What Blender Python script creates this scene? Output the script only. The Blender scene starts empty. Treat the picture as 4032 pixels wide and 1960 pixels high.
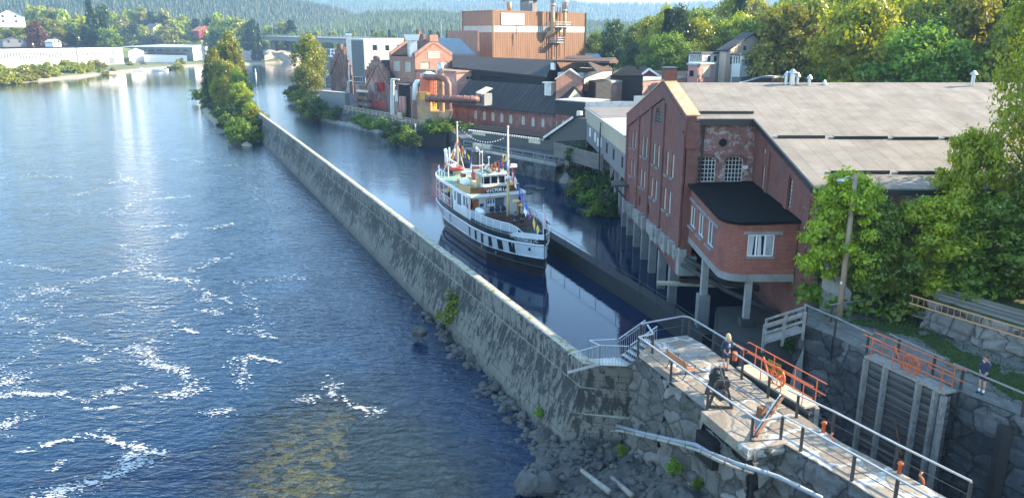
import bpy, bmesh, math, random
import numpy as np
from mathutils import Vector, Matrix, noise
SC=bpy.context.scene
COL=SC.collection
R=math.radians
# ---------------------------------------------------------------- camera
F=3028.0; PITCH=R(15.5); HC=20.0
cd=bpy.data.cameras.new('camera'); cam=bpy.data.objects.new('camera',cd); COL.objects.link(cam)
cam.location=(0,0,HC); cam.rotation_euler=(R(90)-PITCH,0,0)
cd.sensor_width=36; cd.lens=F/4032*36; cd.clip_end=30000; cd.clip_start=0.5
SC.camera=cam
# ---------------------------------------------------------------- sky and sun
SUN_EL=R(28.5); SUN_AZ=R(9)          # azimuth measured from +X towards +Y
w=bpy.data.worlds.new('World'); SC.world=w; w.use_nodes=True
nt=w.node_tree; bg=nt.nodes['Background']
sky=nt.nodes.new('ShaderNodeTexSky'); sky.sky_type='NISHITA'; sky.sun_disc=False
sky.sun_elevation=SUN_EL; sky.sun_rotation=R(90)-SUN_AZ
sky.air_density=1.0; sky.dust_density=0.4; sky.ozone_density=2.5
hsn=nt.nodes.new('ShaderNodeHueSaturation'); hsn.inputs['Saturation'].default_value=1.0; hsn.inputs['Hue'].default_value=.488; nt.links.new(sky.outputs[0],hsn.inputs['Color']); nt.links.new(hsn.outputs[0],bg.inputs[0]); bg.inputs[1].default_value=0.15
sd=bpy.data.lights.new('sun','SUN'); sd.energy=3.9; sd.angle=R(0.5); sd.color=(1.0,0.86,0.63)
so=bpy.data.objects.new('sun',sd); COL.objects.link(so)
SL=Vector((math.cos(SUN_EL)*math.cos(SUN_AZ),math.cos(SUN_EL)*math.sin(SUN_AZ),math.sin(SUN_EL)))
so.rotation_euler=SL.to_track_quat('Z','Y').to_euler(); so.location=(60,10,60)
SC.view_settings.view_transform='Standard'; SC.view_settings.look='None'
SC.view_settings.exposure=2.08; SC.view_settings.gamma=1
SC.cycles.max_bounces=6; SC.cycles.diffuse_bounces=2; SC.cycles.glossy_bounces=3
SC.cycles.transparent_max_bounces=10; SC.cycles.transmission_bounces=4; SC.cycles.volume_bounces=0
SC.cycles.sample_clamp_indirect=4; SC.cycles.caustics_reflective=False; SC.cycles.caustics_refractive=False
# ---------------------------------------------------------------- survey: sight lines of the photograph to places in the world
def ray(px,py):
    u=(px-2016)/F; v=-(py-980)/F
    return Vector((u, math.cos(PITCH)+v*math.sin(PITCH), -math.sin(PITCH)+v*math.cos(PITCH)))
def atZ(px,py,z):
    r=ray(px,py); t=(z-HC)/r[2]; return Vector((r[0]*t,r[1]*t,z))
def atY(px,py,y):
    r=ray(px,py); t=y/r[1]; return Vector((r[0]*t,y,HC+r[2]*t))
def atX(px,py,x):
    r=ray(px,py); t=x/r[0]; return Vector((x,r[1]*t,HC+r[2]*t))
# ---------------------------------------------------------------- tagging
def tag(o,label=None,cat=None,group=None,kind=None):
    if label: o['label']=label
    if cat: o['category']=cat
    if group: o['group']=group
    if kind: o['kind']=kind
    return o
def thing(name,label,cat,loc=(0,0,0),rz=0,group=None):
    o=bpy.data.objects.new(name,None); COL.objects.link(o); o.location=loc; o.rotation_euler=(0,0,rz)
    o.empty_display_size=.3
    return tag(o,label,cat,group)
def copy_tree(o,parent=None):
    c=o.copy(); COL.objects.link(c); c.parent=parent
    for ch in o.children: copy_tree(ch,c)
    return c
def dup(root,loc,rz=0,label=None,group=None,scale=None):
    c=copy_tree(root); c.location=loc; c.rotation_euler=(0,0,rz)
    if label: c['label']=label
    if group: c['group']=group
    if scale: c.scale=scale if hasattr(scale,'__len__') else (scale,)*3
    return c
# ---------------------------------------------------------------- mesh builder
class MB:
    def __init__(s): s.v=[]; s.f=[]; s.m=[]; s.T=None
    def add(s,pts,faces,m=0):
        b=len(s.v)
        if s.T is not None: pts=[s.T@Vector(p) for p in pts]
        s.v.extend([tuple(p) for p in pts])
        for f in faces: s.f.append([b+i for i in f]); s.m.append(m)
        return s
    def poly(s,pts,m=0): return s.add(pts,[list(range(len(pts)))],m)
    def box(s,c,d,rz=0,m=0):
        x,y,z=d[0]/2,d[1]/2,d[2]/2; ca,sa=math.cos(rz),math.sin(rz)
        P=[(c[0]+a*x*ca-b*y*sa,c[1]+a*x*sa+b*y*ca,c[2]+e*z) for e in(-1,1) for b in(-1,1) for a in(-1,1)]
        return s.add(P,[(0,2,3,1),(4,5,7,6),(0,1,5,4),(2,6,7,3),(0,4,6,2),(1,3,7,5)],m)
    def bb(s,x0,x1,y0,y1,z0,z1,m=0): return s.box(((x0+x1)/2,(y0+y1)/2,(z0+z1)/2),(abs(x1-x0),abs(y1-y0),abs(z1-z0)),0,m)
    def bar(s,p,q,w,h=None,m=0,up=(0,0,1)):
        p=Vector(p);q=Vector(q);h=h or w; d=(q-p)
        if d.length<1e-6: return s
        d.normalize(); u=Vector(up)
        if abs(d.dot(u))>.98: u=Vector((1,0,0))
        a=d.cross(u).normalized()*w/2; b=a.cross(d).normalized()*h/2
        P=[p-a-b,p+a-b,p+a+b,p-a+b,q-a-b,q+a-b,q+a+b,q-a+b]
        return s.add(P,[(0,1,2,3),(7,6,5,4),(0,4,5,1),(1,5,6,2),(2,6,7,3),(3,7,4,0)],m)
    def tube(s,pts,r,n=8,m=0,cap=True):
        pts=[Vector(p) for p in pts]; k=len(pts); rr=r if hasattr(r,'__len__') else [r]*k
        P=[];prev=None
        for i,p in enumerate(pts):
            d=(pts[min(i+1,k-1)]-pts[max(i-1,0)])
            if d.length<1e-9: d=Vector((0,0,1))
            d.normalize()
            if prev is None:
                u=Vector((0,0,1)) if abs(d.z)<.9 else Vector((1,0,0)); a=d.cross(u).normalized()
            else:
                a=prev-d*prev.dot(d)
                a=a.normalized() if a.length>1e-5 else d.orthogonal().normalized()
            prev=a; b=d.cross(a)
            for j in range(n):
                t=2*math.pi*j/n; P.append(p+(a*math.cos(t)+b*math.sin(t))*rr[i])
        fs=[(i*n+j,i*n+(j+1)%n,(i+1)*n+(j+1)%n,(i+1)*n+j) for i in range(k-1) for j in range(n)]
        if cap: fs+= [list(range(n))[::-1],[ (k-1)*n+j for j in range(n)]]
        return s.add(P,fs,m)
    def lathe(s,prof,c=(0,0,0),n=16,m=0):
        P=[(c[0]+r*math.cos(2*math.pi*j/n),c[1]+r*math.sin(2*math.pi*j/n),c[2]+z) for r,z in prof for j in range(n)]
        k=len(prof)
        fs=[(i*n+j,i*n+(j+1)%n,(i+1)*n+(j+1)%n,(i+1)*n+j) for i in range(k-1) for j in range(n)]
        fs+=[list(range(n))[::-1],[(k-1)*n+j for j in range(n)]]
        return s.add(P,fs,m)
    def prism(s,poly,z0,z1,m=0,mt=None):
        n=len(poly); A=sum(poly[i][0]*poly[(i+1)%n][1]-poly[(i+1)%n][0]*poly[i][1] for i in range(n))
        if A<0: poly=poly[::-1]
        f0=(lambda i:z0[i]) if hasattr(z0,'__len__') else (lambda i:z0)
        P=[(p[0],p[1],z0) for p in poly]+[(p[0],p[1],z1) for p in poly]
        s.add(P,[(i,(i+1)%n,n+(i+1)%n,n+i) for i in range(n)]+[list(range(n))[::-1]],m)
        s.add([(p[0],p[1],z1) for p in poly],[list(range(n))],m if mt is None else mt)
        return s
    def extr(s,pts,vec,m=0):
        n=len(pts); v=Vector(vec); P=[Vector(p) for p in pts]; P+= [p+v for p in P]
        return s.add(P,[(i,(i+1)%n,n+(i+1)%n,n+i) for i in range(n)]+[list(range(n))[::-1],list(range(n,2*n))],m)
    def ball(s,c,r,n=8,k=6,m=0):
        r=r if hasattr(r,'__len__') else (r,r,r); P=[(c[0],c[1],c[2]-r[2])]
        for i in range(1,k):
            a=math.pi*i/k
            for j in range(n):
                t=2*math.pi*j/n; P.append((c[0]+r[0]*math.sin(a)*math.cos(t),c[1]+r[1]*math.sin(a)*math.sin(t),c[2]-r[2]*math.cos(a)))
        P.append((c[0],c[1],c[2]+r[2])); L=len(P)-1
        fs=[(0,1+(j+1)%n,1+j) for j in range(n)]+[(1+(i)*n+j,1+i*n+(j+1)%n,1+(i+1)*n+(j+1)%n,1+(i+1)*n+j) for i in range(k-2) for j in range(n)]
        fs+=[(1+(k-2)*n+j,1+(k-2)*n+(j+1)%n,L) for j in range(n)]
        return s.add(P,fs,m)
    def build(s,name,mats,parent=None,world=True,smooth=False,fix=True):
        me=bpy.data.meshes.new(name)
        if not isinstance(mats,(list,tuple)): mats=[mats]
        V=s.v; 
        if parent is not None and world:
            rt=parent
            while rt.parent: rt=rt.parent
            if rt.rotation_euler[2]==0 and rt.rotation_euler[0]==0:
                o=rt.location; V=[(a-o[0],b-o[1],c-o[2]) for a,b,c in V]
        me.from_pydata(V,[],s.f)
        for mt in mats: me.materials.append(mt)
        if len(mats)>1: me.polygons.foreach_set('material_index',s.m)
        if fix:
            bm=bmesh.new(); bm.from_mesh(me); bmesh.ops.recalc_face_normals(bm,faces=bm.faces); bm.to_mesh(me); bm.free()
        if smooth: me.polygons.foreach_set('use_smooth',[True]*len(me.polygons))
        me.update()
        ob=bpy.data.objects.new(name,me); COL.objects.link(ob)
        if parent is not None: ob.parent=parent
        return ob
def npmesh(name,V,Fq,mats,parent=None,n=4,smooth=False,attr=None,col=None):
    """fast mesh of n-gons from numpy arrays"""
    me=bpy.data.meshes.new(name); V=np.asarray(V,dtype=np.float32); Fq=np.asarray(Fq,dtype=np.int32)
    me.vertices.add(len(V)); me.vertices.foreach_set('co',V.ravel())
    me.loops.add(Fq.size); me.loops.foreach_set('vertex_index',Fq.ravel())
    me.polygons.add(len(Fq)); me.polygons.foreach_set('loop_start',np.arange(0,Fq.size,n,dtype=np.int32))
    me.polygons.foreach_set('loop_total',np.full(len(Fq),n,dtype=np.int32))
    if smooth: me.polygons.foreach_set('use_smooth',np.ones(len(Fq),dtype=bool))
    if not isinstance(mats,(list,tuple)): mats=[mats]
    for m in mats: me.materials.append(m)
    me.update(calc_edges=True); me.validate()
    if col is False: return me
    ob=bpy.data.objects.new(name,me); COL.objects.link(ob)
    if parent is not None: ob.parent=parent
    return ob
# ---------------------------------------------------------------- materials
def lin(c): return tuple(list(c)[:3])+(1,)
class NT:
    def __init__(s,name):
        s.mat=bpy.data.materials.new(name); s.mat.use_nodes=True; s.t=s.mat.node_tree
        s.b=s.t.nodes['Principled BSDF']; s.out=s.t.nodes['Material Output']
    def n(s,typ,**k):
        nd=s.t.nodes.new('ShaderNode'+typ)
        for a,b in k.items(): setattr(nd,a,b)
        return nd
    def l(s,a,b): s.t.links.new(a,b)
    def set(s,nd,i,val):
        if hasattr(val,'is_output') or isinstance(val,bpy.types.NodeSocket): s.l(val,nd.inputs[i])
        else: nd.inputs[i].default_value=val
    def math(s,op,a,b=None,c=None):
        nd=s.n('Math',operation=op); s.set(nd,0,a)
        if b is not None: s.set(nd,1,b)
        if c is not None: s.set(nd,2,c)
        return nd.outputs[0]
    def vm(s,op,a,b=None,out=0):
        nd=s.n('VectorMath',operation=op); s.set(nd,0,a)
        if b is not None: s.set(nd,1,b)
        return nd.outputs[out]
    def mix(s,f,a,b,mode='MIX'):
        nd=s.n('MixRGB',blend_type=mode); s.set(nd,0,f)
        s.set(nd,1,lin(a) if isinstance(a,(tuple,list)) else a); s.set(nd,2,lin(b) if isinstance(b,(tuple,list)) else b)
        return nd.outputs[0]
    def noise(s,vec,scale,detail=4,rough=.6,dist=0,col=False):
        nd=s.n('TexNoise'); s.l(vec,nd.inputs['Vector']); nd.inputs['Scale'].default_value=scale
        nd.inputs['Detail'].default_value=detail; nd.inputs['Roughness'].default_value=rough; nd.inputs['Distortion'].default_value=dist
        return nd.outputs[1 if col else 0]
    def ramp(s,f,lo,hi):
        nd=s.n('MapRange'); s.set(nd,0,f); nd.inputs[1].default_value=lo; nd.inputs[2].default_value=hi; return nd.outputs[0]
    def pos(s): return s.n('NewGeometry').outputs['Position']
    def obj(s): return s.n('TexCoord').outputs['Object']
    def wuv(s):
        g=s.n('NewGeometry'); P=g.outputs['Position']; N=g.outputs['True Normal']
        T=s.vm('NORMALIZE',s.vm('CROSS_PRODUCT',(0.0003,0.0002,1.0),N)); B=s.vm('CROSS_PRODUCT',N,T)
        u=s.vm('DOT_PRODUCT',P,T,1); v=s.vm('DOT_PRODUCT',P,B,1)
        c=s.n('CombineXYZ'); s.l(u,c.inputs[0]); s.l(v,c.inputs[1]); return c.outputs[0]
    def scale(s,vec,sc): return s.vm('MULTIPLY',vec,sc)
    def bump(s,h,strength=.4,dist=.02):
        nd=s.n('Bump'); s.set(nd,0,strength); nd.inputs[1].default_value=dist; s.l(h,nd.inputs['Height']); s.l(nd.outputs[0],s.b.inputs['Normal'])
        return nd.outputs[0]
    def base(s,c): s.set(s.b,'Base Color',lin(c) if isinstance(c,(tuple,list)) else c)
    def rough(s,r): s.set(s.b,'Roughness',r)
def plain(name,c,rough=.6,var=.12,sc=4,metal=0,bump=.15,bd=.01,coords='pos',dirt=None,dsc=.8):
    m=NT(name); P=m.pos() if coords=='pos' else m.obj()
    n1=m.noise(P,sc,5,.65); n2=m.noise(P,sc*7,3,.6)
    f=m.math('ADD',m.math('MULTIPLY',n1,.65),m.math('MULTIPLY',n2,.35))
    f=m.ramp(f,.35,.65)
    col=m.mix(f,tuple(x*(1-var) for x in c),tuple(min(1,x*(1+var)) for x in c))
    if dirt:
        d=m.ramp(m.noise(P,dsc,7,.72,.6),.48,.66); col=m.mix(m.math('MULTIPLY',d,.75),col,dirt)
    m.base(col); m.rough(rough); m.b.inputs['Metallic'].default_value=metal
    if bump: m.bump(n2,bump,bd)
    return m.mat
def brick(name,c1,c2,mortar,stain=None,bw=.24,bh=.078,white=0.0,rough=.9):
    m=NT(name); uv=m.wuv(); P=m.pos()
    b=m.n('TexBrick'); m.l(uv,b.inputs['Vector']); b.inputs['Color1'].default_value=lin(c1); b.inputs['Color2'].default_value=lin(c2)
    b.inputs['Mortar'].default_value=lin(mortar); b.inputs['Scale'].default_value=1; b.inputs['Mortar Size'].default_value=.011
    b.inputs['Brick Width'].default_value=bw; b.inputs['Row Height'].default_value=bh; b.inputs['Mortar Smooth'].default_value=.3; b.inputs['Bias'].default_value=-.1
    n=m.ramp(m.noise(P,.9,6,.7,.4),.36,.66)
    col=m.mix(m.math('MULTIPLY',n,.55),b.outputs[0],tuple(x*.45 for x in c1))
    n3=m.ramp(m.noise(P,4,5,.7),.5,.72); col=m.mix(m.math('MULTIPLY',n3,.35),col,tuple(min(1,x*1.6+.05) for x in c2))
    if stain:
        s1=m.ramp(m.noise(m.scale(P,(1,1,.35)),.55,6,.72,.8),.5,.64); col=m.mix(m.math('MULTIPLY',s1,.7),col,stain)
    if white: 
        s2=m.ramp(m.noise(P,1.6,7,.75,.5),.5,.6); col=m.mix(m.math('MULTIPLY',s2,white),col,(.5,.47,.46))
    m.base(col); m.rough(rough); m.bump(m.math('ADD',m.math('MULTIPLY',b.outputs[1],-.7),m.math('MULTIPLY',m.noise(P,14,3),.6)),.5,.015)
    return m.mat
def corrug(name,c,c2,pitch=.3,rough=.55,metal=.2,streak=.5,horiz=False,band=None):
    m=NT(name); uv=m.wuv(); P=m.pos()
    sp=m.n('SeparateXYZ'); m.l(uv,sp.inputs[0])
    u=sp.outputs[1 if horiz else 0]
    wv=m.math('SINE',m.math('MULTIPLY',u,2*math.pi/pitch))
    cb=m.n('CombineXYZ'); m.l(m.math('MULTIPLY',sp.outputs[0],(1.3 if not horiz else .15)),cb.inputs[0]); m.l(m.math('MULTIPLY',sp.outputs[1],(.09 if not horiz else 1.3)),cb.inputs[1])
    st=m.ramp(m.noise(cb.outputs[0],1.2,6,.7),.4,.66)
    big=m.ramp(m.noise(P,.25,5,.7),.4,.6)
    col=m.mix(m.math('MULTIPLY',st,streak),c,c2); col=m.mix(m.math('MULTIPLY',big,.3),col,tuple(x*.7 for x in c))
    groove=m.ramp(wv,.55,1.0); col=m.mix(m.math('MULTIPLY',groove,.35),col,tuple(x*.35 for x in c))
    m.base(col); m.rough(rough); m.b.inputs['Metallic'].default_value=metal
    m.bump(wv,.6,.04)
    return m.mat
BR_RED=brick('brick_red',(.225,.048,.028),(.15,.032,.02),(.24,.19,.17),stain=(.10,.075,.07))
BR_ANNEX=brick('brick_annex',(.27,.058,.034),(.20,.042,.026),(.36,.24,.19))
BR_WHITE=brick('brick_whitewashed',(.25,.06,.04),(.17,.042,.028),(.4,.34,.3),white=.75)
BR_OLD=brick('brick_old',(.23,.085,.055),(.17,.06,.042),(.33,.27,.24),stain=(.42,.33,.29),bw=.3,bh=.1)
BR_MILL=brick('brick_mill',(.24,.055,.036),(.17,.04,.028),(.33,.25,.22),stain=(.30,.22,.20),bw=.3,bh=.1)
BR_HOUSE=brick('brick_house',(.40,.175,.115),(.33,.14,.09),(.45,.36,.3),bw=.3,bh=.1)
def concrete_dam():
    m=NT('dam_concrete'); P=m.pos(); uv=m.wuv()
    sp=m.n('SeparateXYZ'); m.l(uv,sp.inputs[0]); spp=m.n('SeparateXYZ'); m.l(P,spp.inputs[0])
    base=m.mix(m.noise(P,.8,6,.65),(.11,.105,.09),(.24,.225,.185))
    # board marks
    cb=m.n('CombineXYZ'); m.l(m.math('MULTIPLY',sp.outputs[0],.5),cb.inputs[0]); m.l(m.math('MULTIPLY',sp.outputs[1],4.),cb.inputs[1])
    brd=m.noise(cb.outputs[0],1.6,3,.6); base=m.mix(m.math('MULTIPLY',m.ramp(brd,.45,.62),.3),base,(.14,.14,.14))
    bj=m.n('TexBrick'); m.l(uv,bj.inputs['Vector']); bj.inputs['Color1'].default_value=(1,1,1,1); bj.inputs['Color2'].default_value=(.8,.8,.8,1); bj.inputs['Mortar'].default_value=(.22,.22,.22,1); bj.inputs['Scale'].default_value=1; bj.inputs['Brick Width'].default_value=5.5; bj.inputs['Row Height'].default_value=.92; bj.inputs['Mortar Size'].default_value=.03; bj.inputs['Mortar Smooth'].default_value=.8
    base=m.mix(.8,base,bj.outputs[0],'MULTIPLY')
    # black lichen, dripping
    cb2=m.n('CombineXYZ'); m.l(m.math('MULTIPLY',sp.outputs[0],1.5),cb2.inputs[0]); m.l(m.math('MULTIPLY',sp.outputs[1],.55),cb2.inputs[1])
    bl=m.noise(cb2.outputs[0],1.7,12,.76,.6)
    hm=m.math('SUBTRACT',.05,m.math('MULTIPLY',m.math('ABSOLUTE',m.math('SUBTRACT',spp.outputs[2],2.7)),.045))
    blk=m.ramp(m.math('ADD',m.math('ADD',bl,m.math('MULTIPLY',m.math('SUBTRACT',m.noise(P,.35,4,.6),.5),.35)),hm),.475,.535); col=m.mix(m.math('MULTIPLY',blk,.88),base,(.018,.019,.02))
    cb3=m.n('CombineXYZ'); m.l(m.math('MULTIPLY',sp.outputs[0],1.),cb3.inputs[0]); m.l(m.math('MULTIPLY',sp.outputs[1],.3),cb3.inputs[1]); cb3.inputs[2].default_value=7
    wh=m.ramp(m.noise(cb3.outputs[0],2.2,8,.7,.5),.655,.70); col=m.mix(m.math('MULTIPLY',wh,.8),col,(.55,.54,.50))
    # damp foot
    ft=m.ramp(spp.outputs[2],.7,.15); col=m.mix(m.math('MULTIPLY',ft,.6),col,(.06,.06,.055))
    ny=m.n('SeparateXYZ'); g=m.n('NewGeometry'); m.l(g.outputs['True Normal'],ny.inputs[0]); top=m.ramp(ny.outputs[2],.8,.95)
    moss=m.ramp(m.noise(P,2.2,6,.7),.5,.6); tc=m.mix(moss,(.42,.38,.31),(.22,.19,.05)); col=m.mix(top,col,tc)
    m.base(col); m.rough(.92); m.bump(m.math('ADD',m.noise(P,9,6,.7),m.math('MULTIPLY',brd,.8)),.6,.04)
    return m.mat
M_DAM=concrete_dam()
def stone(name,c,c2,moss=0.0,sc=1.6,lines=0.0):
    m=NT(name); P=m.pos()
    n=m.noise(P,sc,8,.7,.3); col=m.mix(m.ramp(n,.36,.64),c,c2)
    if lines:
        uv=m.wuv(); wp=m.vm('ADD',m.scale(P,(1,1,1.3)),m.scale(m.noise(P,1.1,3,.6,0,True),(.6,.6,.5)))
        vd=m.n('TexVoronoi',feature='DISTANCE_TO_EDGE'); m.l(wp,vd.inputs['Vector']); vd.inputs['Scale'].default_value=lines; vd.inputs['Randomness'].default_value=.8
        vc=m.n('TexVoronoi',feature='F1'); m.l(wp,vc.inputs['Vector']); vc.inputs['Scale'].default_value=lines; vc.inputs['Randomness'].default_value=.8
        sx=m.n('SeparateXYZ'); m.l(vc.outputs['Color'],sx.inputs[0]); col=m.mix(m.math('MULTIPLY',m.ramp(sx.outputs[0],.2,.9),.65),col,tuple(x*1.9 for x in c2)); col=m.mix(m.math('MULTIPLY',m.ramp(sx.outputs[1],.55,1.),.6),col,tuple(x*.45 for x in c))
        col=m.mix(m.math('MULTIPLY',m.ramp(vd.outputs['Distance'],.06,.0),.8),col,tuple(x*.3 for x in c))
    n2=m.ramp(m.noise(P,sc*6,5,.7),.45,.7); col=m.mix(m.math('MULTIPLY',n2,.35),col,tuple(x*.5 for x in c))
    n3=m.ramp(m.noise(P,sc*.5,6,.75,.6),.53,.66); col=m.mix(m.math('MULTIPLY',n3,.5),col,tuple(x*.28 for x in c))
    if moss:
        n4=m.ramp(m.noise(P,1.1,7,.75),.58,.66); col=m.mix(m.math('MULTIPLY',n4,moss),col,(.035,.055,.012))
    m.base(col); m.rough(.95); m.b.inputs['Specular IOR Level'].default_value=.2; m.bump(m.noise(P,sc*9,6,.7),.7,.05); return m.mat
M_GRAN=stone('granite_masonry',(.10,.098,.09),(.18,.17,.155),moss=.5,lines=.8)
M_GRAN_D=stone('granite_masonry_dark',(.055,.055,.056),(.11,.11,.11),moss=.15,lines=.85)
M_ROCK=stone('boulder_rock',(.07,.07,.068),(.145,.14,.13),moss=.25,sc=1.2)
M_ROCK_D=stone('wet_rock',(.06,.06,.06),(.12,.12,.115),moss=.3)
def rubble_paving():
    m=NT('rubble_paving'); P=m.pos(); wp=m.vm('ADD',P,m.scale(m.noise(P,1.3,3,.6,0,True),(.9,.9,0)))
    v=m.n('TexVoronoi',feature='DISTANCE_TO_EDGE'); m.l(wp,v.inputs['Vector']); v.inputs['Scale'].default_value=.85
    vc=m.n('TexVoronoi',feature='F1'); m.l(wp,vc.inputs['Vector']); vc.inputs['Scale'].default_value=.85
    jn=m.ramp(v.outputs['Distance'],.085,.04)
    spc=m.n('SeparateXYZ'); m.l(vc.outputs['Color'],spc.inputs[0])
    st=m.mix(spc.outputs[0],(.21,.17,.13),(.36,.30,.235)); st=m.mix(m.math('MULTIPLY',m.ramp(m.noise(P,7,6,.72),.42,.65),.6),st,(.17,.145,.12))
    patch=m.ramp(m.noise(P,.45,4,.6),.47,.55)
    mor=m.mix(patch,(.22,.20,.17),(.50,.48,.44)); mor=m.mix(m.math('MULTIPLY',m.ramp(m.noise(P,5,5,.7),.5,.65),.4),mor,(.3,.28,.24))
    col=m.mix(jn,st,mor); m.base(col); m.rough(.92)
    m.bump(m.math('ADD',m.math('MULTIPLY',m.ramp(v.outputs['Distance'],0,.12),1.),m.noise(P,8,6,.7)),.7,.06); return m.mat
M_PAVE=rubble_paving()
def felt(name,c,seam=.92,cr=(1.0,7.5),dirt=.25,rough=.9,dx=.35):
    m=NT(name); uv=m.wuv(); P=m.pos()
    sw=m.n('SeparateXYZ'); m.l(uv,sw.inputs[0]); cb=m.n('CombineXYZ'); m.l(sw.outputs[1],cb.inputs[0]); m.l(sw.outputs[0],cb.inputs[1])
    b=m.n('TexBrick'); m.l(cb.outputs[0],b.inputs['Vector']); b.inputs['Color1'].default_value=(1,1,1,1); b.inputs['Color2'].default_value=(.86,.86,.86,1)
    b.inputs['Mortar'].default_value=(.5,.5,.5,1); b.inputs['Scale'].default_value=1; b.inputs['Mortar Size'].default_value=.02; b.inputs['Mortar Smooth'].default_value=.6
    b.inputs['Brick Width'].default_value=cr[1]; b.inputs['Row Height'].default_value=cr[0]
    n=m.ramp(m.noise(P,.5,6,.7,.4),.35,.68); col=m.mix(n,tuple(x*(1-dirt) for x in c),c)
    n2=m.ramp(m.noise(P,14,3,.7),.55,.8); col=m.mix(m.math('MULTIPLY',n2,.25),col,tuple(min(1,x*1.25) for x in c))
    col=m.mix(seam,col,b.outputs[0],'MULTIPLY'); m.base(col); m.rough(rough); m.b.inputs['Specular IOR Level'].default_value=.15; m.bump(m.math('ADD',b.outputs[1],m.noise(P,20,3)),.3,.02); return m.mat
M_ROOF=felt('grey_roofing_felt',(.33,.285,.235),dirt=.34); M_ROOFB=felt('black_roofing_felt',(.009,.0095,.011),dirt=.5,rough=.95)
M_ROOFK=corrug('streaked_black_roof',(.016,.016,.019),(.10,.085,.075),1.1,rough=.9,metal=0,streak=.55)
M_ROOFR=felt('rusty_roofing',(.16,.105,.08),dirt=.5,cr=(2.2,9)); M_ROOFL=felt('pale_roofing_felt',(.50,.50,.49),cr=(1.6,9))
M_ROOFBR=felt('brown_roofing_felt',(.36,.24,.17),cr=(3,12),seam=.4); M_ROOFBL=corrug('blue_grey_roof_sheet',(.22,.28,.33),(.15,.19,.23),.5,streak=.3)
M_CREAM=plain('cream_paint',(.66,.58,.42),.7,dirt=(.4,.33,.23))
M_PINK=plain('pink_plaster',(.48,.24,.185),.85,dirt=(.66,.5,.42),dsc=.5)
M_BROWNC=corrug('brown_corrugated_wall',(.29,.135,.062),(.15,.065,.03),.9,streak=.85,metal=.0)
M_BROWNC2=corrug('brown_corrugated_wall_clean',(.29,.14,.08),(.36,.17,.10),.6,streak=.4,metal=.0)
M_BANDC=corrug('grey_wall_band',(.52,.48,.42),(.30,.27,.24),.8,streak=.6,metal=0)
M_GREYC=corrug('grey_corrugated_wall',(.46,.45,.43),(.30,.29,.28),.5,streak=.5,metal=0)
M_GREYD=corrug('slate_corrugated_wall',(.12,.135,.15),(.07,.08,.09),.5,streak=.4,metal=0)
M_YELC=corrug('ochre_corrugated_wall',(.50,.45,.33),(.33,.28,.2),.35,streak=.5,metal=0)
M_SHEDG=corrug('grey_board_wall',(.085,.088,.088),(.06,.06,.062),.25,streak=.4,metal=0)
M_BOARDS=corrug('black_board_wall',(.018,.018,.02),(.05,.048,.045),.22,streak=.7,metal=0,horiz=True,rough=.8)
M_WBRD=corrug('weathered_grey_boards',(.23,.215,.195),(.12,.11,.10),.3,streak=.7,metal=0,horiz=True,rough=.85)
M_WHITEC=corrug('white_cladding',(.80,.79,.76),(.70,.69,.66),1.2,streak=.2,metal=0)
M_CONC=plain('plain_concrete',(.24,.23,.22),.9,dirt=(.14,.14,.135),sc=1.5,bd=.03)
M_CONC_L=plain('pale_concrete',(.30,.29,.27),.9,dirt=(.2,.2,.19),sc=1.5)
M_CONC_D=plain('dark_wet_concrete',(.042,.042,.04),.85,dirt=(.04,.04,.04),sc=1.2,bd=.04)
M_WHITE=plain('white_paint',(.80,.80,.79),.4,var=.04); M_WHITED=plain('weathered_white_paint',(.68,.66,.61),.7,var=.1,dirt=(.45,.42,.37))
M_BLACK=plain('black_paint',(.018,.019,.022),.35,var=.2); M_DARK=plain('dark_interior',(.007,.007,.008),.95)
M_ALU=plain('galvanised_rail',(.48,.48,.48),.35,metal=.6,var=.06); M_STEEL=plain('black_steel',(.06,.056,.052),.5,metal=.3)
M_RUST=plain('rusty_metal',(.22,.10,.05),.8,dirt=(.1,.05,.03)); M_ORANGE=plain('orange_paint',(.62,.13,.035),.5,var=.08,dirt=(.4,.1,.04),dsc=3)
M_GLASS=plain('dark_window_glass',(.02,.025,.03),.08,var=.1,bump=0); M_GLASSP=plain('pale_window_pane',(.42,.40,.33),.3,var=.3,sc=2.5,bump=0)
M_GREYP=plain('grey_paint',(.17,.175,.18),.6); M_SLATE=plain('slate_grey_render',(.17,.18,.19),.85)
M_ZINC=plain('zinc_duct',(.55,.57,.58),.4,metal=.7,var=.15,sc=2); M_WOODG=plain('grey_weathered_wood',(.30,.275,.24),.85,var=.25,sc=5,dirt=(.14,.125,.11),dsc=2)
M_GATEW=corrug('lock_gate_timber',(.085,.082,.078),(.19,.18,.165),.34,streak=.8,metal=0,horiz=True,rough=.85)
M_WOODL=plain('pale_plank',(.48,.41,.29),.8,var=.2,sc=4); M_WOODB=plain('varnished_brown_wood',(.17,.065,.025),.35,var=.3,sc=9)
M_WOODY=plain('light_varnished_wood',(.50,.32,.13),.45,var=.15,sc=6); M_POLE=plain('timber_pole',(.30,.22,.15),.85,var=.25,sc=6)
M_TARMAC=plain('yard_asphalt',(.085,.085,.088),.9,sc=2); M_BARK=plain('tree_bark',(.11,.09,.07),.95,var=.3,sc=5,coords='obj'); M_BIRCH=plain('birch_bark',(.50,.48,.43),.8,var=.3,sc=5,dirt=(.08,.07,.06),dsc=3,coords='obj')
M_RED=plain('red_paint',(.48,.035,.03),.45); M_BLUE=plain('navy_cloth',(.025,.035,.075),.85,var=.2,sc=12); M_YEL=plain('yellow_paint',(.72,.50,.04),.5)
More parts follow.
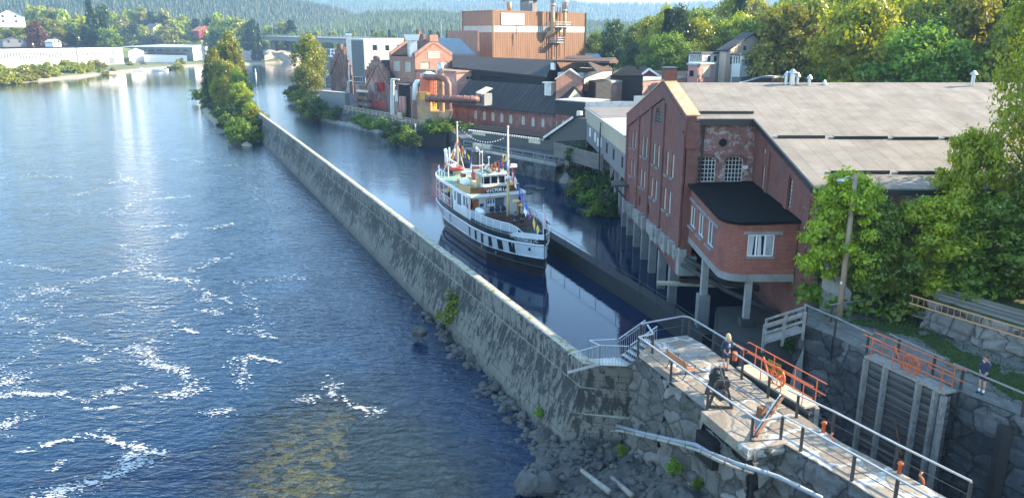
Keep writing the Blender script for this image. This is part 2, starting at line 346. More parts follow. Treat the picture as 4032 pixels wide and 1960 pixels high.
M_DUCT=plain('brown_duct_paint',(.20,.085,.06),.5,var=.15,sc=1.5,dirt=(.13,.06,.04),dsc=.6); M_DUCTY=plain('tan_duct_paint',(.42,.26,.13),.6,dirt=(.24,.12,.05),dsc=.5)
M_SILOR=plain('orange_red_tank_paint',(.58,.15,.07),.5,dirt=(.38,.10,.05),dsc=.4); M_SILOY=plain('yellow_machine_paint',(.68,.34,.03),.5,dirt=(.4,.2,.04))
M_TILE=plain('orange_roof_tile',(.50,.19,.08),.8); M_SHING=plain('dark_grey_roof_tile',(.085,.09,.10),.8,sc=2); M_SHINGB=plain('black_roof_tile',(.03,.032,.036),.7)
M_FLASH=plain('rusty_coping_metal',(.52,.30,.13),.6,dirt=(.62,.52,.40),dsc=1.4,var=.25,sc=2)
def mat_leaf(name,c,c2,trans=.45,sc=.9):
    m=NT(name); P=m.obj(); g=m.n('NewGeometry'); oi=m.n('ObjectInfo')
    rnd=g.outputs['Random Per Island']
    col=m.mix(rnd,c,c2); col=m.mix(m.math('MULTIPLY',m.ramp(m.noise(P,sc,3,.6),.4,.62),.6),col,tuple(x*.6 for x in c))
    hs=m.n('HueSaturation'); m.l(col,hs.inputs['Color']); m.l(m.math('ADD',.482,m.math('MULTIPLY',oi.outputs['Random'],.04)),hs.inputs['Hue']); m.l(m.math('ADD',.8,m.math('MULTIPLY',oi.outputs['Random'],.45)),hs.inputs['Value'])
    t=m.t; t.nodes.remove(m.b); d=m.n('BsdfDiffuse'); tr=m.n('BsdfTranslucent'); gl=m.n('BsdfGlossy'); gl.inputs['Roughness'].default_value=.35
    m.l(hs.outputs[0],d.inputs[0]); tc=m.mix(1.0,hs.outputs[0],(1.35,1.25,.45),'MULTIPLY'); m.l(tc,tr.inputs[0])
    mx=m.n('MixShader'); mx.inputs[0].default_value=trans; m.l(d.outputs[0],mx.inputs[1]); m.l(tr.outputs[0],mx.inputs[2])
    m2=m.n('MixShader'); m2.inputs[0].default_value=.03; m.l(mx.outputs[0],m2.inputs[1]); m.l(gl.outputs[0],m2.inputs[2]); m.l(m2.outputs[0],m.out.inputs[0]); return m.mat
L_GRN=mat_leaf('leaf_mid_green',(.11,.19,.02),(.26,.34,.035)); L_YEL=mat_leaf('leaf_yellow_green',(.25,.32,.02),(.50,.50,.03))
L_DRK=mat_leaf('leaf_dark_green',(.04,.085,.022),(.08,.14,.03)); L_OLV=mat_leaf('leaf_olive',(.20,.22,.028),(.40,.39,.045)); L_BCH=mat_leaf('leaf_birch',(.20,.23,.035),(.40,.38,.06))
L_CON=mat_leaf('needle_dark',(.028,.055,.022),(.06,.10,.03),.2); L_PUR=mat_leaf('leaf_purple',(.10,.025,.02),(.18,.06,.035),.3)
# ================================================================ SETTING
rng=np.random.default_rng(5); random.seed(5)
def fbm(x,y,sc,oc=4,seed=0.0):
    """cheap vectorised value noise"""
    x=np.asarray(x,float)/sc+seed*17.13; y=np.asarray(y,float)/sc+seed*9.71; r=0;a=1;tot=0
    for o in range(oc):
        xi=np.floor(x);yi=np.floor(y);xf=x-xi;yf=y-yi;xf=xf*xf*(3-2*xf);yf=yf*yf*(3-2*yf)
        h=lambda i,j:np.modf(np.sin((i)*127.1+(j)*311.7+seed*3.3)*43758.5453)[0]
        v=(h(xi,yi)*(1-xf)+h(xi+1,yi)*xf)*(1-yf)+(h(xi,yi+1)*(1-xf)+h(xi+1,yi+1)*xf)*yf
        r=r+v*a;tot+=a;a*=.5;x=x*2.03+3.1;y=y*2.03+1.7
    return r/tot
P0=lambda px,py:tuple(atZ(px,py,0)[:2])
left_shore=[(-330,150),(-255,250),P0(0,336),P0(210,318),P0(380,302),P0(539,283),P0(700,268),P0(802,260),P0(949,259),P0(1100,248),P0(1150,240),(-160,690)]
mill_shore=[(-60,640),(-95,480),(-92,380),(-86,315),P0(1129,358),P0(1160,401),P0(1216,453),P0(1259,470),P0(1526,528),P0(1641,566),P0(1773,577),(-8.2,126),(3,113),(9,106),(13.5,98),(15,88)]
river=left_shore+mill_shore+[(70,84),(70,-80),(-330,-80)]
def sdist(X,Y,poly):
    x=X.ravel();y=Y.ravel();d=np.full(x.shape,1e9);ins=np.zeros(x.shape,bool)
    for i in range(len(poly)):
        ax,ay=poly[i];bx,by=poly[(i+1)%len(poly)];ex,ey=bx-ax,by-ay
        t=np.clip(((x-ax)*ex+(y-ay)*ey)/(ex*ex+ey*ey),0,1);d=np.minimum(d,np.hypot(x-ax-t*ex,y-ay-t*ey))
        c=((ay>y)!=(by>y))&(x<(bx-ax)*(y-ay)/((by-ay) if by!=ay else 1e-9)+ax);ins^=c
    return np.where(ins,-d,d).reshape(X.shape)
def sstep(a,b,v): t=np.clip((v-a)/(b-a),0,1);return t*t*(3-2*t)
def land(X,Y):
    X=np.asarray(X,float);Y=np.asarray(Y,float)
    d=sdist(X,Y,river); n=fbm(X,Y,60,4,1)-.5; n2=fbm(X,Y,12,3,2)-.5
    left=(X<-.27*Y-20)
    hl=np.minimum(1.9,d*.22)+sstep(75,185,d)*(19+10*n)+sstep(150,500,d)*10*(n+.5)+n2*.8
    xb=np.interp(Y,[80,95,110,175,300,600],[66,52,44,23,30,80])
    hr=np.minimum(2.8,d*1.2)+np.clip(X-xb,0,None)*.34*(1+.5*n)+n2*.4*(X>xb)
    h=np.where(left,hl,hr)
    h=np.where(Y>640,3+ (Y-640)*.01+n*6,h)
    bed=-1.5+fbm(X,Y,3.5,3,4)*.5-np.clip(-d*.02,0,1.2)
    bed=np.minimum(bed+np.exp(np.clip(d,-50,0)/1.5)*1.2,-.02)
    return np.where(d<0,bed,h)
def hz(x,y): return float(land(np.array([x]),np.array([y]))[0])
def grid(name,x0,x1,y0,y1,st,fn,mat,kind='structure'):
    xs=np.arange(x0,x1+.01,st);ys=np.arange(y0,y1+.01,st);X,Y=np.meshgrid(xs,ys);Z=fn(X,Y)
    V=np.stack([X,Y,Z],-1).reshape(-1,3);nx=len(xs);i=np.arange(len(ys)-1)[:,None]*nx+np.arange(nx-1)[None]
    Fq=np.stack([i,i+1,i+nx+1,i+nx],-1).reshape(-1,4);o=npmesh(name,V,Fq,mat,smooth=True);o['kind']=kind;return o
def m_land():
    m=NT('land_cover'); P=m.pos(); sp=m.n('SeparateXYZ'); m.l(P,sp.inputs[0])
    n=m.noise(P,.12,6,.7); col=m.mix(m.ramp(n,.35,.65),(.05,.085,.02),(.16,.17,.055))
    col=m.mix(m.ramp(m.noise(P,1.4,5,.7),.5,.7),col,(.20,.17,.10))
    shore=m.ramp(m.math('ADD',sp.outputs[2],m.math('MULTIPLY',m.noise(P,.5,5),1.2)),2.1,1.4); col=m.mix(m.math('MULTIPLY',shore,.85),col,(.33,.28,.21))
    vb=m.n('TexVoronoi'); m.l(P,vb.inputs['Vector']); vb.inputs['Scale'].default_value=1.9; vs=m.n('SeparateXYZ'); m.l(vb.outputs['Color'],vs.inputs[0]); bedn=m.math('ADD',m.math('MULTIPLY',vs.outputs[0],.5),m.math('MULTIPLY',m.noise(P,2.6,5,.75,.3),.5)); under=m.ramp(sp.outputs[2],.02,-.05)
    b2=m.mix(m.ramp(bedn,.42,.6),(.16,.10,.03),(.95,.52,.10)); b2=m.mix(m.ramp(m.noise(P,6,4,.7),.5,.62),b2,(.10,.075,.03))
    col=m.mix(under,col,b2)
    m.base(col); m.rough(.95); m.bump(m.noise(P,3,6),.6,.1); return m.mat
M_LAND=m_land()
grid('terrain',-900,500,-60,1300,4,land,M_LAND)
# near river bed with stones, finer
# ---- far ground sheet
g=MB(); g.poly([(-14000,-9000,-3.4),(14000,-9000,-3.4),(14000,14000,-3.4),(-14000,14000,-3.4)]); tag(g.build('ground',M_LAND),kind='structure')
# ---- water
def m_water():
    m=NT('river_water'); P=m.pos(); t=m.t; t.nodes.remove(m.b)
    sp=m.n('SeparateXYZ'); m.l(P,sp.inputs[0])
    dist=m.ramp(sp.outputs[1],60,330)
    canal=m.ramp(m.math('ADD',m.math('MULTIPLY',sp.outputs[0],.87),m.math('MULTIPLY',sp.outputs[1],.49)),24,27)   # sheltered side of the dam wall
    cs=m.math('SUBTRACT',1,m.math('MULTIPLY',canal,m.ramp(sp.outputs[1],140,95)))
    n1=m.noise(m.scale(P,(1,2.0,1)),.75,2,.5,.5); n2=m.noise(m.scale(P,(1,2.0,1)),2.1,3,.55,.4); n3=m.noise(P,.22,3,.5,.6)
    amp=m.math('ADD',m.math('MULTIPLY',n1,1.),m.math('MULTIPLY',n2,.5))
    h=m.math('MULTIPLY',amp,m.math('ADD',.05,m.math('MULTIPLY',cs,m.math('ADD',.3,m.math('MULTIPLY',n3,1.1)))))
    h=m.math('MULTIPLY',h,m.math('SUBTRACT',1,m.math('MULTIPLY',dist,.93)))
    bp=m.n('Bump'); bp.inputs[0].default_value=.75; bp.inputs[1].default_value=.20; m.l(h,bp.inputs['Height'])
    gl=m.n('BsdfGlossy'); gl.inputs['Roughness'].default_value=.05; m.l(bp.outputs[0],gl.inputs['Normal']); gl.inputs[0].default_value=(1,1,1,1)
    tr=m.n('BsdfTransparent'); tr.inputs[0].default_value=(.88,.85,.68,1)
    df=m.n('BsdfDiffuse'); df.inputs[0].default_value=(.002,.018,.052,1); m.l(bp.outputs[0],df.inputs[1])  # blue diffuse colour stands in for the sky's reflection
    deep=m.n('MixShader'); 
    # shallow stony shelf beside the lock, deep elsewhere
    dv=m.vm('SUBTRACT',P,(-6.6,28.5,0)); sd2=m.n('SeparateXYZ'); m.l(dv,sd2.inputs[0])
    rr=m.math('SQRT',m.math('ADD',m.math('POWER',m.math('MULTIPLY',m.math('ADD',sd2.outputs[0],m.math('MULTIPLY',sd2.outputs[1],.27)),1/6.3),2),m.math('POWER',m.math('MULTIPLY',sd2.outputs[1],1/15.),2)))
    rr=m.math('ADD',rr,m.math('MULTIPLY',m.math('SUBTRACT',m.noise(P,.25,5,.6),.5),.7))
    m.l(m.ramp(rr,.7,1.25),deep.inputs[0]); m.l(tr.outputs[0],deep.inputs[1]); m.l(df.outputs[0],deep.inputs[2])
    fr=m.n('Fresnel'); fr.inputs[0].default_value=1.36; m.l(bp.outputs[0],fr.inputs[1])
    fz=m.math('MULTIPLY',fr.outputs[0],1.12); fz=m.math('MINIMUM',fz,1.0)
    mx=m.n('MixShader'); m.l(fz,mx.inputs[0]); m.l(deep.outputs[0],mx.inputs[1]); m.l(gl.outputs[0],mx.inputs[2]); m.l(mx.outputs[0],m.out.inputs[0]); return m.mat
M_WATER=m_water()
g=MB(); g.poly([(-600,-120,0),(75,-120,0),(75,700,0),(-600,700,0)]); tag(g.build('river_water',M_WATER,fix=False),kind='structure')
# ---- foam drifting on the river: small flecks along current lines
def foam():
    trails=[([(0,1030),(110,1050),(270,1068)],10,60),([(0,1210),(120,1160),(260,1120),(280,1155),(130,1125),(70,1100)],16,230),([(130,1240),(130,1330),(150,1400)],18,70),
     ([(0,1265),(100,1255),(160,1280)],14,80),([(320,1110),(420,1085),(540,1050),(620,1010)],9,150),([(590,1085),(700,1100),(770,1110)],16,220),([(750,1130),(850,1160),(900,1185),(905,1215)],13,170),
     ([(740,1065),(830,1030),(920,1005)],12,130),([(530,1010),(560,1040)],20,50),([(430,860),(540,790),(640,780),(760,770)],8,120),([(250,780),(330,760),(430,740),(560,720)],9,110),([(460,680),(540,725),(600,720)],9,90),([(430,725),(520,700)],7,50),
     ([(470,960),(540,985),(560,1010)],9,60),([(650,945),(700,925),(740,915)],10,110),([(520,890),(620,890),(740,888)],6,80),([(700,780),(620,750),(430,780)],8,60),([(820,900),(920,880)],8,50),([(960,740),(1020,745)],8,50),
     ([(240,1250),(330,1240),(440,1235),(560,1210),(740,1200)],6,90),([(200,1320),(300,1340),(430,1380),(500,1370),(640,1330)],12,190),([(540,1375),(600,1430),(720,1460),(770,1510),(740,1550),(640,1560)],22,520),
     ([(560,1370),(585,1410)],20,90),([(680,1260),(710,1290),(775,1310)],14,110),([(820,1160),(800,1190)],9,30),([(800,1220),(870,1235),(900,1180)],10,70),([(960,1190),(1040,1220),(1010,1260)],14,80),([(1000,1300),(1100,1340)],12,50),
     ([(920,1440),(960,1410),(960,1520),(920,1460)],16,150),([(980,1400),(1100,1425)],9,70),([(1290,1490),(1320,1560),(1400,1600),(1500,1625)],13,200),([(1180,1580),(1250,1560)],16,60),([(0,1560),(80,1545),(170,1550),(280,1545)],14,260),([(350,1570),(450,1540),(560,1520)],18,130),
     ([(0,1690),(40,1655)],12,60),([(340,1610),(470,1600)],9,70),([(70,1780),(170,1750),(300,1720),(360,1710)],9,200),([(360,1700),(420,1710),(450,1740),(560,1760),(645,1785)],14,420),([(560,1780),(480,1860),(380,1890),(170,1950),(230,1960)],26,620),
     ([(510,1795),(560,1830)],18,130),([(100,1640),(90,1640)],20,25),([(330,1400),(380,1430)],9,30),([(130,1480),(0,1510)],16,80),([(210,1855),(250,1810)],9,30),([(820,1630),(900,1610)],18,60),
     ([(0,700),(140,690),(300,700)],9,60),([(820,510),(880,530)],22,60),([(430,600),(620,620),(800,640)],10,60),([(900,620),(960,700),(1000,800)],40,60),([(300,830),(500,840),(700,830)],14,70)]
    V=[];Fc=[]
    for pts,sp,n in trails:
        pts=[np.array(p,float) for p in pts]; seg=[np.linalg.norm(pts[i+1]-pts[i]) for i in range(len(pts)-1)]; tot=sum(seg)+1e-6
        for _ in range(int(n*2.2)):
            t=random.random()*tot; i=0
            while i<len(seg)-1 and t>seg[i]: t-=seg[i]; i+=1
            p=pts[i]+(pts[i+1]-pts[i])*(t/max(seg[i],1e-6))
            sg=sp*(.35+.65*(.5+.5*math.sin(t*.05+i*2)))
            q=p+np.array([random.gauss(0,sg*1.7),random.gauss(0,sg*.6)])
            if q[0]<-60 or q[1]>2000: continue
            if noise.noise(Vector((q[0]*.045,q[1]*.11,1.3)))+noise.noise(Vector((q[0]*.012,q[1]*.03,5)))*.6<-.12+random.uniform(-.15,.15): continue
            zf_=random.uniform(.01,.05); c=atZ(q[0],q[1],zf_)
            k=c.y/30
            L=(.022+.085*random.random()**2.6)*(1+.3*k); W=L*random.uniform(.18,.4)*(.7+.3*k); a=random.gauss(.05,.28)
            m=6; b=len(V)
            for j in range(m):
                th=2*math.pi*j/m; r=random.uniform(.7,1.15); x=L*math.cos(th)*r; y=W*math.sin(th)*r
                V.append((c.x+x*math.cos(a)-y*math.sin(a),c.y+x*math.sin(a)+y*math.cos(a),zf_))
            Fc.append([b+j for j in range(m)])
    k_=0
    while k_<5200:
        q=(random.uniform(-40,1250),600+1380*random.random()**.8); c=atZ(q[0],q[1],0)
        wx=c.x*.11+.5*noise.noise(Vector((c.x*.06,c.y*.06,9))); v_=noise.noise(Vector((wx,c.y*.16,2)))
        dn=noise.noise(Vector((c.x*.045,c.y*.045,7)))
        k_+=.12
        if abs(v_)>.035 or dn<-.02 or c.x>-8+.0*c.y: continue
        k_+=1; zf_=random.uniform(.01,.05); k=c.y/30; L=(.015+.06*random.random()**2.6)*(1+.3*k); W=L*random.uniform(.2,.5)*(.7+.3*k); b=len(V)
        for j in range(6): th=math.pi*j/3; V.append((c.x+L*math.cos(th)*random.uniform(.7,1.2),c.y+W*math.sin(th),zf_))
        Fc.append([b+j for j in range(6)])
    fm=NT('foam_white'); fm.base((.60,.61,.61)); fm.rough(.6)
    o=npmesh('river_foam',V,Fc,fm.mat,n=6); tag(o,'white foam flecks drifting in curling lines on the river','foam',kind='stuff')
foam()
# ================================================================ HILLS
def conifers(pts,h,name,mat,sides=5,tiers=2):
    """one mesh of many small conifers standing at pts (n,3)"""
    n=len(pts); H=h*(.6+.7*rng.random(n)); Rr=H*(.16+.08*rng.random(n)); Vs=[];Fs=[]
    ang=np.arange(sides)*2*np.pi/sides
    base=0
    for k in range(tiers):
        z0=k*.38; rr=1-.42*k; top=.68 if k<tiers-1 else 1.
        a=ang[None]+rng.random((n,1))*6; x=pts[:,0:1]+Rr[:,None]*rr*np.cos(a)*(.75+.5*rng.random((n,sides))); y=pts[:,1:2]+Rr[:,None]*rr*np.sin(a)*(.75+.5*rng.random((n,sides))); z=pts[:,2:3]+H[:,None]*(z0+.05)+0*a
        ring=np.stack([x,y,z],-1); tip=np.stack([pts[:,0],pts[:,1],pts[:,2]+H*top],-1)[:,None]
        V=np.concatenate([ring,tip],1).reshape(-1,3); b=base+np.arange(n)[:,None]*(sides+1)
        for j in range(sides): Fs.append(np.concatenate([b+j,b+(j+1)%sides,b+sides],1))
        Vs.append(V); base+=len(V)
    return npmesh(name,np.concatenate(Vs),np.concatenate(Fs),mat,n=3)
M_HILL=plain('wooded_hill_floor',(.06,.09,.035),.95,var=.4,sc=.01,bump=0)
M_HTREE=mat_leaf('hill_conifer',(.045,.085,.03),(.15,.17,.06),.15,.002)
def hill(name,prof,Y0,depthf,depthb,base,ntree,th,seed,rough=.12):
    """ridge through real points (x,z) at distance Y0; rises from Y0-depthf, falls to Y0+depthb"""
    xs=np.array([p[0] for p in prof]);zs=np.array([p[1] for p in prof])
    nx,ny=150,46; X=np.linspace(xs[0],xs[-1],nx); T=np.linspace(-1,1,ny)
    XX,TT=np.meshgrid(X,T)
    def zf(XX,TT):
        top=np.interp(XX,xs,zs); Yy=Y0+np.where(TT<0,TT*depthf,TT*depthb)
        s=np.where(TT<0,1-np.abs(TT)**1.35,1-np.abs(TT)**1.6)
        nn=(fbm(XX,Yy,depthf*.45,4,seed)-.5)*np.sin(np.clip(np.abs(TT),0,1)*np.pi)
        return Yy,base+(top-base)*np.clip(s+nn*rough*4*.5,-.05,1.02)
    Yy,Z=zf(XX,TT); V=np.stack([XX,Yy,Z],-1).reshape(-1,3);i=np.arange(ny-1)[:,None]*nx+np.arange(nx-1)[None]
    o=npmesh(name,V,np.stack([i,i+1,i+nx+1,i+nx],-1).reshape(-1,4),M_HILL,smooth=True); o['kind']='structure'
    tx=rng.uniform(xs[0],xs[-1],ntree);tt=-rng.random(ntree)**1.0*1.0; tt[rng.random(ntree)<.1]*=.1
    yy,zz=zf(tx,tt); c=conifers(np.stack([tx,yy,zz-1],-1),th,name.replace('hill','hillside_forest').replace('ridge','ridge_forest'),M_HTREE,5,2 if th<40 and Y0<2600 else 1)
    tag(c,'distant conifer forest covering the '+{'hill':'nearest wooded hill','low_hill':'low round hill behind the mill','ridge':'long ridge on the horizon','far_ridge':'farthest blue ridge'}[name],'forest',kind='stuff')
def pr(lst,Y): return [tuple(atY(a,b,Y)[i] for i in(0,2)) for a,b in lst]
hill('hill',pr([(-900,-60),(-300,-90),(0,-70),(300,-60),(700,-40),(900,-14),(1000,2),(1100,10),(1215,30),(1345,58),(1400,78),(1500,105),(1700,125)],1500),1500,620,500,2,16000,13,1)
hill('low_hill',pr([(1150,128),(1300,110),(1400,92),(1457,72),(1560,70),(1660,65),(1760,75),(1900,86),(2100,100),(2350,110),(2600,125)],1350),1350,500,400,2,12000,13,2)
hill('ridge',pr([(-1200,-30),(-200,-40),(600,-60),(1100,-42),(1500,-25),(1700,-10),(1760,4),(1850,7),(2000,-5),(2180,2),(2281,20),(2351,27),(2500,24),(2600,27),(2900,10),(3600,-20),(4800,-30)],3400),3400,1500,900,5,22000,17,3)
hill('far_ridge',pr([(-1500,-60),(600,-40),(1740,-2),(1800,9),(1860,6),(2050,2),(2300,18),(2400,21),(2480,20),(2560,17),(2620,19),(3600,0),(5000,0)],6800),6800,1800,1500,5,9000,24,4)
# ---- haze in the air
hm=NT('haze_air'); hm.t.nodes.remove(hm.b); pv=hm.n('VolumePrincipled'); pv.inputs['Color'].default_value=(.44,.68,1,1); pv.inputs['Density'].default_value=2.3e-4; pv.inputs['Anisotropy'].default_value=.1
hm.l(pv.outputs[0],hm.out.inputs['Volume'])
g=MB(); g.bb(-9500,9500,-300,9500,-5,430); tag(g.build('haze',hm.mat),'pale blue haze lying over the far hills','haze',kind='stuff')
# ================================================================ BUILDINGS
E1=Vector((.70,-.714)).normalized(); E2=Vector((.714,.70)).normalized(); V2=lambda v:Vector((v[0],v[1]))
def slen(C,z,d,px):
    k=(px-2016)/F; D0=C[1]*math.cos(PITCH)-(z-HC)*math.sin(PITCH)
    return (k*D0-C[0])/(d[0]-k*math.cos(PITCH)*d[1])
def proj(p):
    dz=p[2]-HC; d=p[1]*math.cos(PITCH)-dz*math.sin(PITCH); v=p[1]*math.sin(PITCH)+dz*math.cos(PITCH)
    return (2016+F*p[0]/d, 980-F*v/d)
def corner(px,py,Y,xl,xr,e1=E1,e2=E2):
    C=atY(px,py,Y); z=C.z; c=V2(C); L=c-e1*(slen(c,z,-e1,xl)) if xl else c; Rr=c+e2*slen(c,z,e2,xr)
    return c,L,Rr,L+Rr-c,z
def wall_open(mb,A,B,z0,zA,zB,ops=(),depth=.22,m=0,mr=None):
    A=V2(A);B=V2(B);L=(B-A).length;d=(B-A)/L;n=Vector((d[1],-d[0])); mr=m if mr is None else mr
    top=lambda u:zA+(zB-zA)*u/L
    pt=lambda u,z,o=0:(A[0]+d[0]*u-n[0]*o,A[1]+d[1]*u-n[1]*o,z)
    us=sorted(set([0,L]+[o[0] for o in ops]+[o[1] for o in ops]))
    for a,b in zip(us[:-1],us[1:]):
        if b-a<1e-4: continue
        here=sorted([o for o in ops if o[0]<=a+1e-4 and o[1]>=b-1e-4],key=lambda o:o[2]); z=z0
        for o in here:
            if o[2]>z: mb.poly([pt(a,z),pt(b,z),pt(b,o[2]),pt(a,o[2])],m)
            z=o[3]
        mb.poly([pt(a,z),pt(b,z),pt(b,top(b)),pt(a,top(a))],m)
    for o in ops:
        u0,u1,a,b=o[:4]; arch=o[4] if len(o)>4 else 0
        mb.poly([pt(u0,a),pt(u1,a),pt(u1,a,depth),pt(u0,a,depth)],mr)
        mb.poly([pt(u0,a),pt(u0,a,depth),pt(u0,b-arch,depth),pt(u0,b-arch)],mr); mb.poly([pt(u1,a),pt(u1,b-arch),pt(u1,b-arch,depth),pt(u1,a,depth)],mr)
        if arch:
            k=8; c=(u0+u1)/2; hw=(u1-u0)/2; arc=[(c-hw*math.cos(math.pi*i/k),b-arch+arch*math.sin(math.pi*i/k)) for i in range(k+1)]
            for i in range(k):
                mb.poly([pt(arc[i][0],arc[i][1]),pt(arc[i+1][0],arc[i+1][1]),pt(arc[i+1][0],b),pt(arc[i][0],b)],m)
                mb.poly([pt(arc[i][0],arc[i][1]),pt(arc[i+1][0],arc[i+1][1]),pt(arc[i+1][0],arc[i+1][1],depth),pt(arc[i][0],arc[i][1],depth)],mr)
        else: mb.poly([pt(u0,b),pt(u0,b,depth),pt(u1,b,depth),pt(u1,b)],mr)
def win(parent,A,B,o,nx=2,ny=3,fm=None,gm=None,off=.14,t=.05,fw=.07,name='window',mul=None,label=None):
    """frame with glazing bars and pane set `off` behind the wall face (negative: proud)"""
    fm=fm or M_WHITED; gm=gm or M_GLASS; A=V2(A);B=V2(B);d=(B-A).normalized();n=Vector((d[1],-d[0])); mb=MB()
    u0,u1,a,b=o[:4]; arch=o[4] if len(o)>4 else 0; mul=mul or fw*.55
    P=lambda u,z,q:(A[0]+d[0]*u-n[0]*q,A[1]+d[1]*u-n[1]*q,z)
    if arch:
        k=8;c=(u0+u1)/2;hw=(u1-u0)/2; shp=[(u0,a)]+[(c-hw*math.cos(math.pi*i/k),b-arch+arch*math.sin(math.pi*i/k)) for i in range(k+1)]+[(u1,a)]
    else: shp=[(u0,a),(u0,b),(u1,b),(u1,a)]
    mb.extr([P(u,z,off+t) for u,z in shp],(n[0]*-.02,n[1]*-.02,0),1)
    for i in range(len(shp)):
        p,q=shp[i],shp[(i+1)%len(shp)]; mb.bar(P(p[0],p[1],off+t/2),P(q[0],q[1],off+t/2),fw,t+.03,0,up=(n[0],n[1],0))
    def ztop(u):
        if not arch: return b
        c=(u0+u1)/2;hw=(u1-u0)/2; return b-arch+arch*math.sqrt(max(0,1-((u-c)/hw)**2))
    for i in range(1,nx): 
        u=u0+(u1-u0)*i/nx; mb.bar(P(u,a,off+t/2),P(u,ztop(u),off+t/2),mul,t,0,up=(n[0],n[1],0))
    for j in range(1,ny):
        z=a+(b-a)*j/ny; mb.bar(P(u0,z,off+t/2),P(u1,z,off+t/2),mul,t*.9,0,up=(n[0],n[1],0))
    ob=mb.build(name,[fm,gm],parent,fix=False)
    if label: ob['label']=label
    return ob
def wpx(A,B,px,py,pw,ph,zref=None):
    """opening on wall A-B seen at photo column px, row py (centre), pw x ph wide and high"""
    A=V2(A);B=V2(B);d=(B-A).normalized()
    r0=ray(px,py); # intersect vertical plane
    n=Vector((d[1],-d[0])); den=r0[0]*n[0]+r0[1]*n[1]; t=(A[0]*n[0]+A[1]*n[1])/den; p=r0*t
    u=(V2(p)-A).dot(d); z=HC+p[2]; s=abs(t)/F
    r1=ray(px+pw/2,py); den=r1[0]*n[0]+r1[1]*n[1]; t1=(A[0]*n[0]+A[1]*n[1])/den; u1=(V2(r1*t1)-A).dot(d)
    hw=abs(u1-u); hh=ph*s*.52
    return (u-hw,u+hw,z-hh,z+hh)
def building(name,label,px,py,Y,xl,xr,wallm,roofm,ridge=None,zr=0,zb=3,over=.35,group=None,cat='building',par=None,wl=(),wr=(),e1=E1,e2=E2,parapet=0,base=None,rt=.22,wkw=None,trim=None):
    c,L,Rr,Bk,z=corner(px,py,Y,xl,xr,e1,e2)
    root=thing(name,label,cat,(c[0],c[1],zb),0,group)
    wlo=[wpx(L,c,*q) for q in wl]; wro=[wpx(c,Rr,*q) for q in wr]; wkw=wkw or {}
    arch=wkw.pop('arch',0) if wkw else 0
    if arch: wlo=[o+((o[3]-o[2])*arch,) for o in wlo]; wro=[o+((o[3]-o[2])*arch,) for o in wro]
    mb=MB(); mats=[wallm,roofm]
    mid=lambda a,b:(a+b)/2
    def seg(A,B,ops,gable):
        A=V2(A);B=V2(B)
        if gable:
            M=mid(A,B);l=(M-A).length
            # rectangle part with openings, triangle above (openings wholly in the triangle are laid on the face)
            wall_open(mb,A,B,zb,z,z,[o for o in ops if o[3]<z-.05],m=0); mb.poly([(A[0],A[1],z),(B[0],B[1],z),(M[0],M[1],zr)],0)
        else: wall_open(mb,A,B,zb,z,z,[o for o in ops if o[3]<z-.02],m=0)
    gl=ridge=='e2'; gr=ridge=='e1'
    seg(L,c,wlo,gl); seg(c,Rr,wro,gr); seg(Rr,Bk,[],gl); seg(Bk,L,[],gr)
    w=mb.build('wall',mats,root,fix=False)
    rb=MB()
    if ridge is None:
        cen=(c+L+Rr+Bk)/4; ex=lambda p:(p+(p-cen).normalized()*(over*1.3))
        rb.prism([tuple(ex(p)) for p in (c,Rr,Bk,L)],z-.02 if over>0 else z-.3,z+rt)
    else:
        if ridge=='e1': a0,a1,b0,b1=L,c,Bk,Rr; dr=e1; dx=e2
        else: a0,a1,b0,b1=c,Rr,L,Bk; dr=e2; dx=-e1
        m0,m1=mid(a0,b0),mid(a1,b1); hw=(b0-a0).length/2; sl=(zr-z)/hw; o=over
        for A0,A1,s in ((a0,a1,-1),(b0,b1,1)):
            q0=A0-dr*o+dx*s*o; q1=A1+dr*o+dx*s*o; r0=m0-dr*o; r1=m1+dr*o; ze=z-sl*o
            rb.extr([(q0[0],q0[1],ze+.02),(q1[0],q1[1],ze+.02),(r1[0],r1[1],zr+.02),(r0[0],r0[1],zr+.02)],(0,0,rt))
    rb.build('roof',roofm,root,fix=True)
    for o in wlo: win(root,L,c,o,off=(.12 if o[3]<z-.05 else -.06),**wkw)
    for o in wro: win(root,c,Rr,o,off=(.12 if o[3]<z-.05 else -.06),**wkw)
    return root,c,L,Rr,Bk,z
def railing(name,pts,h,mat,label=None,cat='railing',group=None,parent=None,post=.05,rails=(1.0,.5),step=1.8,rr=.03,top=None,topm=None,flat=None):
    root=parent or thing(name,label,cat,tuple(pts[0]),0,group); mb=MB(); tb=MB()
    for p,q in zip(pts[:-1],pts[1:]):
        p=Vector(p);q=Vector(q);n=max(1,round((q-p).length/step))
        for i in range(n+1): r=p+(q-p)*i/n; mb.bar(r,r+Vector((0,0,h)),post)
        for k in rails:
            a=p+Vector((0,0,h*k)); b=q+Vector((0,0,h*k))
            if k==1.0 and topm: tb.bar(a,b,flat or .1,.05)
            else: mb.tube([a,b],rr,5)
    mb.build('posts_and_rails' if topm else 'posts',mat,root)
    if topm: tb.build('handrail',topm,root)
    return root
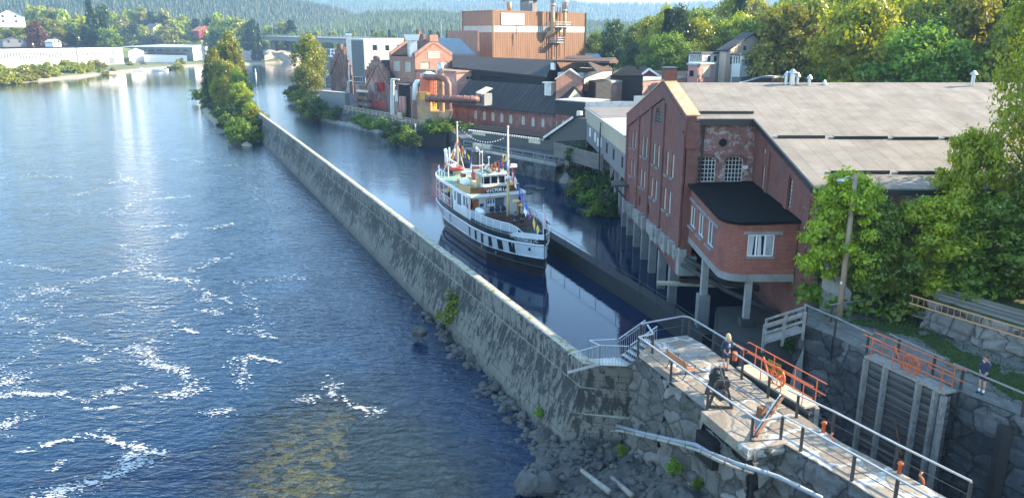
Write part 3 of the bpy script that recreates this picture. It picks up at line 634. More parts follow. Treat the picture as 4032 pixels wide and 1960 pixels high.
# ---- tower
tw,c,L,Rr,Bk,z=building('factory_tower','tall rust brown corrugated factory tower with a pale band and blank white sign',1940,45,220,1822,2306,M_BROWNC,M_BROWNC2,zb=2.5,over=.1,rt=.3)
nl=Vector((-E2[0],-E2[1])); nr=Vector((E1[0],E1[1]))
def lay(A,B,u0,u1,z0,z1,q=.06,m=None,name='panel',par=None,th=.08):
    A=V2(A);B=V2(B);d=(B-A).normalized();n=Vector((d[1],-d[0])); mb=MB()
    P=lambda u,z,o:(A[0]+d[0]*u+n[0]*o,A[1]+d[1]*u+n[1]*o,z)
    mb.extr([P(u0,z0,q-th),P(u1,z0,q-th),P(u1,z1,q-th),P(u0,z1,q-th)],(n[0]*th,n[1]*th,0)); return mb.build(name,m,par)
zb0=atY(1940,128,220).z; zb1=atY(1940,102,220).z
lay(L,c,0,(c-L).length,zb0,zb1,.06,M_BANDC,'wall_band',tw); lay(c,Rr,0,(Rr-c).length,zb0,zb1,.06,M_BANDC,'wall_band',tw)
lay(L,c,0,(c-L).length-.2,zb1+.02,z-.1,.04,M_BROWNC2,'upper_cladding',tw)
o=wpx(c,Rr,2018,76,88,42); lay(c,Rr,o[0],o[1],o[2],o[3],.2,M_WHITE,'blank_sign_board',tw,.12)
for p in (c,L,Rr): 
    g=MB(); g.bar((p[0],p[1],3),(p[0],p[1],z+.3),.45); g.build('corner_trim',M_WOODY if p is c else M_BROWNC,tw)
def onface(px,py,off): 
    o=wpx(c,Rr,px,py,1,1); d=(Rr-c).normalized(); n=Vector((d[1],-d[0])); p=c+d*o[0]+n*off; return Vector((p[0],p[1],(o[2]+o[3])/2))
for (px,y0,y1,rr,ys) in ((2155,-30,125,1.0,18),(2202,-30,140,.85,40)):
    a=onface(px,y0,2.2); s=onface(px,ys,2.2); b=onface(px,y1,2.2); e=onface(px-(12 if px<2180 else -2),y1+28,.6)
    g=MB(); g.tube([s,b,b+(e-b)*.5+Vector((0,0,.5)),e],rr*.62,10); g.build('exhaust_pipe',M_DUCTY,tw,smooth=True)
    g=MB(); g.tube([a,s],rr*.75,10); g.tube([s,s-Vector((0,0,.4))],rr*.9,10); g.build('pipe_top',M_ZINC,tw,smooth=True)
for px in (2172,2182,2192,2212):
    g=MB(); a=onface(px,30,1.4); b=onface(px,224,1.4); g.tube([(a[0],a[1],a[2]),(a[0],a[1],b[2])],.16,6); g.build('riser_pipe',M_BROWNC,tw)
for (x0,x1,y0,y1) in ((2156,2219,88,105),(2163,2188,148,166)):
    A=onface(x0,y1,3.2);B=onface(x1,y1,3.2);A2=onface(x0,y1,.3);B2=onface(x1,y1,.3); h=onface(x0,y0,3.2).z-A.z
    g=MB(); g.prism([(A.x,A.y),(B.x,B.y),(B2.x,B2.y),(A2.x,A2.y)],A.z-.2,A.z)
    for p,q in ((A,B),(A2,A),(B,B2)):
        n=5
        for k in range(n+1): r=p+(q-p)*k/n; g.bar(r,Vector((r.x,r.y,A.z+h)),.12)
        for kk in (.5,1): g.bar((p.x,p.y,A.z+h*kk),(q.x,q.y,A.z+h*kk),.12)
    g.build('service_platform',M_WHITED,tw)
p=atY(2082,52,235); g=MB(); g.box((p.x,p.y,z+1.6),(3.6,3.6,3.2),.8); g.build('roof_hut',M_CONC,tw)
g=MB(); g.extr([(p.x-2.6,p.y-1.2,z+3.2),(p.x+2.6,p.y-1.2,z+3.2),(p.x+1.2,p.y-1.2,z+4.4),(p.x-1.2,p.y-1.2,z+4.4)],(0,3.4,0)); g.build('hut_roof',M_SHING,tw)
p=atY(2224,50,238); g=MB(); g.tube([(p.x,p.y,z),(p.x,p.y,z+6)],.95,12); g.tube([(p.x,p.y,z+3),(p.x,p.y,z+3.3)],1.2,12); g.build('grey_stack',M_ZINC,tw,smooth=True)
p=atY(2005,46,230); g=MB(); g.tube([(p.x,p.y,z),(p.x,p.y,z+2.8)],.7,12); g.build('tan_stack',M_DUCTY,tw,smooth=True)
for (px,hh,kind) in ((1854,4.8,0),(1897,3.0,1),(1943,5,0),(1977,4.6,1),(1993,4.6,1),(2182,4,0),(2252,3.2,1)):
    p=atY(px,50,228); g=MB(); g.bar((p.x,p.y,z),(p.x,p.y,z+hh),.16)
    if kind:
        for dx in(-.6,.6): g.box((p.x+dx,p.y,z+hh-.9),(.3,.2,1.6))
        g.bar((p.x-.6,p.y,z+hh-1),(p.x+.6,p.y,z+hh-1),.1); g.bar((p.x-.7,p.y,z),(p.x,p.y,z+1.2),.1); g.bar((p.x+.7,p.y,z),(p.x,p.y,z+1.2),.1)
    g.build('antenna_mast',M_WHITED,tw)
# ---- generic gable between a ridge line and an eave line
def gable_pts(name,label,rl,rr_,el,er,zb,wallm,roofm,group=None,over=.3,cat='building'):
    root=thing(name,label,cat,(el.x,el.y,zb),0,group); fl=rl*2-el; fr=rr_*2-er; fl.z=el.z; fr.z=er.z
    g=MB()
    for a,b in ((el,er),(er,fr),(fr,fl),(fl,el)): g.poly([(a.x,a.y,zb),(b.x,b.y,zb),(b.x,b.y,b.z),(a.x,a.y,a.z)])
    g.poly([el,fl,rl]); g.poly([er,fr,rr_]); g.build('wall',wallm,root)
    g=MB(); d=(rr_-rl).normalized()*over
    for a,b in ((el,er),(fl,fr)):
        sl=(a-rl).normalized()*over; g.extr([a-d+sl,b+d+sl,rr_+d,rl-d],(0,0,.25))
    g.build('roof',roofm,root); return root
def stepped(root,A,B,z,zr,steps,th=.5,mat=None,name='stepped_parapet',w0=None):
    A=V2(A);B=V2(B);M=(A+B)/2;d=(B-A).normalized();L=(B-A).length; g=MB(); h=(zr-z)
    for s in (-1,1):
        for k in range(steps):
            f=(k+.5)/steps; c=M+d*s*(L/2)*(1-f); g.box((c[0],c[1],z+h*(k+.55)/steps+.35),((L/2)/steps*1.02,th,h/steps+1.2),math.atan2(d[1],d[0]))
    g.box((M[0],M[1],zr+.4),((L)/steps*.55,th+.04,1.6),math.atan2(d[1],d[0])); g.build(name,mat,root)
# ---- brick house with shaped gable, stepped gables etc
hC,c,L,Rr,Bk,z=building('brick_house','two storey brick mill house with a shaped gable and brown roof below the tower',1634,224,178,1533,1781,BR_HOUSE,M_ROOFR,ridge='e1',zr=18.4,over=-.3,wl=[(1561,260,28,37),(1605,263,24,38)],wr=[(1674,260,36,28),(1757,257,14,24)],wkw=dict(nx=4,ny=4,fm=M_WHITED,gm=M_GLASSP))
M_=(c+Rr)/2; d=(Rr-c).normalized(); an=math.atan2(d[1],d[0])
g=MB(); 
for a,b,za,zbb in ((c,M_,z,18.4),(M_,Rr,18.4,z)): g.extr([(a[0],a[1],za-.3),(b[0],b[1],zbb-.3),(b[0],b[1],zbb+.75),(a[0],a[1],za+.75)],(-E1[0]*.5,-E1[1]*.5,0))
g.box((M_[0]-E1[0]*.2,M_[1]-E1[1]*.2,19.4),(2.4,.7,1.4),an); g.build('gable_parapet',BR_HOUSE,hC)
o=wpx(c,Rr,1708,217,45,24); win(hC,c,Rr,o,nx=5,ny=3,off=-.08,gm=M_GLASSP)
M2=(L+Bk)/2; g=MB(); g.extr([(L[0],L[1],z-.3),(M2[0],M2[1],18.1),(M2[0],M2[1],19.2),(L[0],L[1],z+.75)],(E1[0]*.5,E1[1]*.5,0)); g.box((M2[0],M2[1],19.2),(1.6,.8,2),an); g.build('gable_parapet',BR_HOUSE,hC)
p=atY(1624,205,180); g=MB(); g.box((p.x,p.y,p.z+.7),(1.8,1.8,3.6),.4); g.extr([(p.x-1.3,p.y-1.2,p.z+2.5),(p.x+1.3,p.y-1.2,p.z+2.5),(p.x+1.7,p.y-1.2,p.z+3.8),(p.x-1.7,p.y-1.2,p.z+3.8)],(0,2.4,0)); g.build('roof_duct',M_ZINC,hC)
g=gable_pts('sheet_roofed_hall','hall with a blue grey sheet metal roof beside the brown tower',atY(1655,152,226),atY(1822,156,206),atY(1730,212,214),atY(1884,216,196),3,BR_HOUSE,M_ROOFBL)
stepped(g,V2(atY(1884,216,196)),V2(atY(1822,156,206))*2-V2(atY(1884,216,196)),atY(1884,216,196).z,20,1,.5,BR_HOUSE); 
e=MB(); a=atY(1884,216,196);b=atY(1822,150,206); e.extr([(a.x,a.y,a.z-1),(b.x,b.y,b.z-1),(b.x,b.y,b.z+.9),(a.x,a.y,a.z+.9)],(.5,-.5,0)); e.build('parapet',BR_HOUSE,g)
p=atY(1648,160,222)
e=MB()
for k in range(4): e.box((p.x+k*1.3,p.y-k*.5,p.z+1.4-k*1.25),(1.4,.8,3),-.78)
e.build('stepped_parapet',BR_OLD,g)
gD,c,L,Rr,Bk,z=building('stepped_gable_house','weathered brick quay house with stepped gable, near the water and red graffiti at its foot',1532,310,182,1440,1655,BR_OLD,M_ROOFK,ridge='e2',zr=14.2,over=-.35,wkw=dict(nx=2,ny=4),wl=[(1512,397,11,32),(1531-3,397,7,32)],rt=.2)
stepped(gD,L,c,z,14.2,5,.55,BR_OLD)
o=wpx(L,c,1500,343,26,36)
g=MB(); 
A=L+(c-L).normalized()*o[0]; B=L+(c-L).normalized()*o[1]; n=-E2
g.extr([(A[0],A[1],o[2]),(A[0],A[1],o[3]),(A[0]+n[0]*1.1,A[1]+n[1]*1.1,o[3]),],((B-A)[0],(B-A)[1],0)); g.build('slanting_hatch_bay',M_RED,gD)
lay(L,c,o[0]-.1,o[0]+1.1,o[2]+.1,o[3]-.1,.9,M_SHING,'hatch_panel',gD)
l=(c-L).length; lay(L,c,.3,l*.82,3.2,5.2,.05,plain('red_graffiti_paint',(.45,.04,.035),.7,dirt=(.4,.3,.26),dsc=1.4),'red_painted_base',gD,.07)
g=MB(); M_=(L+c)/2
for a,b,za,zq in ((L,M_,8.2,13.4),(M_,c,13.4,8.2)): g.bar((a[0]+n[0]*.15,a[1]+n[1]*.15,za),(b[0]+n[0]*.15,b[1]+n[1]*.15,zq),.3,.35)
g.build('gable_moulding',BR_HOUSE,gD)
gE,c,L,Rr,Bk,z=building('stepped_gable_house','farther red brick stepped gable house numbered 12 by the yard',1386,290,236,1300,1450,BR_OLD,M_ROOFR,ridge='e2',zr=16.4,over=-.35,wkw=dict(nx=3,ny=1,fm=M_WHITE),wl=[(1355,348,14,17)])
stepped(gE,L,c,z,16.4,5,.55,BR_OLD)
g=MB(); M_=(L+c)/2
for a,b,za,zq in ((L,M_,8.5,15.4),(M_,c,15.4,8.5)): g.bar((a[0]+n[0]*.15,a[1]+n[1]*.15,za),(b[0]+n[0]*.15,b[1]+n[1]*.15,zq),.3,.35)
g.build('gable_moulding',BR_HOUSE,gE)
def text(s,size,mat,parent,M,name='lettering',ext=.015,align='CENTER',bold=0):
    cu=bpy.data.curves.new(name,'FONT'); cu.body=s; cu.size=size; cu.extrude=ext; cu.align_x=align; cu.align_y='CENTER'; cu.offset=bold
    ob=bpy.data.objects.new(name,cu); COL.objects.link(ob); dg=bpy.context.evaluated_depsgraph_get(); me=bpy.data.meshes.new_from_object(ob.evaluated_get(dg)); bpy.data.objects.remove(ob)
    me.materials.clear(); me.materials.append(mat); o2=bpy.data.objects.new(name,me); COL.objects.link(o2)
    if parent: o2.parent=parent; rt=parent; M=Matrix.Translation(-Vector(rt.location))@M
    o2.matrix_local=M; return o2
def face_mat(p,d,n):
    """text frame: origin p, reading direction d, facing n"""
    d=Vector((d[0],d[1],d[2] if len(d)>2 else 0)).normalized(); n=Vector((n[0],n[1],n[2] if len(n)>2 else 0)).normalized(); u=n.cross(d)
    return Matrix(((d.x,u.x,n.x,p[0]),(d.y,u.y,n.y,p[1]),(d.z,u.z,n.z,p[2]),(0,0,0,1)))
o=wpx(L,c,1367,354,6,10); lay(L,c,o[0],o[1],o[2],o[3],.05,M_WHITE,'number_plate',gE)
dd=(c-L).normalized(); q=L+dd*(o[0]+o[1])/2+n*.08; text('12',.75,M_BLACK,gE,face_mat((q[0],q[1],(o[2]+o[3])/2),dd,n))
gF,c,L,Rr,Bk,z=building('grey_clad_mill','tall light grey corrugated mill block on a brick base',1431,157,205,1382,1606,M_GREYC,M_WHITED,zb=7.4,over=.1,wr=[(1476,189,18,20),(1525,190,16,20),(1572,184,16,12)],wkw=dict(nx=1,ny=1))
lay(L,c,.05,(c-L).length-.1,7.5,z-.2,.05,M_GREYD,'side_cladding',gF)
o=wpx(L,c,1412,313,35,18); win(gF,L,c,o,nx=5,ny=1,fm=M_WHITE,off=-.16)
g=MB(); g.prism([tuple(p) for p in (c,Rr,Bk,L)],3,7.4); g.build('brick_base',BR_OLD,gF)
gH,c,L,Rr,Bk,z=building('grey_rendered_block','grey rendered block with a white roof platform behind the waterside birch',1388,199,262,1258,1430,M_SLATE,M_CONC,zb=3,over=.05,wl=[(1320,265,12,20),(1290,318,14,26)],wkw=dict(nx=1,ny=1,fm=M_WHITE))
g=MB(); 
for y0 in (196,208): 
    a=atY(1302,y0,255);b=atY(1358,y0,250); g.bar(a,b,.22)
for px in (1302,1316,1330,1344,1358): a=atY(px,194,252);b=atY(px,222,252); g.bar(a,b,.2)
a=atY(1304,222,252);b=atY(1345,225,250); g.bar(a,b,2.5,.3)
for k in range(5): a=atY(1312+k*5,226,249);b=atY(1312+k*5,252,249); g.bar(a,b,.15)
g.build('white_stair_tower',M_WHITE,gH)
p=atY(1350,235,248); g=MB(); g.lathe([(1.8,-2.6),(1.8,1.6),(1.4,2.2)],(p.x,p.y,p.z)); g.build('roof_tank',M_ZINC,gH,smooth=True)
p=atY(1378,228,238); t_=thing('ventilation_shaft','tall pale ventilation shaft left of the grey clad mill','shaft',(p.x,p.y,3)); g=MB(); g.box((p.x,p.y,11.5),(1.7,1.5,17.2),.2); g.build('shaft',M_WHITED,t_); g=MB(); g.box((p.x,p.y,20.3),(2.0,1.8,.5),.2); g.build('cap',M_WHITE,t_)
gI,c,L,Rr,Bk,z=building('flat_roofed_block','flat brown roofed block with pink side wall behind the orange tank',1797,287,168,1640,1990,M_PINK,M_ROOFBR,zb=3,over=.3,rt=.35,wr=[(1857,307,40,12)],wkw=dict(nx=3,ny=1))
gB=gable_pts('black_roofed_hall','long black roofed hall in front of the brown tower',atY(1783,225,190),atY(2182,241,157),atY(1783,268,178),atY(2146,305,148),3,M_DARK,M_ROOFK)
p=atY(2178,262,151.5); g=MB(); g.box((p.x,p.y,p.z),(.9,.5,1.3),-.78); g.build('gable_window',M_WHITE,gB)
p=atY(1770,207,200)
# clerestory hall
q_=thing('clerestory_hall','dark timber hall with mottled brown raised roof lights','building',tuple(atY(2190,300,152).xy)+(3,))
g=MB(); A=[atY(2188,300,150),atY(2330,302,146),atY(2460,268,172),atY(2300,262,178)]; g.prism([(p.x,p.y) for p in A],3,9.6); g.build('lower_wall',M_BOARDS,q_)
g=MB(); A=[atY(2196,292,151),atY(2296,292,149),atY(2410,262,170),atY(2290,258,174)]; g.prism([(p.x,p.y) for p in A],9.7,13.2); g.build('clerestory_wall',M_WHITED,q_)
g=MB(); A=[(2184,246),(2400,250),(2435,249),(2422,234),(2212,241)]; YY=[150,147,164,172,172]; P=[atY(a,b,y) for (a,b),y in zip(A,YY)]; g.extr(P,(0,0,.4)); g.build('raised_roof',M_ROOFR,q_)
g=MB(); P=[atY(2315,252,147),atY(2382,250,152),atY(2414,283,146),atY(2348,285,140)]; g.extr(P,(0,0,.3)); g.build('lean_to_roof',M_ROOFR,q_)
g=MB(); P=[atY(2348,290,141),atY(2408,288,146.5),atY(2375,270,155),atY(2318,268,149)]; g.prism([(p.x,p.y) for p in P],3,11.8); g.build('lean_to_wall',M_BOARDS,q_)
g=MB(); P=[atY(2219,238,168),atY(2340,236,172),atY(2330,225,180),atY(2235,227,178)]; g.extr(P,(0,0,.4)); g.build('top_roof',M_ROOFR,q_)
gU=gable_pts('small_brick_gable_house','small brick gable end half hidden behind the pink wall',atY(2242,277,141),atY(2262,274,165),atY(2190,312,140),atY(2206,300,165),3,BR_HOUSE,M_ROOFL)
gW=gable_pts('grey_roofed_shed','low grey roofed shed left of the red hut',atY(2470,263,176),atY(2500,268,168),atY(2405,303,160),atY(2532,302,150),4,M_BOARDS,M_ROOFB)
gT=gable_pts('red_hut','dark red hut with white barge boards at the wood edge',atY(2556,273,172),atY(2530,264,190),atY(2524,296,172),atY(2500,285,190),5,plain('dark_red_board',(.25,.03,.03),.8),M_ROOFR)
g=MB(); 
for a,b in (((2521,298),(2556,272)),((2556,272),(2594,298))): g.bar(atY(*a,171.5),atY(*b,171.5),.5,.4)
g.build('barge_boards',M_WHITE,gT)
# pink building and its brick continuation
gN,c,L,Rr,Bk,z=building('pink_mill_building','long low pink plastered mill building with pale flat roof',2336,332,150,2115,2702,M_PINK,M_ROOFL,zb=3,over=.35,rt=.4,wr=[(2481,348,9,21),(2504,348,9,21),(2528,348,9,21),(2552,348,9,21),(2576,348,9,21),(2648,333,11,8),(2667,333,11,8),(2690,333,11,8)],wkw=dict(nx=1,ny=2,gm=M_GLASSP))
o=wpx(c,Rr,2456,348,13,21); dN=(Rr-c).normalized(); nN=Vector((dN[1],-dN[0]))
g=MB(); u=c+dN*o[0]; g.add([(u[0]+nN[0]*.1,u[1]+nN[1]*.1,o[3]),(u[0]+dN[0]*1.3+nN[0]*.1,u[1]+dN[1]*1.3+nN[1]*.1,o[3]),(u[0]+dN[0]*1.3+nN[0]*.9,u[1]+dN[1]*1.3+nN[1]*.9,o[2]),(u[0]+nN[0]*.9,u[1]+nN[1]*.9,o[2])],[(0,1,2,3)]); g.extr([(u[0]+nN[0]*.08,u[1]+nN[1]*.08,o[2]),(u[0]+nN[0]*.08,u[1]+nN[1]*.08,o[3]),(u[0]+dN[0]*1.3+nN[0]*.08,u[1]+dN[1]*1.3+nN[1]*.08,o[3]),(u[0]+dN[0]*1.3+nN[0]*.08,u[1]+dN[1]*1.3+nN[1]*.08,o[2])],(nN[0]*.04,nN[1]*.04,0)); ob=g.build('window',M_WHITE,gN); ob['label']='white window hanging open'
c2=Rr; z2=z+.8
gO=thing('brick_mill_wing','far brick wing of the mill with a row of tall barred windows','building',(c2[0],c2[1],3))
R2=c2+E2*slen(c2,z2,E2,3010); ops=[wpx(c2,R2,px,326,18,20) for px in (2721,2757,2786,2816,2847,2874)]
g=MB(); wall_open(g,c2,R2,3,z2,z2,ops); back=-E1*14
for a,b in ((R2,R2+back),(R2+back,c2+back),(c2+back,c2)): wall_open(g,a,b,3,z2,z2)
g.build('wall',BR_HOUSE,gO,fix=False); g=MB(); ee=E1*.3; g.prism([tuple(p) for p in (c2+ee,R2+ee,R2+back,c2+back)],z2-.02,z2+.4); g.build('roof',M_ROOFBR,gO)
for q in ops: win(gO,c2,R2,q,nx=3,ny=4,gm=M_GLASSP)
g=MB(); g.bar((c2[0]+E1[0]*.35,c2[1]+E1[1]*.35,z2+.2),(R2[0]+E1[0]*.35,R2[1]+E1[1]*.35,z2+.2),.2,.5); g.build('fascia',M_WHITED,gO)
gP,c,L,Rr,Bk,z=building('pink_roof_block','small pink stair block with a pale green lid on the far mill roof',2748,256,163,2710,2814,plain('rose_plaster',(.55,.27,.24),.85,dirt=(.42,.2,.17)),plain('pale_green_coping',(.38,.48,.42),.7),zb=9,over=.3,rt=.3)
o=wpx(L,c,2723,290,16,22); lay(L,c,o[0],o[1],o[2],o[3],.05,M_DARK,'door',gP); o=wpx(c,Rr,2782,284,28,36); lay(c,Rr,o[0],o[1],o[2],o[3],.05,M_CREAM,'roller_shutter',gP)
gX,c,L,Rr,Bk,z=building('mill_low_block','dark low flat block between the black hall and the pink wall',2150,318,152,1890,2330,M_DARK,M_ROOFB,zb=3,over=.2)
# blue roofed shed right of the tower
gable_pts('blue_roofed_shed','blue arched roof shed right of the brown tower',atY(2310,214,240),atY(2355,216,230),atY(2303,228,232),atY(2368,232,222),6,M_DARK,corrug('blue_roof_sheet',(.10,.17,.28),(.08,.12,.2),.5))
# ---- long brick mill with arched windows
xs=[(1872,451),(1906,455),(1940,459),(1975,464),(2010,469),(2059,474),(2098,480),(2136,484)]
gK,c,L,Rr,Bk,z=building('long_brick_mill','long brick mill with black streaked roof and a row of arched barred windows',2188,448,137.5,1783,2330,BR_MILL,M_ROOFK,ridge='e1',zr=10.9,over=.3,wl=[(a,b,14,34) for a,b in xs],wkw=dict(nx=3,ny=5,arch=.3,fm=M_WHITED,gm=M_GLASSP,fw=.09))
cK,LK,RK,zK=c,L,Rr,z
g=MB(); dk=(c-L).normalized(); nk=-E2
lk=(c-L).length
for i in range(int(lk/.55)): p=L+dk*(i*.55+.2); g.box((p[0]+nk[0]*.12,p[1]+nk[1]*.12,z-.45),(.22,.22,.5),math.atan2(dk[1],dk[0]))
g.bar((L[0]+nk[0]*.12,L[1]+nk[1]*.12,z-.1),(c[0]+nk[0]*.12,c[1]+nk[1]*.12,z-.1),.26,.22); g.build('dentil_cornice',BR_MILL,gK)
g=MB(); a=V2((c+Rr)/2); g.poly([(c[0]+E1[0]*.1,c[1]+E1[1]*.1,z),(Rr[0]+E1[0]*.1,Rr[1]+E1[1]*.1,z),(a[0]+E1[0]*.1,a[1]+E1[1]*.1,10.85)]); g.build('cream_gable_end',M_CREAM,gK)
p=atY(1905,388,150); q_=atY(1893,392,146.6); g=MB(); g.box((q_.x+.6,q_.y+.6,q_.z),(2.3,2.0,2.2),-.78); g.build('duct_hood',M_CONC_L,gK); g=MB(); g.extr([(q_.x-.9,q_.y-.2,q_.z+1.2),(q_.x+.3,q_.y-1.4,q_.z+1.0),(q_.x+2.2,q_.y+.8,q_.z+1.9),(q_.x+1.0,q_.y+2.0,q_.z+2.1)],(0,0,.14)); g.build('hood_lid',M_CREAM,gK)
p=atY(2168,352,143); g=MB(); g.box((p.x,p.y,p.z),(1.6,1.6,2.2),-.78); g.build('roof_vent_box',M_WHITED,gK); g=MB(); g.box((p.x,p.y,p.z+1.2),(2.2,2.2,.2),-.78); g.build('vent_lid',M_WHITED,gK)
gR,c,L,Rr,Bk,z=building('boarded_wing','brick wing topped with black horizontal boards at the mill end',2306,404,129.5,2188,2400,BR_MILL,M_ROOFL,zb=3,over=.1,rt=.15,wl=[(2175+15,488,3,30),(2217,490,14,34)],wkw=dict(nx=3,ny=5,arch=.3,gm=M_GLASSP))
lay(L,c,0,(c-L).length,6.9,z,.1,M_BOARDS,'boarding',gR); p=atY(2281,446,128.5); g=MB(); g.box((p.x,p.y-.6,p.z),(.9,.5,.8),-.78); g.build('wall_lamp',M_WHITED,gR)
# ---- silo plant on the quay
def cyl(px,y0,y1,Y,rpx,name,mat,par,n=20,cap=None):
    a=atY(px,y0,Y);b=atY(px,y1,Y); r=rpx/F*Y*1.0; g=MB(); g.tube([(b.x,b.y,b.z),(b.x,b.y,a.z)],r,n); return g.build(name,mat,par,smooth=False),b,a,r
pl=thing('filter_plant','orange red tank plant with brown ducts standing on the quay','industrial plant',tuple(atY(1700,488,152).xy)+(3,))
_,b,a,r=cyl(1690,300,400,153,34,'red_tank',M_SILOR,pl,24)
g=MB(); g.lathe([(r*1.03,-.3),(r*1.03,.2),(r*.2,.9)],(b.x,b.y,a.z),24); g.build('tank_lid',M_WHITED,pl,smooth=True)
g=MB(); g.lathe([(r*.95,0),(r*.5,-3.2)],(b.x,b.y,b.z),20); g.build('hopper',M_SILOY,pl)
_,b,a,r=cyl(1741,290,470,150,11,'tan_flue',M_DUCTY,pl); g=MB(); g.tube([(b.x,b.y,a.z),(b.x,b.y,atY(1741,247,150).z)],r*1.05,16); g.build('flue_top',M_ZINC,pl,smooth=True)
g=MB(); P=[atY(1642,398,153),atY(1694,402,150),atY(1720,402,156),atY(1668,398,160)]; g.prism([(p.x,p.y) for p in P],3,8.3); g.build('tan_base_tower',M_DUCTY,pl)
_,b,a,r=cyl(1728,436,492,151,50,'tan_base_tank',plain('ochre_tank_paint',(.36,.25,.13),.6,dirt=(.2,.11,.05),dsc=.4),pl,28)
g=MB(); g.tube([atY(1672,304,152),atY(1738,306,149),atY(1755,313,148.5),atY(1765,332,148),atY(1767,430,148),atY(1766,442,148),atY(1757,456,147.5),atY(1735,463,147)],.62,12); g.build('bent_duct',M_DUCT,pl,smooth=True)
g=MB(); g.tube([atY(1767,432,147.9),atY(1766,444,147.9),atY(1757,458,147.4),atY(1736,464,146.8)],.75,12); g.build('duct_elbow',M_DUCTY,pl,smooth=True)
g=MB(); A=atY(1678,387,147);B=atY(1872,393,144); g.tube([A,B,atY(1884,391,146.5)],.68,12)
for i in range(7): q=A+(B-A)*(i+.5)/7; d=(B-A).normalized()*.12; g.tube([q-d,q+d],.78,12)
g.build('long_duct',M_DUCT,pl,smooth=True)
g=MB(); A=atY(1648,363,150);B=atY(1676,366,148); g.prism([(A.x,A.y),(B.x,B.y),(B.x+1,B.y+1.4),(A.x+1,A.y+1.4)],atY(1660,394,149).z,A.z); g.build('orange_fan_box',M_SILOY,pl)
g=MB(); g.tube([atY(1650,324,150),atY(1642,322,150),atY(1635,334,150),atY(1633,395,150)],.5,10); g.build('white_bent_pipe',M_WHITE,pl,smooth=True)
g=MB()
for px in (1636,1650): g.bar(atY(px,293,150),atY(px,420,150),.1)
for k in range(9): g.bar(atY(1636,297+k*14,150),atY(1650,297+k*14,150),.07)
for px in (1706,1714,1722,1722): g.bar(atY(px,300,149),atY(px,420,149),.12)
for k in range(8): g.bar(atY(1706,305+k*15,149),atY(1722,300+k*15,149),.08)
g.build('ladder_and_cage',M_RUST,pl)
g=MB()
for px in (1638,1652,1664): g.bar(atY(px,288,151),atY(px,310,151),.12)
for y in (289,299,309): g.bar(atY(1638,y,151),atY(1664,y,151),.1)
g.build('top_railing',M_ORANGE,pl)
# brick block with big doorway left of the plant
V,c,L,Rr,Bk,z=building('loading_block','low brick block with tall dark doorway and roof walkway beside the orange plant',1650,340,162,1532,1720,BR_OLD,M_ROOFB,zb=3,over=.1,rt=.2)
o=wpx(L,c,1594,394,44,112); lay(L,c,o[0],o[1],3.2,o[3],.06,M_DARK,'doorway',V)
g=MB(); dV=(c-L).normalized(); nV=-E2
for k in (.35,.6):
    q=L+dV*(o[0]+(o[1]-o[0])*k)+nV*.45; g.tube([(q[0],q[1],3.2),(q[0],q[1],5.2),(q[0],q[1],7.6)],[.25,.5,.5],10)
g.build('pink_hoppers',M_PINK,V,smooth=True)
g=MB(); q=L+dV*(o[0]+o[1])/2+nV*.6; g.box((q[0],q[1],o[3]+.15),(3.4,1.6,.2),math.atan2(dV[1],dV[0])); g.build('door_canopy',M_SHING,V)
o2=wpx(L,c,1562,378,9,42); lay(L,c,o2[0],o2[1],o2[2],o2[3],.1,M_WHITED,'side_hatch',V)
A=Vector((L[0],L[1],z+.25))+Vector((nV[0],nV[1],0))*.2; B=Vector((c[0],c[1],z+.25))+Vector((nV[0],nV[1],0))*.2
railing('roof_walkway_railing',[A,B],1.1,M_STEEL,'black railing along the roof edge of the loading block','railing',rr=.04)
g=MB(); 
for px in (1541,1549): g.tube([atY(px,312,163),atY(px,452,163)],.2,8)
g.tube([atY(1541,312,163),atY(1572,314,162)],.16,8); g.build('downpipes',M_WHITED,V)
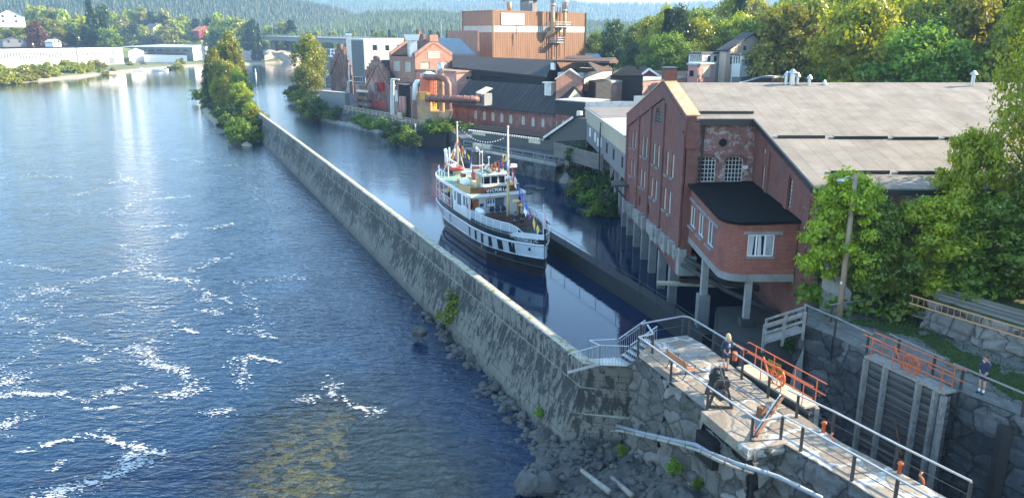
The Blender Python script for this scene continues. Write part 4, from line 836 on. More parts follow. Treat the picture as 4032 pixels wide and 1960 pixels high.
# ---- yard and quay
yard_edge=[atZ(1150,392,0),atZ(1216,450,0),atZ(1262,468,0),atZ(1526,526,0),atZ(1560,540,0),atZ(1641,562,0),atZ(1773,575,0),Vector((-7.7,127,0)),Vector((3.4,114.6,0)),Vector((9,107,0))]
yp=[(p.x,p.y) for p in yard_edge]+[(14,100),(60,110),(70,200),(20,320),(-70,330)]
g=MB(); g.prism(yp,-2,3.04); tag(g.build('yard',[M_TARMAC]),kind='structure')
def masonry(name,A,B,z0,z1,batter,mat,label=None,cat='wall',course=.55,blk=1.1,amp=.12,res=.14,seed=1,par=None,joint=.05,topf=None,rnd=.35):
    """rough stone wall face from A to B (2D); outward normal is to the right of A->B; real relief per block"""
    A=np.array(A[:2],float);B=np.array(B[:2],float);L=np.linalg.norm(B-A);d=(B-A)/L;n=np.array([d[1],-d[0]]);H=z1-z0
    nu=max(2,int(L/res));nv=max(2,int(H/res));u=np.linspace(0,L,nu+1);v=np.linspace(0,H,nv+1);U,Vv=np.meshgrid(u,v)
    Vw=Vv+(fbm(U,Vv,2.2,2,seed)-.5)*rnd; Uw=U+(fbm(U,Vv,1.8,2,seed+3)-.5)*rnd
    row=np.floor(Vw/course); hsh=lambda a,b:np.modf(np.abs(np.sin(a*12.9898+b*78.233+seed)*43758.5453))[0]
    off=hsh(row,0*row)*blk; colr=np.floor((Uw+off)/blk); fu=(Uw+off)/blk-colr; fv=Vw/course-row
    # merge some joints
    de=np.minimum(np.minimum(fu,1-fu)*blk,np.minimum(fv,1-fv)*course)
    r=hsh(row,colr); bulge=amp*(.3+.9*r)+amp*.5*(fbm(U+r*9,Vv,.45,3,seed+5)-.5)
    D=bulge*np.clip(de/joint,0,1)**.5*(.75+.25*np.clip(de/.2,0,1))-.06*(de<joint*.5)
    if topf is not None: Vv=np.minimum(Vv,topf(U)-z0)
    off2=D+batter*(H-Vv)
    X=A[0]+d[0]*U+n[0]*off2;Y=A[1]+d[1]*U+n[1]*off2;Z=z0+Vv
    Vt=np.stack([X,Y,Z],-1).reshape(-1,3)
    if par is not None: Vt=Vt-np.array(par.location)
    i=np.arange(nv)[:,None]*(nu+1)+np.arange(nu)[None]; Fq=np.stack([i,i+1,i+nu+2,i+nu+1],-1).reshape(-1,4)
    o=npmesh(name,Vt,Fq,mat,par,smooth=False)
    if label: tag(o,label,cat)
    return o
qw=thing('quay_wall','rough stone quay wall with a pale ledge at the waterline below the mill yard','wall',(yp[2][0],yp[2][1],0))
for i in range(2,9):
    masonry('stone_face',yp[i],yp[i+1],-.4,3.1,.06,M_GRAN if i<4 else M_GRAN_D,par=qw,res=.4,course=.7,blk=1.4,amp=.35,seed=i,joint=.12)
g=MB()
for i in (2,3): 
    a=Vector((yp[i][0],yp[i][1],0));b=Vector((yp[i+1][0],yp[i+1][1],0)); n=Vector(((b-a).y,-(b-a).x,0)).normalized(); g.bar(a+n*.7+Vector((0,0,.1)),b+n*.7+Vector((0,0,.1)),1.6,.9)
g.build('waterline_ledge',plain('lime_washed_ledge',(.42,.40,.37),.9,dirt=(.12,.12,.12),dsc=.5),qw)
Q=[Vector((a,b,3.06)) for a,b in yp[2:7]]; Q=[q+Vector((.45,.55,0)) for q in Q]
railing('quay_railing',[Q[0]+(Q[1]-Q[0])*.38]+Q[1:4]+[Q[3]+(Q[4]-Q[3])*.5],1.1,plain('tan_paint',(.50,.40,.24),.6),'tan painted steel railing along the edge of the mill quay',step=2.1,rails=(1,.66,.33),post=.12,rr=.06)
bx,c,L,Rr,Bk,z=building('grey_container','long dull grey container by the quay edge',1357,367,187,1257,1375,M_GREYP,plain('pale_container_roof',(.45,.42,.37),.8),zb=3.04,over=0,rt=.08,cat='container')
p=atY(1370,395,187)
sh=thing('storage_rack','open steel storage rack with a tilted pale roof by the stepped gable house','rack',tuple(atY(1428,405,184).xy)+(3.04,)); g=MB()
for a,b in ((1408,184),(1447,181),(1412,188),(1450,185)): q=atY(a,405,b); g.bar((q.x,q.y,3.04),(q.x,q.y,7.3),.16)
for zz in (3.3,4.8,6.2): P=[atY(1408,405,184),atY(1447,405,181),atY(1450,405,185),atY(1412,405,188)]; g.prism([(q.x,q.y) for q in P],zz,zz+.12)
g.build('frame',M_RUST,sh); g=MB(); P=[atY(1405,405,183.5),atY(1450,405,180.6),atY(1453,405,185.5),atY(1409,405,188.5)]; g.prism([(q.x,q.y) for q in P],7.3,7.5); g.build('roof',M_CREAM,sh)
g=MB(); random.seed(3)
for k in range(14): f=random.random(); q=P[0]+(P[1]-P[0])*f+Vector((.3,1.2,0)); g.box((q.x,q.y,random.choice((3.75,5.2,6.6))),(.8,.8,.6),random.random())
g.build('stored_goods',M_STEEL,sh)
def lamp_post(px,yt,yb,Y,label,zb=3.04,arm=.9,mast=.1):
    p=atY(px,yb,Y); t=atY(px,yt,Y).z; L_=thing('street_lamp',label,'street lamp',(p.x,p.y,zb)); g=MB(); g.tube([(p.x,p.y,zb),(p.x,p.y,t)],mast,8); g.bar((p.x,p.y,t),(p.x+arm,p.y-.2,t+.15),.1); g.build('pole',M_ALU,L_)
    g=MB(); g.ball((p.x+arm,p.y-.2,t+.12),(.38,.2,.14)); g.build('lamp_head',M_WHITE,L_,smooth=True); return L_
lamp_post(1284,296,358,215,'short grey lamp post at the left end of the mill yard'); lamp_post(1375,320,428,188,'tall grey lamp post behind the container with its lamp halfway up',arm=.8)
p=atY(1375,300,188); g=MB(); g.tube([(p.x,p.y,atY(1375,320,188).z-.3),(p.x,p.y,atY(1375,247,188).z)],.09,6); tag(g.build('mast_extension',M_ALU),'slender bare mast rising above the yard lamp behind the container','mast')
lamp_post(1546,340,448,164,'lamp post on the quay in front of the loading block',arm=.5); lamp_post(1718,264,300,160,'lamp post rising behind the orange tank',zb=8)
tg=thing('road_sign','round white and red road sign beside the waterside birch','sign',tuple(atY(1231,356,225).xy)+(3.04,)); p=tg.location
g=MB(); g.tube([(p.x,p.y,3.04),(p.x,p.y,5.4)],.08,6); g.build('post',M_RED,tg); g=MB(); g.tube([(p.x,p.y-.1,5.9),(p.x,p.y-.02,5.9)],.75,16); g.build('disc',M_WHITE,tg)
for px,py,Y in ((1448,421,186),(1574,448,164)):
    p=atY(px,py,Y); g=MB(); g.lathe([(.55,0),(.6,1.1),(.4,1.3)],(p.x,p.y,3.04),10); tag(g.build('waste_bin',M_CREAM),'cream bin standing by the quay railing '+('near the stepped gable house' if px<1500 else 'in front of the tall doorway'),'bin')
# ---- dark quay shed with signs, walkway
Ls,c,L,Rr,Bk,z=building('quay_shed','long low dark grey quay shed with shallow roof and two cream signs',2149,546,117.5,1859,2235,M_SHEDG,M_ROOFB,zb=2.3,over=.7,rt=.18)
o=wpx(L,c,1887,521,51,22); lay(L,c,o[0],o[1],o[2],o[3],.1,M_CREAM,'sign_board',Ls); o=wpx(L,c,2106,554,46,21); lay(L,c,o[0],o[1],o[2],o[3],.1,M_CREAM,'sign_board',Ls)
cs,Lsd=c,L
dL=(c-L).normalized(); g=MB(); n=-E2
for i in range(34): q=L+dL*((c-L).length*i/33)+n*.62; g.box((q[0],q[1],z-.12),(.12,.3,.3),math.atan2(dL[1],dL[0]))
g.build('rafter_ends',M_WHITED,Ls)
c2=c+dL*slen(c,5,dL,2311); hx=wpx(c,c2,2266,466,1,1); u=hx[0]; q=c+dL*u
g=MB(); T=thing('pitched_shed','plain dark grey shed end with a roof edge rising to the right','building',(c2[0],c2[1],2.3))
g.extr([(c[0],c[1],2.3),(c[0],c[1],z),(q[0],q[1],hx[2]),(c2[0],c2[1],hx[2]+.1),(c2[0],c2[1],2.3)],(E2[0]*9,E2[1]*9,0)); g.build('wall',M_SHEDG,T)
g=MB(); g.extr([(c[0]-dL[0]*.3+n[0]*.5,c[1]-dL[1]*.3+n[1]*.5,z+.02),(q[0]+n[0]*.5,q[1]+n[1]*.5,hx[2]+.05),(q[0]+n[0]*.5,q[1]+n[1]*.5,hx[2]+.35),(c[0]-dL[0]*.3+n[0]*.5,c[1]-dL[1]*.3+n[1]*.5,z+.3)],(E2[0]*9.6,E2[1]*9.6,0))
g.build('roof',M_ROOFB,T)
g=MB(); g.bar((c[0]+n[0]*.55,c[1]+n[1]*.55,z+.16),(q[0]+n[0]*.55,q[1]+n[1]*.55,hx[2]+.2),.1,.34); g.build('barge_board',M_WHITED,T)
W0=atZ(1826,582,2.4);W1=atZ(2190,650,2.4); g=MB(); n3=Vector((n[0],n[1],0)); g.extr([W0-n3*.1,W1-n3*.1,W1+n3*1.6*-1,W0+n3*-1.6],(0,0,-.25)); 
wk=tag(g.build('walkway',M_WOODG),'pale walkway deck along the water in front of the quay shed','walkway')
railing('walkway_railing',[W0,W1,W1+Vector((1.6,-1.6,0))],1.15,M_CONC_L,'weathered white railing on the walkway before the quay shed',step=2.6,rails=(1,.5),post=.1,rr=.05)
g=MB(); p=(W0+W1)/2; g.box((W0.x+3.2,W0.y-1.6,2.85),(3.8,.8,.7),-.75); tag(g.build('planter_box',M_CREAM),'long pale box lying on the walkway by its left end','box')
def festoon(name,P,Q_,sag,n,label,bulb=.09,poles=True):
    t=thing(name,label,'string lights',tuple(P)); g=MB(); h=MB(); P=Vector(P);Q_=Vector(Q_); pts=[]
    for i in range(25): f=i/24; p=P+(Q_-P)*f; p.z-=sag*4*f*(1-f); pts.append(p)
    g.tube(pts,.02,4); g.build('cable',M_BLACK,t)
    for i in range(n):
        f=(i+.5)/n; p=P+(Q_-P)*f; p.z-=sag*4*f*(1-f)+.12; h.ball(p,bulb,6,4)
    h.build('bulbs',M_WHITE,t)
pA=atY(1800,485,123); pB=atY(1866,545,121); pC=atY(1985,540,119.5)
g=MB(); g.tube([(pA.x,pA.y,2.3),pA],.08,6); tag(g.build('light_pole',M_WHITED),'thin pole at the left end of the quay carrying string lights','pole')
festoon('string_lights',pA,pB,.3,8,'string of white bulbs sloping down from the thin pole to the shed'); festoon('string_lights',pB,pC,.6,12,'string of white bulbs hanging across the quay shed front')
# ---- grey and ochre clad building on stilts
Mx=[Vector((10.75,113)),Vector((11.95,80.4)),Vector((34,80.4)),Vector((34,116))]
Mb=thing('stilt_building','grey and ochre building on stilts with pale flat roof, joined to the brick mill','building',(11.9,80.4,0))
g=MB(); wall_open(g,Mx[0],Mx[1],5.3,9.75,9.75); wall_open(g,Mx[1],Mx[2],5.3,9.75,9.75); wall_open(g,Mx[2],Mx[3],5.3,9.75,9.75); wall_open(g,Mx[3],Mx[0],5.3,9.75,9.75); g.poly([(p[0],p[1],5.3) for p in Mx]); g.build('lower_wall',M_GREYP,Mb)
lay(Mx[0],Mx[1],0,(Mx[1]-Mx[0]).length,7.95,9.72,.05,M_YELC,'upper_cladding',Mb)
g=MB(); g.prism([(10.5,113.2),(11.7,80.5),(34,80.5),(34,116)],9.75,9.95); g.build('roof',M_ROOFL,Mb)
g=MB(); g.prism([(10.7,113),(11.3,98),(34,104.5),(34,116)],9.96,10.02); g.build('felt_strip',M_ROOFBR if False else felt('dull_brown_felt',(.27,.235,.21)),Mb)
g=MB(); g.bar((10.7,113.2,10.35),(17.8,113.9,10.35),.3,.8); g.bar((17.8,113.9,10.75),(34,115.8,10.75),.35,1.5); g.build('parapet',plain('pale_parapet',(.55,.54,.50),.85,dirt=(.35,.34,.32)),Mb)
for px,py,ph,m in ((2324,521,32,M_WHITE),(2344,540,34,M_WHITE),(2366,560,36,M_WHITE),(2355,560,30,M_WHITED),(2390,583,38,M_DARK),(2417,608,40,M_DARK),(2451,638,42,M_DARK)):
    o=wpx(Mx[0],Mx[1],px,py,5,ph); lay(Mx[0],Mx[1],o[0],o[1],o[2],o[3],.05,m,'slit_window',Mb)
g=MB(); a=atX(2368,485,11.2);b=atX(2372,500,11.2); a.x=b.x=11.1;g.tube([a,(10.95,b.y,b.z-.3),(10.95,b.y,1.5)],.09,6); g.build('downpipe',M_BLACK,Mb)
for yy in (110,106,102,98,94,90,86,82): 
    g=MB(); g.box((12.4,yy,2.6),(.5,.5,5.4)); g.build('stilt',M_CONC_L,Mb)
g=MB(); 
for yy in (84,90,96): g.bar((12.2,yy,5.2),(12.2,yy+5,2.2),.25)
g.build('brace',M_WOODG,Mb)
# boarded loading deck
Dk=thing('loading_deck','weathered horizontal boarded loading deck on a flared concrete pillar','platform',(5.9,108,3.8))
FA=Vector((5.9,108.2));FB=Vector((11.25,95.8)); dF=(FB-FA).normalized(); nF=Vector((dF[1],-dF[0])); Lf=(FB-FA).length
for k in range(11):
    zz=3.8+k*.175; 
g=MB()
for k in range(11): zz=3.72+k*.18; g.bar((FA[0],FA[1],zz),(FB[0],FB[1],zz),.05,.13)
for k in range(7): q=FA+dF*(Lf*k/6); g.bar((q[0]+.08,q[1]+.05,3.3),(q[0]+.08,q[1]+.05,5.75),.12)
g.build('board_screen',M_WBRD,Dk)
g=MB(); g.prism([(FA[0],FA[1]),(FB[0],FB[1]),(11.3,110),(7.5,111)],3.6,3.75); g.build('deck',M_STEEL,Dk)
g=MB(); 
for k in range(6): zz=4.4+k*.22; g.bar((FA[0]+.1,FA[1]+.2,zz),(10.6,110.5,zz),.05,.14)
g.build('rear_boards',M_BOARDS,Dk)
p=atZ(2236,712,0); g=MB(); g.lathe([(1.7,-.8),(1.5,.3),(.55,1.2),(.42,3.5)],(p.x,p.y,0),8); g.build('flared_pillar',M_CONC_L,Dk)
for px,py in ((2297,690),(2310,700)): p=atZ(px,py,0); g=MB(); g.box((p.x,p.y,1.6),(.4,.4,4)); g.build('post',M_CONC_L,Dk)
# low concrete wall bits below the silo
g=MB(); a=atZ(1648,571,0);b=atZ(1760,577,0); g.extr([(a.x,a.y-.8,-.5),(b.x,b.y-.8,-.5),(b.x,b.y-.8,2.6),(a.x,a.y-.8,2.9)],(0,1.2,0)); tag(g.build('landing_wall',M_CONC_D),'dark stained concrete landing wall under the orange plant','wall')
g=MB(); a=atZ(1641,568,0); g.tube([(a.x,a.y-1.2,-.5),(a.x,a.y-1.2,4)],.14,6); tag(g.build('mooring_pole',M_CREAM),'pale mooring pole in the water left of the landing wall','pole')
# ================================================================ BRIDGE
br=thing('road_bridge','long grey girder road bridge crossing the river in the distance','bridge',(-120,500,15))
A=atY(1060,141,640);B=atY(1700,158,420); d=(B-A).normalized(); nb=Vector((d.y,-d.x,0))
g=MB(); g.bar(A+Vector((0,0,-2.2)),B+Vector((0,0,-1.8)),9,2.6); g.build('girder',plain('bridge_girder_paint',(.20,.24,.27),.6),br)
g=MB(); g.bar(A+Vector((0,0,-.6)),B+Vector((0,0,-.4)),12,.6); g.build('deck',M_CONC_L,br)
for s in(-1,1):
    g=MB(); g.bar(A+nb*5.8*s+Vector((0,0,.5)),B+nb*5.8*s+Vector((0,0,.5)),.2,.25)
    for i in range(60): p=A+(B-A)*i/59+nb*5.8*s; g.bar(p+Vector((0,0,-.4)),p+Vector((0,0,.5)),.15)
    g.build('parapet_rail',M_ALU,br)
for f in (.02,.33,.66,.98): 
    p=A+(B-A)*f; g=MB(); g.box((p.x,p.y,7.2),(4.2,3,17.5),math.atan2(d.y,d.x)); g.build('pier',M_CONC,br)
lampb=None
for i,px in enumerate((1075,1305,1525,1738)):
    f=min(1,max(0,(px-1060)/640)); Y=640+(420-640)*(f**1.25*1.0); p=atY(px,148,Y); p.z=A.z+(B.z-A.z)*f
    t_=thing('bridge_lamp','tall thin lamp post on the distant bridge, %s from the left'%['first','second','third','fourth'][i],'street lamp',(p.x,p.y,p.z-.5)); g=MB(); g.tube([(p.x,p.y,p.z-.5),(p.x,p.y,p.z+10)],.16,6); g.build('pole',M_ALU,t_); g=MB(); g.bar((p.x,p.y,p.z+10),(p.x+1.8,p.y,p.z+10.2),.25); g.build('lamp_head',M_ALU,t_)
def car(loc,rz,col,label,name='parked_car'):
    root=thing(name,label,'car',loc,rz); g=MB(); prof=[(-2.1,.35),(2.1,.35),(2.15,.7),(1.3,.85),(.75,1.38),(-1.2,1.42),(-1.9,.95),(-2.15,.85)]
    g.extr([(x,-.85,z) for x,z in prof],(0,1.7,0)); g.build('body',plain('car_paint',col,.3,bump=0),root,world=False)
    g=MB(); g.extr([(x,-.87,z) for x,z in ((1.1,.9),(.7,1.3),(-1.1,1.34),(-1.6,.95))],(0,1.74,0)); g.extr([(1.22,-.7,.92),(.8,-.7,1.36),(.86,-.7,1.4),(1.32,-.7,.92)],(0,1.4,0)); g.build('windows',M_GLASS,root,world=False)
    for x in(-1.3,1.3):
        for y in(-.8,.8): g=MB(); g.tube([(x,y-.1,.33),(x,y+.1,.33)],.33,12); g.build('wheel',M_BLACK,root,world=False)
    return root
for px,col,lb in ((1150,(.2,.22,.25),'grey car driving near the left end of the distant bridge'),(1272,(.04,.05,.07),'dark car driving on the distant bridge behind the birch')):
    f=(px-1060)/640; Y=640-220*f**1.25; p=atY(px,148,Y); car((p.x,p.y,A.z+(B.z-A.z)*f-.3),math.atan2(d.y,d.x),col,lb,'driving_car')
# ================================================================ FAR LEFT BANK
W1_=thing('warehouse','long white windowless warehouse on the far left bank','warehouse',(-300,448,1.9)); a=Vector((-298,448));b=Vector((-259,528)); n=Vector((-.9,.44))*45
g=MB(); wall_open(g,a,b,1.5,12.7,12.4); wall_open(g,b,b+n,1.5,12.4,12.4); wall_open(g,b+n,a+n,1.5,12.4,12.7); wall_open(g,a+n,a,1.5,12.7,12.7); g.build('wall',M_WHITEC,W1_)
g=MB(); g.prism([tuple(a+Vector((.4,-.4))),tuple(b+Vector((.4,-.4))),tuple(b+n),tuple(a+n)],12.72,13.1); g.build('roof',M_ROOFB,W1_)
dd=(b-a).normalized(); nn=Vector((dd[1],-dd[0])); Lw=(b-a).length
for k in range(46):
    if 24<k<30: continue
    g=MB(); q=a+dd*(2+k*(Lw-6)/46)+nn*.2; g.box((q[0],q[1],8.6),(.5,.3,3.4 if k<24 else 2.4),math.atan2(dd[1],dd[0])); g.build('wall_slot',M_GREYP,W1_)
g=MB(); 
for u,z0,w_,h_ in ((Lw*.63,7.5,1.2,13),(Lw*.78,4,4,4),(Lw*.9,4,4,4.2),(Lw*.52,3,5,1.2)): q=a+dd*u+nn*.1; g.box((q[0],q[1],z0 if h_<10 else 7.4),(w_,.2,h_ if h_<10 else 11),math.atan2(dd[1],dd[0]))
g.build('doors_and_pipe',M_GREYP,W1_)
W2_=gable_pts('grey_warehouse','grey warehouse with white gable end beyond the small white house',atY(640,176,690),atY(790,178,628),atY(460,186,700),atY(757,188,597),1.5,M_GREYP,M_ROOFL,over=1); 
a=atY(460,186,700);b=atY(757,188,597)
for px in (597,628,660,696,731): o=wpx(a,b,px,200,20,8); lay(a,b,o[0],o[1],o[2],o[3],.2,M_GLASS,'window_strip',W2_)
r2=atY(790,178,628); f2=r2*2-b; f2.z=b.z; g=MB(); off=Vector((.15,-.25,0)); g.poly([Vector((b.x,b.y,1.5))+off,Vector((f2.x,f2.y,1.5))+off,f2+off,r2+off,b+off]); g.build('white_gable',M_WHITE,W2_)
gable_pts('small_white_house','small white gabled house between the two warehouses',atY(534,192,560),atY(530,190,590),atY(505,205,548),atY(508,203,580),1.6,M_WHITE,M_ROOFL)
h_=gable_pts('white_annex','low white annex building with a dark roof by the moored boats',atY(600,207,590),atY(728,210,565),atY(565,215,560),atY(735,218,548),1.6,M_WHITE,M_ROOFB)
def cottage(name,label,px,py,Y,w_,h_,col,roofc,rz=0,zb=None,dorm=False):
    p=atY(px,py,Y); zb=p.z; root=thing(name,label,'house',(p.x,p.y,zb-2),rz); g=MB(); e=h_*.55; dpt=w_*.8
    g.extr([(-w_/2,-dpt/2,0),(w_/2,-dpt/2,0),(w_/2,-dpt/2,e+2),(0,-dpt/2,h_+2),(-w_/2,-dpt/2,e+2)],(0,dpt,0)); g.build('wall',col,root,world=False)
    g=MB()
    for s in(-1,1): g.extr([(s*(w_/2+.4),-dpt/2-.4,e+2-.3),(0,-dpt/2-.4,h_+2.1),(0,-dpt/2-.4,h_+2.4),(s*(w_/2+.4),-dpt/2-.4,e+2.05)],(0,dpt+.8,0))
    g.build('roof',roofc,root,world=False)
    for x in(-w_*.25,w_*.22):
        for zz in ((3,e+1.2) if h_>7 else (3.2,)): g=MB(); g.bb(x-.6,x+.6,-dpt/2-.08,-dpt/2+.05,zz,zz+1.3); g.build('window',M_GLASS,root,world=False)
    g=MB(); g.box((w_*.15,0,h_+2.2),(.8,.8,1.6)); g.build('chimney',BR_OLD,root,world=False); return root
cottage('white_villa','large white villa with dark roof high on the far left bank',45,96,520,15,9,M_WHITE,M_SHING,.5)
cottage('grey_roofed_cottage','pale cottage with a dark grey hipped roof among the far trees',610,127,745,14,7,M_CREAM,M_SHING,1.2)
cottage('red_cottage','dark red cottage with orange tiled roof among the far trees',800,143,745,15,8.5,plain('falu_red',(.25,.03,.025),.8),M_TILE,.9)
cottage('white_shed','small white shed right of the purple tree',210,178,500,7,3.2,M_WHITE,M_ROOFL,1.4); cottage('grey_shed','low grey shed left of the purple tree',50,176,500,13,4,M_GREYP,M_SHING,.8)
for px,py,Y,col,lb in ((305,262,442,(.05,.06,.08),'dark car parked before the white warehouse, leftmost of the row'),(330,264,445,(.12,.13,.15),'charcoal car in the row before the white warehouse'),(354,261,450,(.6,.62,.65),'silver van parked in the row before the white warehouse'),(386,261,455,(.07,.08,.10),'dark car at the right end of the row before the warehouse'),(565,249,520,(.05,.05,.07),'dark car parked by the low white annex'),(958,210,640,(.7,.7,.7),'white van on the far shore behind the island trees')):
    p=atY(px,py,Y); car((p.x,p.y,hz(p.x,p.y)+.02),1.1,col,lb)
def boat(px,py,L_,rz,col,label):
    p=atZ(px,py,0); root=thing('motor_boat',label,'boat',(p.x,p.y,.02),rz); g=MB(); sec=[(-.5,.9,.9),(-.1,1,.95),(.3,.8,1.0),(.5,.05,1.2)]; P=[]
    for f,wd,h_ in sec: x=f*L_; b_=1.15*wd; P+= [(x,-b_,h_),(x,-b_*.6,-.2),(x,b_*.6,-.2),(x,b_,h_)]
    fs=[(i*4+j,i*4+j+1,i*4+5+j,i*4+4+j) for i in range(3) for j in range(3)]+[(i*4+3,i*4,i*4+4,i*4+7) for i in range(3)]+[(0,1,2,3),(12,13,14,15)]
    g.add(P,fs); g.build('hull',col,root,world=False); g=MB(); g.extr([(-.15*L_,-.7,.95),(.2*L_,-.7,.95),(.08*L_,-.7,1.9),(-.12*L_,-.7,1.95)],(0,1.4,0)); g.build('cabin',M_GLASS if L_<7 else M_WHITE,root,world=False); return root
boat(560,282,8,.6,M_WHITE,'white motor boat moored before the white annex, left one'); boat(632,280,9,.4,M_WHITE,'larger white motor boat moored right of the first one'); boat(664,276,5,.3,M_BLACK,'small dark open boat moored beside the white boats'); boat(960,252,6,2.4,M_WHITE,'small white boat on the far shore right of the island trees')
p=atZ(1007,297,0); g=MB(); g.lathe([(.5,-.3),(.5,1.2),(.28,1.6),(.28,3.2),(.1,3.4)],(p.x,p.y,0),10); tag(g.build('channel_buoy',M_WHITED),'pale channel marker standing in the river right of the island','buoy')
# ================================================================ MAIN BRICK MILL ON PIERS
X0=11.9; YN=52.3; YF=79.7; YR=61.0; ZR=16.3; SL1=.214; SLF=.235; XE=78; YFR=41.0; XS=16.6
zn=lambda y: ZR-SL1*(YR-y); zf=lambda y: ZR-SLF*(y-YR)
MBd=thing('brick_mill_on_piers','big red brick mill with rusty gable coping and grey roof on concrete piers','building',(X0,YN,0))
A=Vector((X0,YF));B=Vector((X0,YN)); R_=Vector((X0,YR))
fw_=[(2490,549,9,68),(2502,551,9,68),(2530,574,10,78),(2545,581,10,80),(2575,605,12,84),(2592,615,12,86),(2627,641,13,92),(2649,652,13,94),
     (2484,660,8,62),(2496,664,8,62),(2523,701,10,70),(2536,707,10,70),(2566,736,12,78),(2582,748,12,78),(2617,781,13,88),(2636,797,13,90)]
ops=[]
for q in fw_:
    o=wpx(A,B,*q); c_=(o[0]+o[1])/2; hw=.42; ops.append((c_-hw,c_+hw,o[2],o[3],.16))
oa=wpx(A,B,2592,456,22,60); oa=(oa[0],oa[1],oa[2],oa[3],.5)
blind=[]
for q in ((2519,790,9,40),(2552,822,10,44),(2596,862,12,50),(2500,760,8,36)):
    o=wpx(A,B,*q); c_=(o[0]+o[1])/2; blind.append((c_-.45,c_+.45,o[2],o[3],.3))
lf=YF-YN
zb_=lambda u:3.2+2.1*u/lf
g=MB()
uR=YF-YR
# facade in two gable halves; brick foot follows the stepped concrete beam
up=[o for o in ops+blind if (o[0]+o[1])/2<uR]; dn=[o for o in ops+blind if (o[0]+o[1])/2>=uR]
sh_=lambda L_:[(o[0]-uR,o[1]-uR)+tuple(o[2:]) for o in L_]
mid=[o for o in up if o[1]>uR or o[0]>uR]
wall_open(g,A,R_,3.2,zf(YF),ZR,up+([oa] if (oa[0]+oa[1])/2<uR else []),depth=.2); wall_open(g,R_,B,3.2,ZR,zn(YN),sh_(dn)+(sh_([oa]) if (oa[0]+oa[1])/2>=uR else []),depth=.2)
g.poly([(X0+.25,YF,3.2),(X0+.25,YF,11.5),(X0+.25,YN+.3,11.5),(X0+.25,YN+.3,3.2)],0)  # brick core behind blind arches
g.build('facade_wall',BR_RED,MBd,fix=False)
for o in ops: win(MBd,A,B,o,nx=2,ny=6,off=.1,fw=.06,fm=M_WHITED,gm=M_GLASSP if False else plain_pane if 'plain_pane' in globals() else M_GLASSP)
win(MBd,A,B,oa,nx=3,ny=5,off=.1,fw=.06,fm=M_GREYP)
# pilasters and corbel band
g=MB()
cs_=sorted([(o[0]+o[1])/2 for o in ops[:8]]); pil=[.5]+[(cs_[i]+cs_[i+1])/2 for i in (1,3,5)]+[lf-.7]
for u in pil:
    y=YF-u; top=(zf(y) if y>YR else zn(y))-.9; g.box((X0-.07,y,(3.4+top)/2),(.14,.75,top-3.4))
g.bar((X0-.07,YF,zf(YF)-.55),(X0-.07,YR,ZR-.55),.14,.9); g.bar((X0-.07,YR,ZR-.55),(X0-.07,YN,zn(YN)-.55),.14,.9)
u0_=[pil[1],pil[2],pil[3]]
g.build('pilasters_and_bands',BR_RED,MBd)
for o in ops: g=MB(); g.box((X0-.06,YF-(o[0]+o[1])/2,o[2]-.07),(.22,1.1,.1)); g.build('window_sill',M_CONC,MBd)
# corner pier, recess wall, side wall, front wall
g=MB(); g.bb(X0,X0+.75,YN-.12,YN+.5,4.9,zn(YN)-.05); g.bb(X0-.1,X0+.75,YN-.25,YN-.12,12.6,zn(YN)-.3); g.bb(X0-.06,X0+.7,YN-.2,YN-.12,4.9,9.4); g.build('corner_pier',BR_OLD if False else BR_RED,MBd)
RA=Vector((X0+.75,YN+.35));RB=Vector((XS,YN+.35)); ro=[]
for q in ((2783,667,68,96),(2890,667,68,96)):
    o=wpx(RA,RB,*q); ro.append(o+(.3,))
oc=wpx(RA,RB,2846,562,28,28); g=MB(); wall_open(g,RA,RB,8.5,zn(YN+.35),zn(YN+.35),ro,depth=.22); g.build('recess_wall',BR_WHITE,MBd,fix=False)
for o in ro: win(MBd,RA,RB,o,nx=5,ny=6,off=.12,fw=.07,fm=M_WHITED)
g=MB(); 
for o in ro: 
    c_=(o[0]+o[1])/2; hw=(o[1]-o[0])/2+.12; pts=[(RA[0]+c_-hw*math.cos(math.pi*i/12),YN+.33,o[3]-.36+.48*math.sin(math.pi*i/12)) for i in range(13)]
    for p,q in zip(pts[:-1],pts[1:]): g.bar(p,q,.06,.22,up=(0,1,0))
g.build('brick_arches',BR_RED,MBd)
g=MB(); cx=RA[0]+(oc[0]+oc[1])/2; cz=(oc[2]+oc[3])/2; g.tube([(cx,YN+.30,cz),(cx,YN+.36,cz)],.27,18); g.build('round_vent',M_DARK,MBd)
SA=Vector((XS,YN+.35));SB=Vector((XS,YFR)); so_=[wpx(SA,SB,3009,706,18,104)+(.2,),wpx(SA,SB,3107,757,24,112)+(.25,),wpx(SA,SB,3011,596,9,18)]
g=MB(); wall_open(g,SA,SB,3.0,zn(YN+.35),zn(YFR),so_,depth=.2); g.build('recess_side_wall',BR_RED,MBd,fix=False)
for i,o in enumerate(so_): win(MBd,SA,SB,o,nx=(2,2,1)[i],ny=(7,7,1)[i],off=.1,fw=.06)
g=MB()
for y in (45.6,42,49.4): g.box((XS-.06,y,(7+zn(y)-.9)/2),(.12,.6,zn(y)-.9-7))
g.bar((XS-.06,YN,zn(YN)-.5),(XS-.06,YFR,zn(YFR)-.5),.12,.7); g.build('side_pilasters',BR_RED,MBd)
FA_=Vector((XS,YFR));FB_=Vector((XE,YFR)); fo=[]
for q in ((3330,830,60,80),(3475,815,76,90),(3700,810,76,90),(3480,955,60,110)): fo.append(wpx(FA_,FB_,*q)+(.3,))
for x in (34,40,46,52): fo.append((x-XS,x-XS+1.6,7.6,9.9,.3))
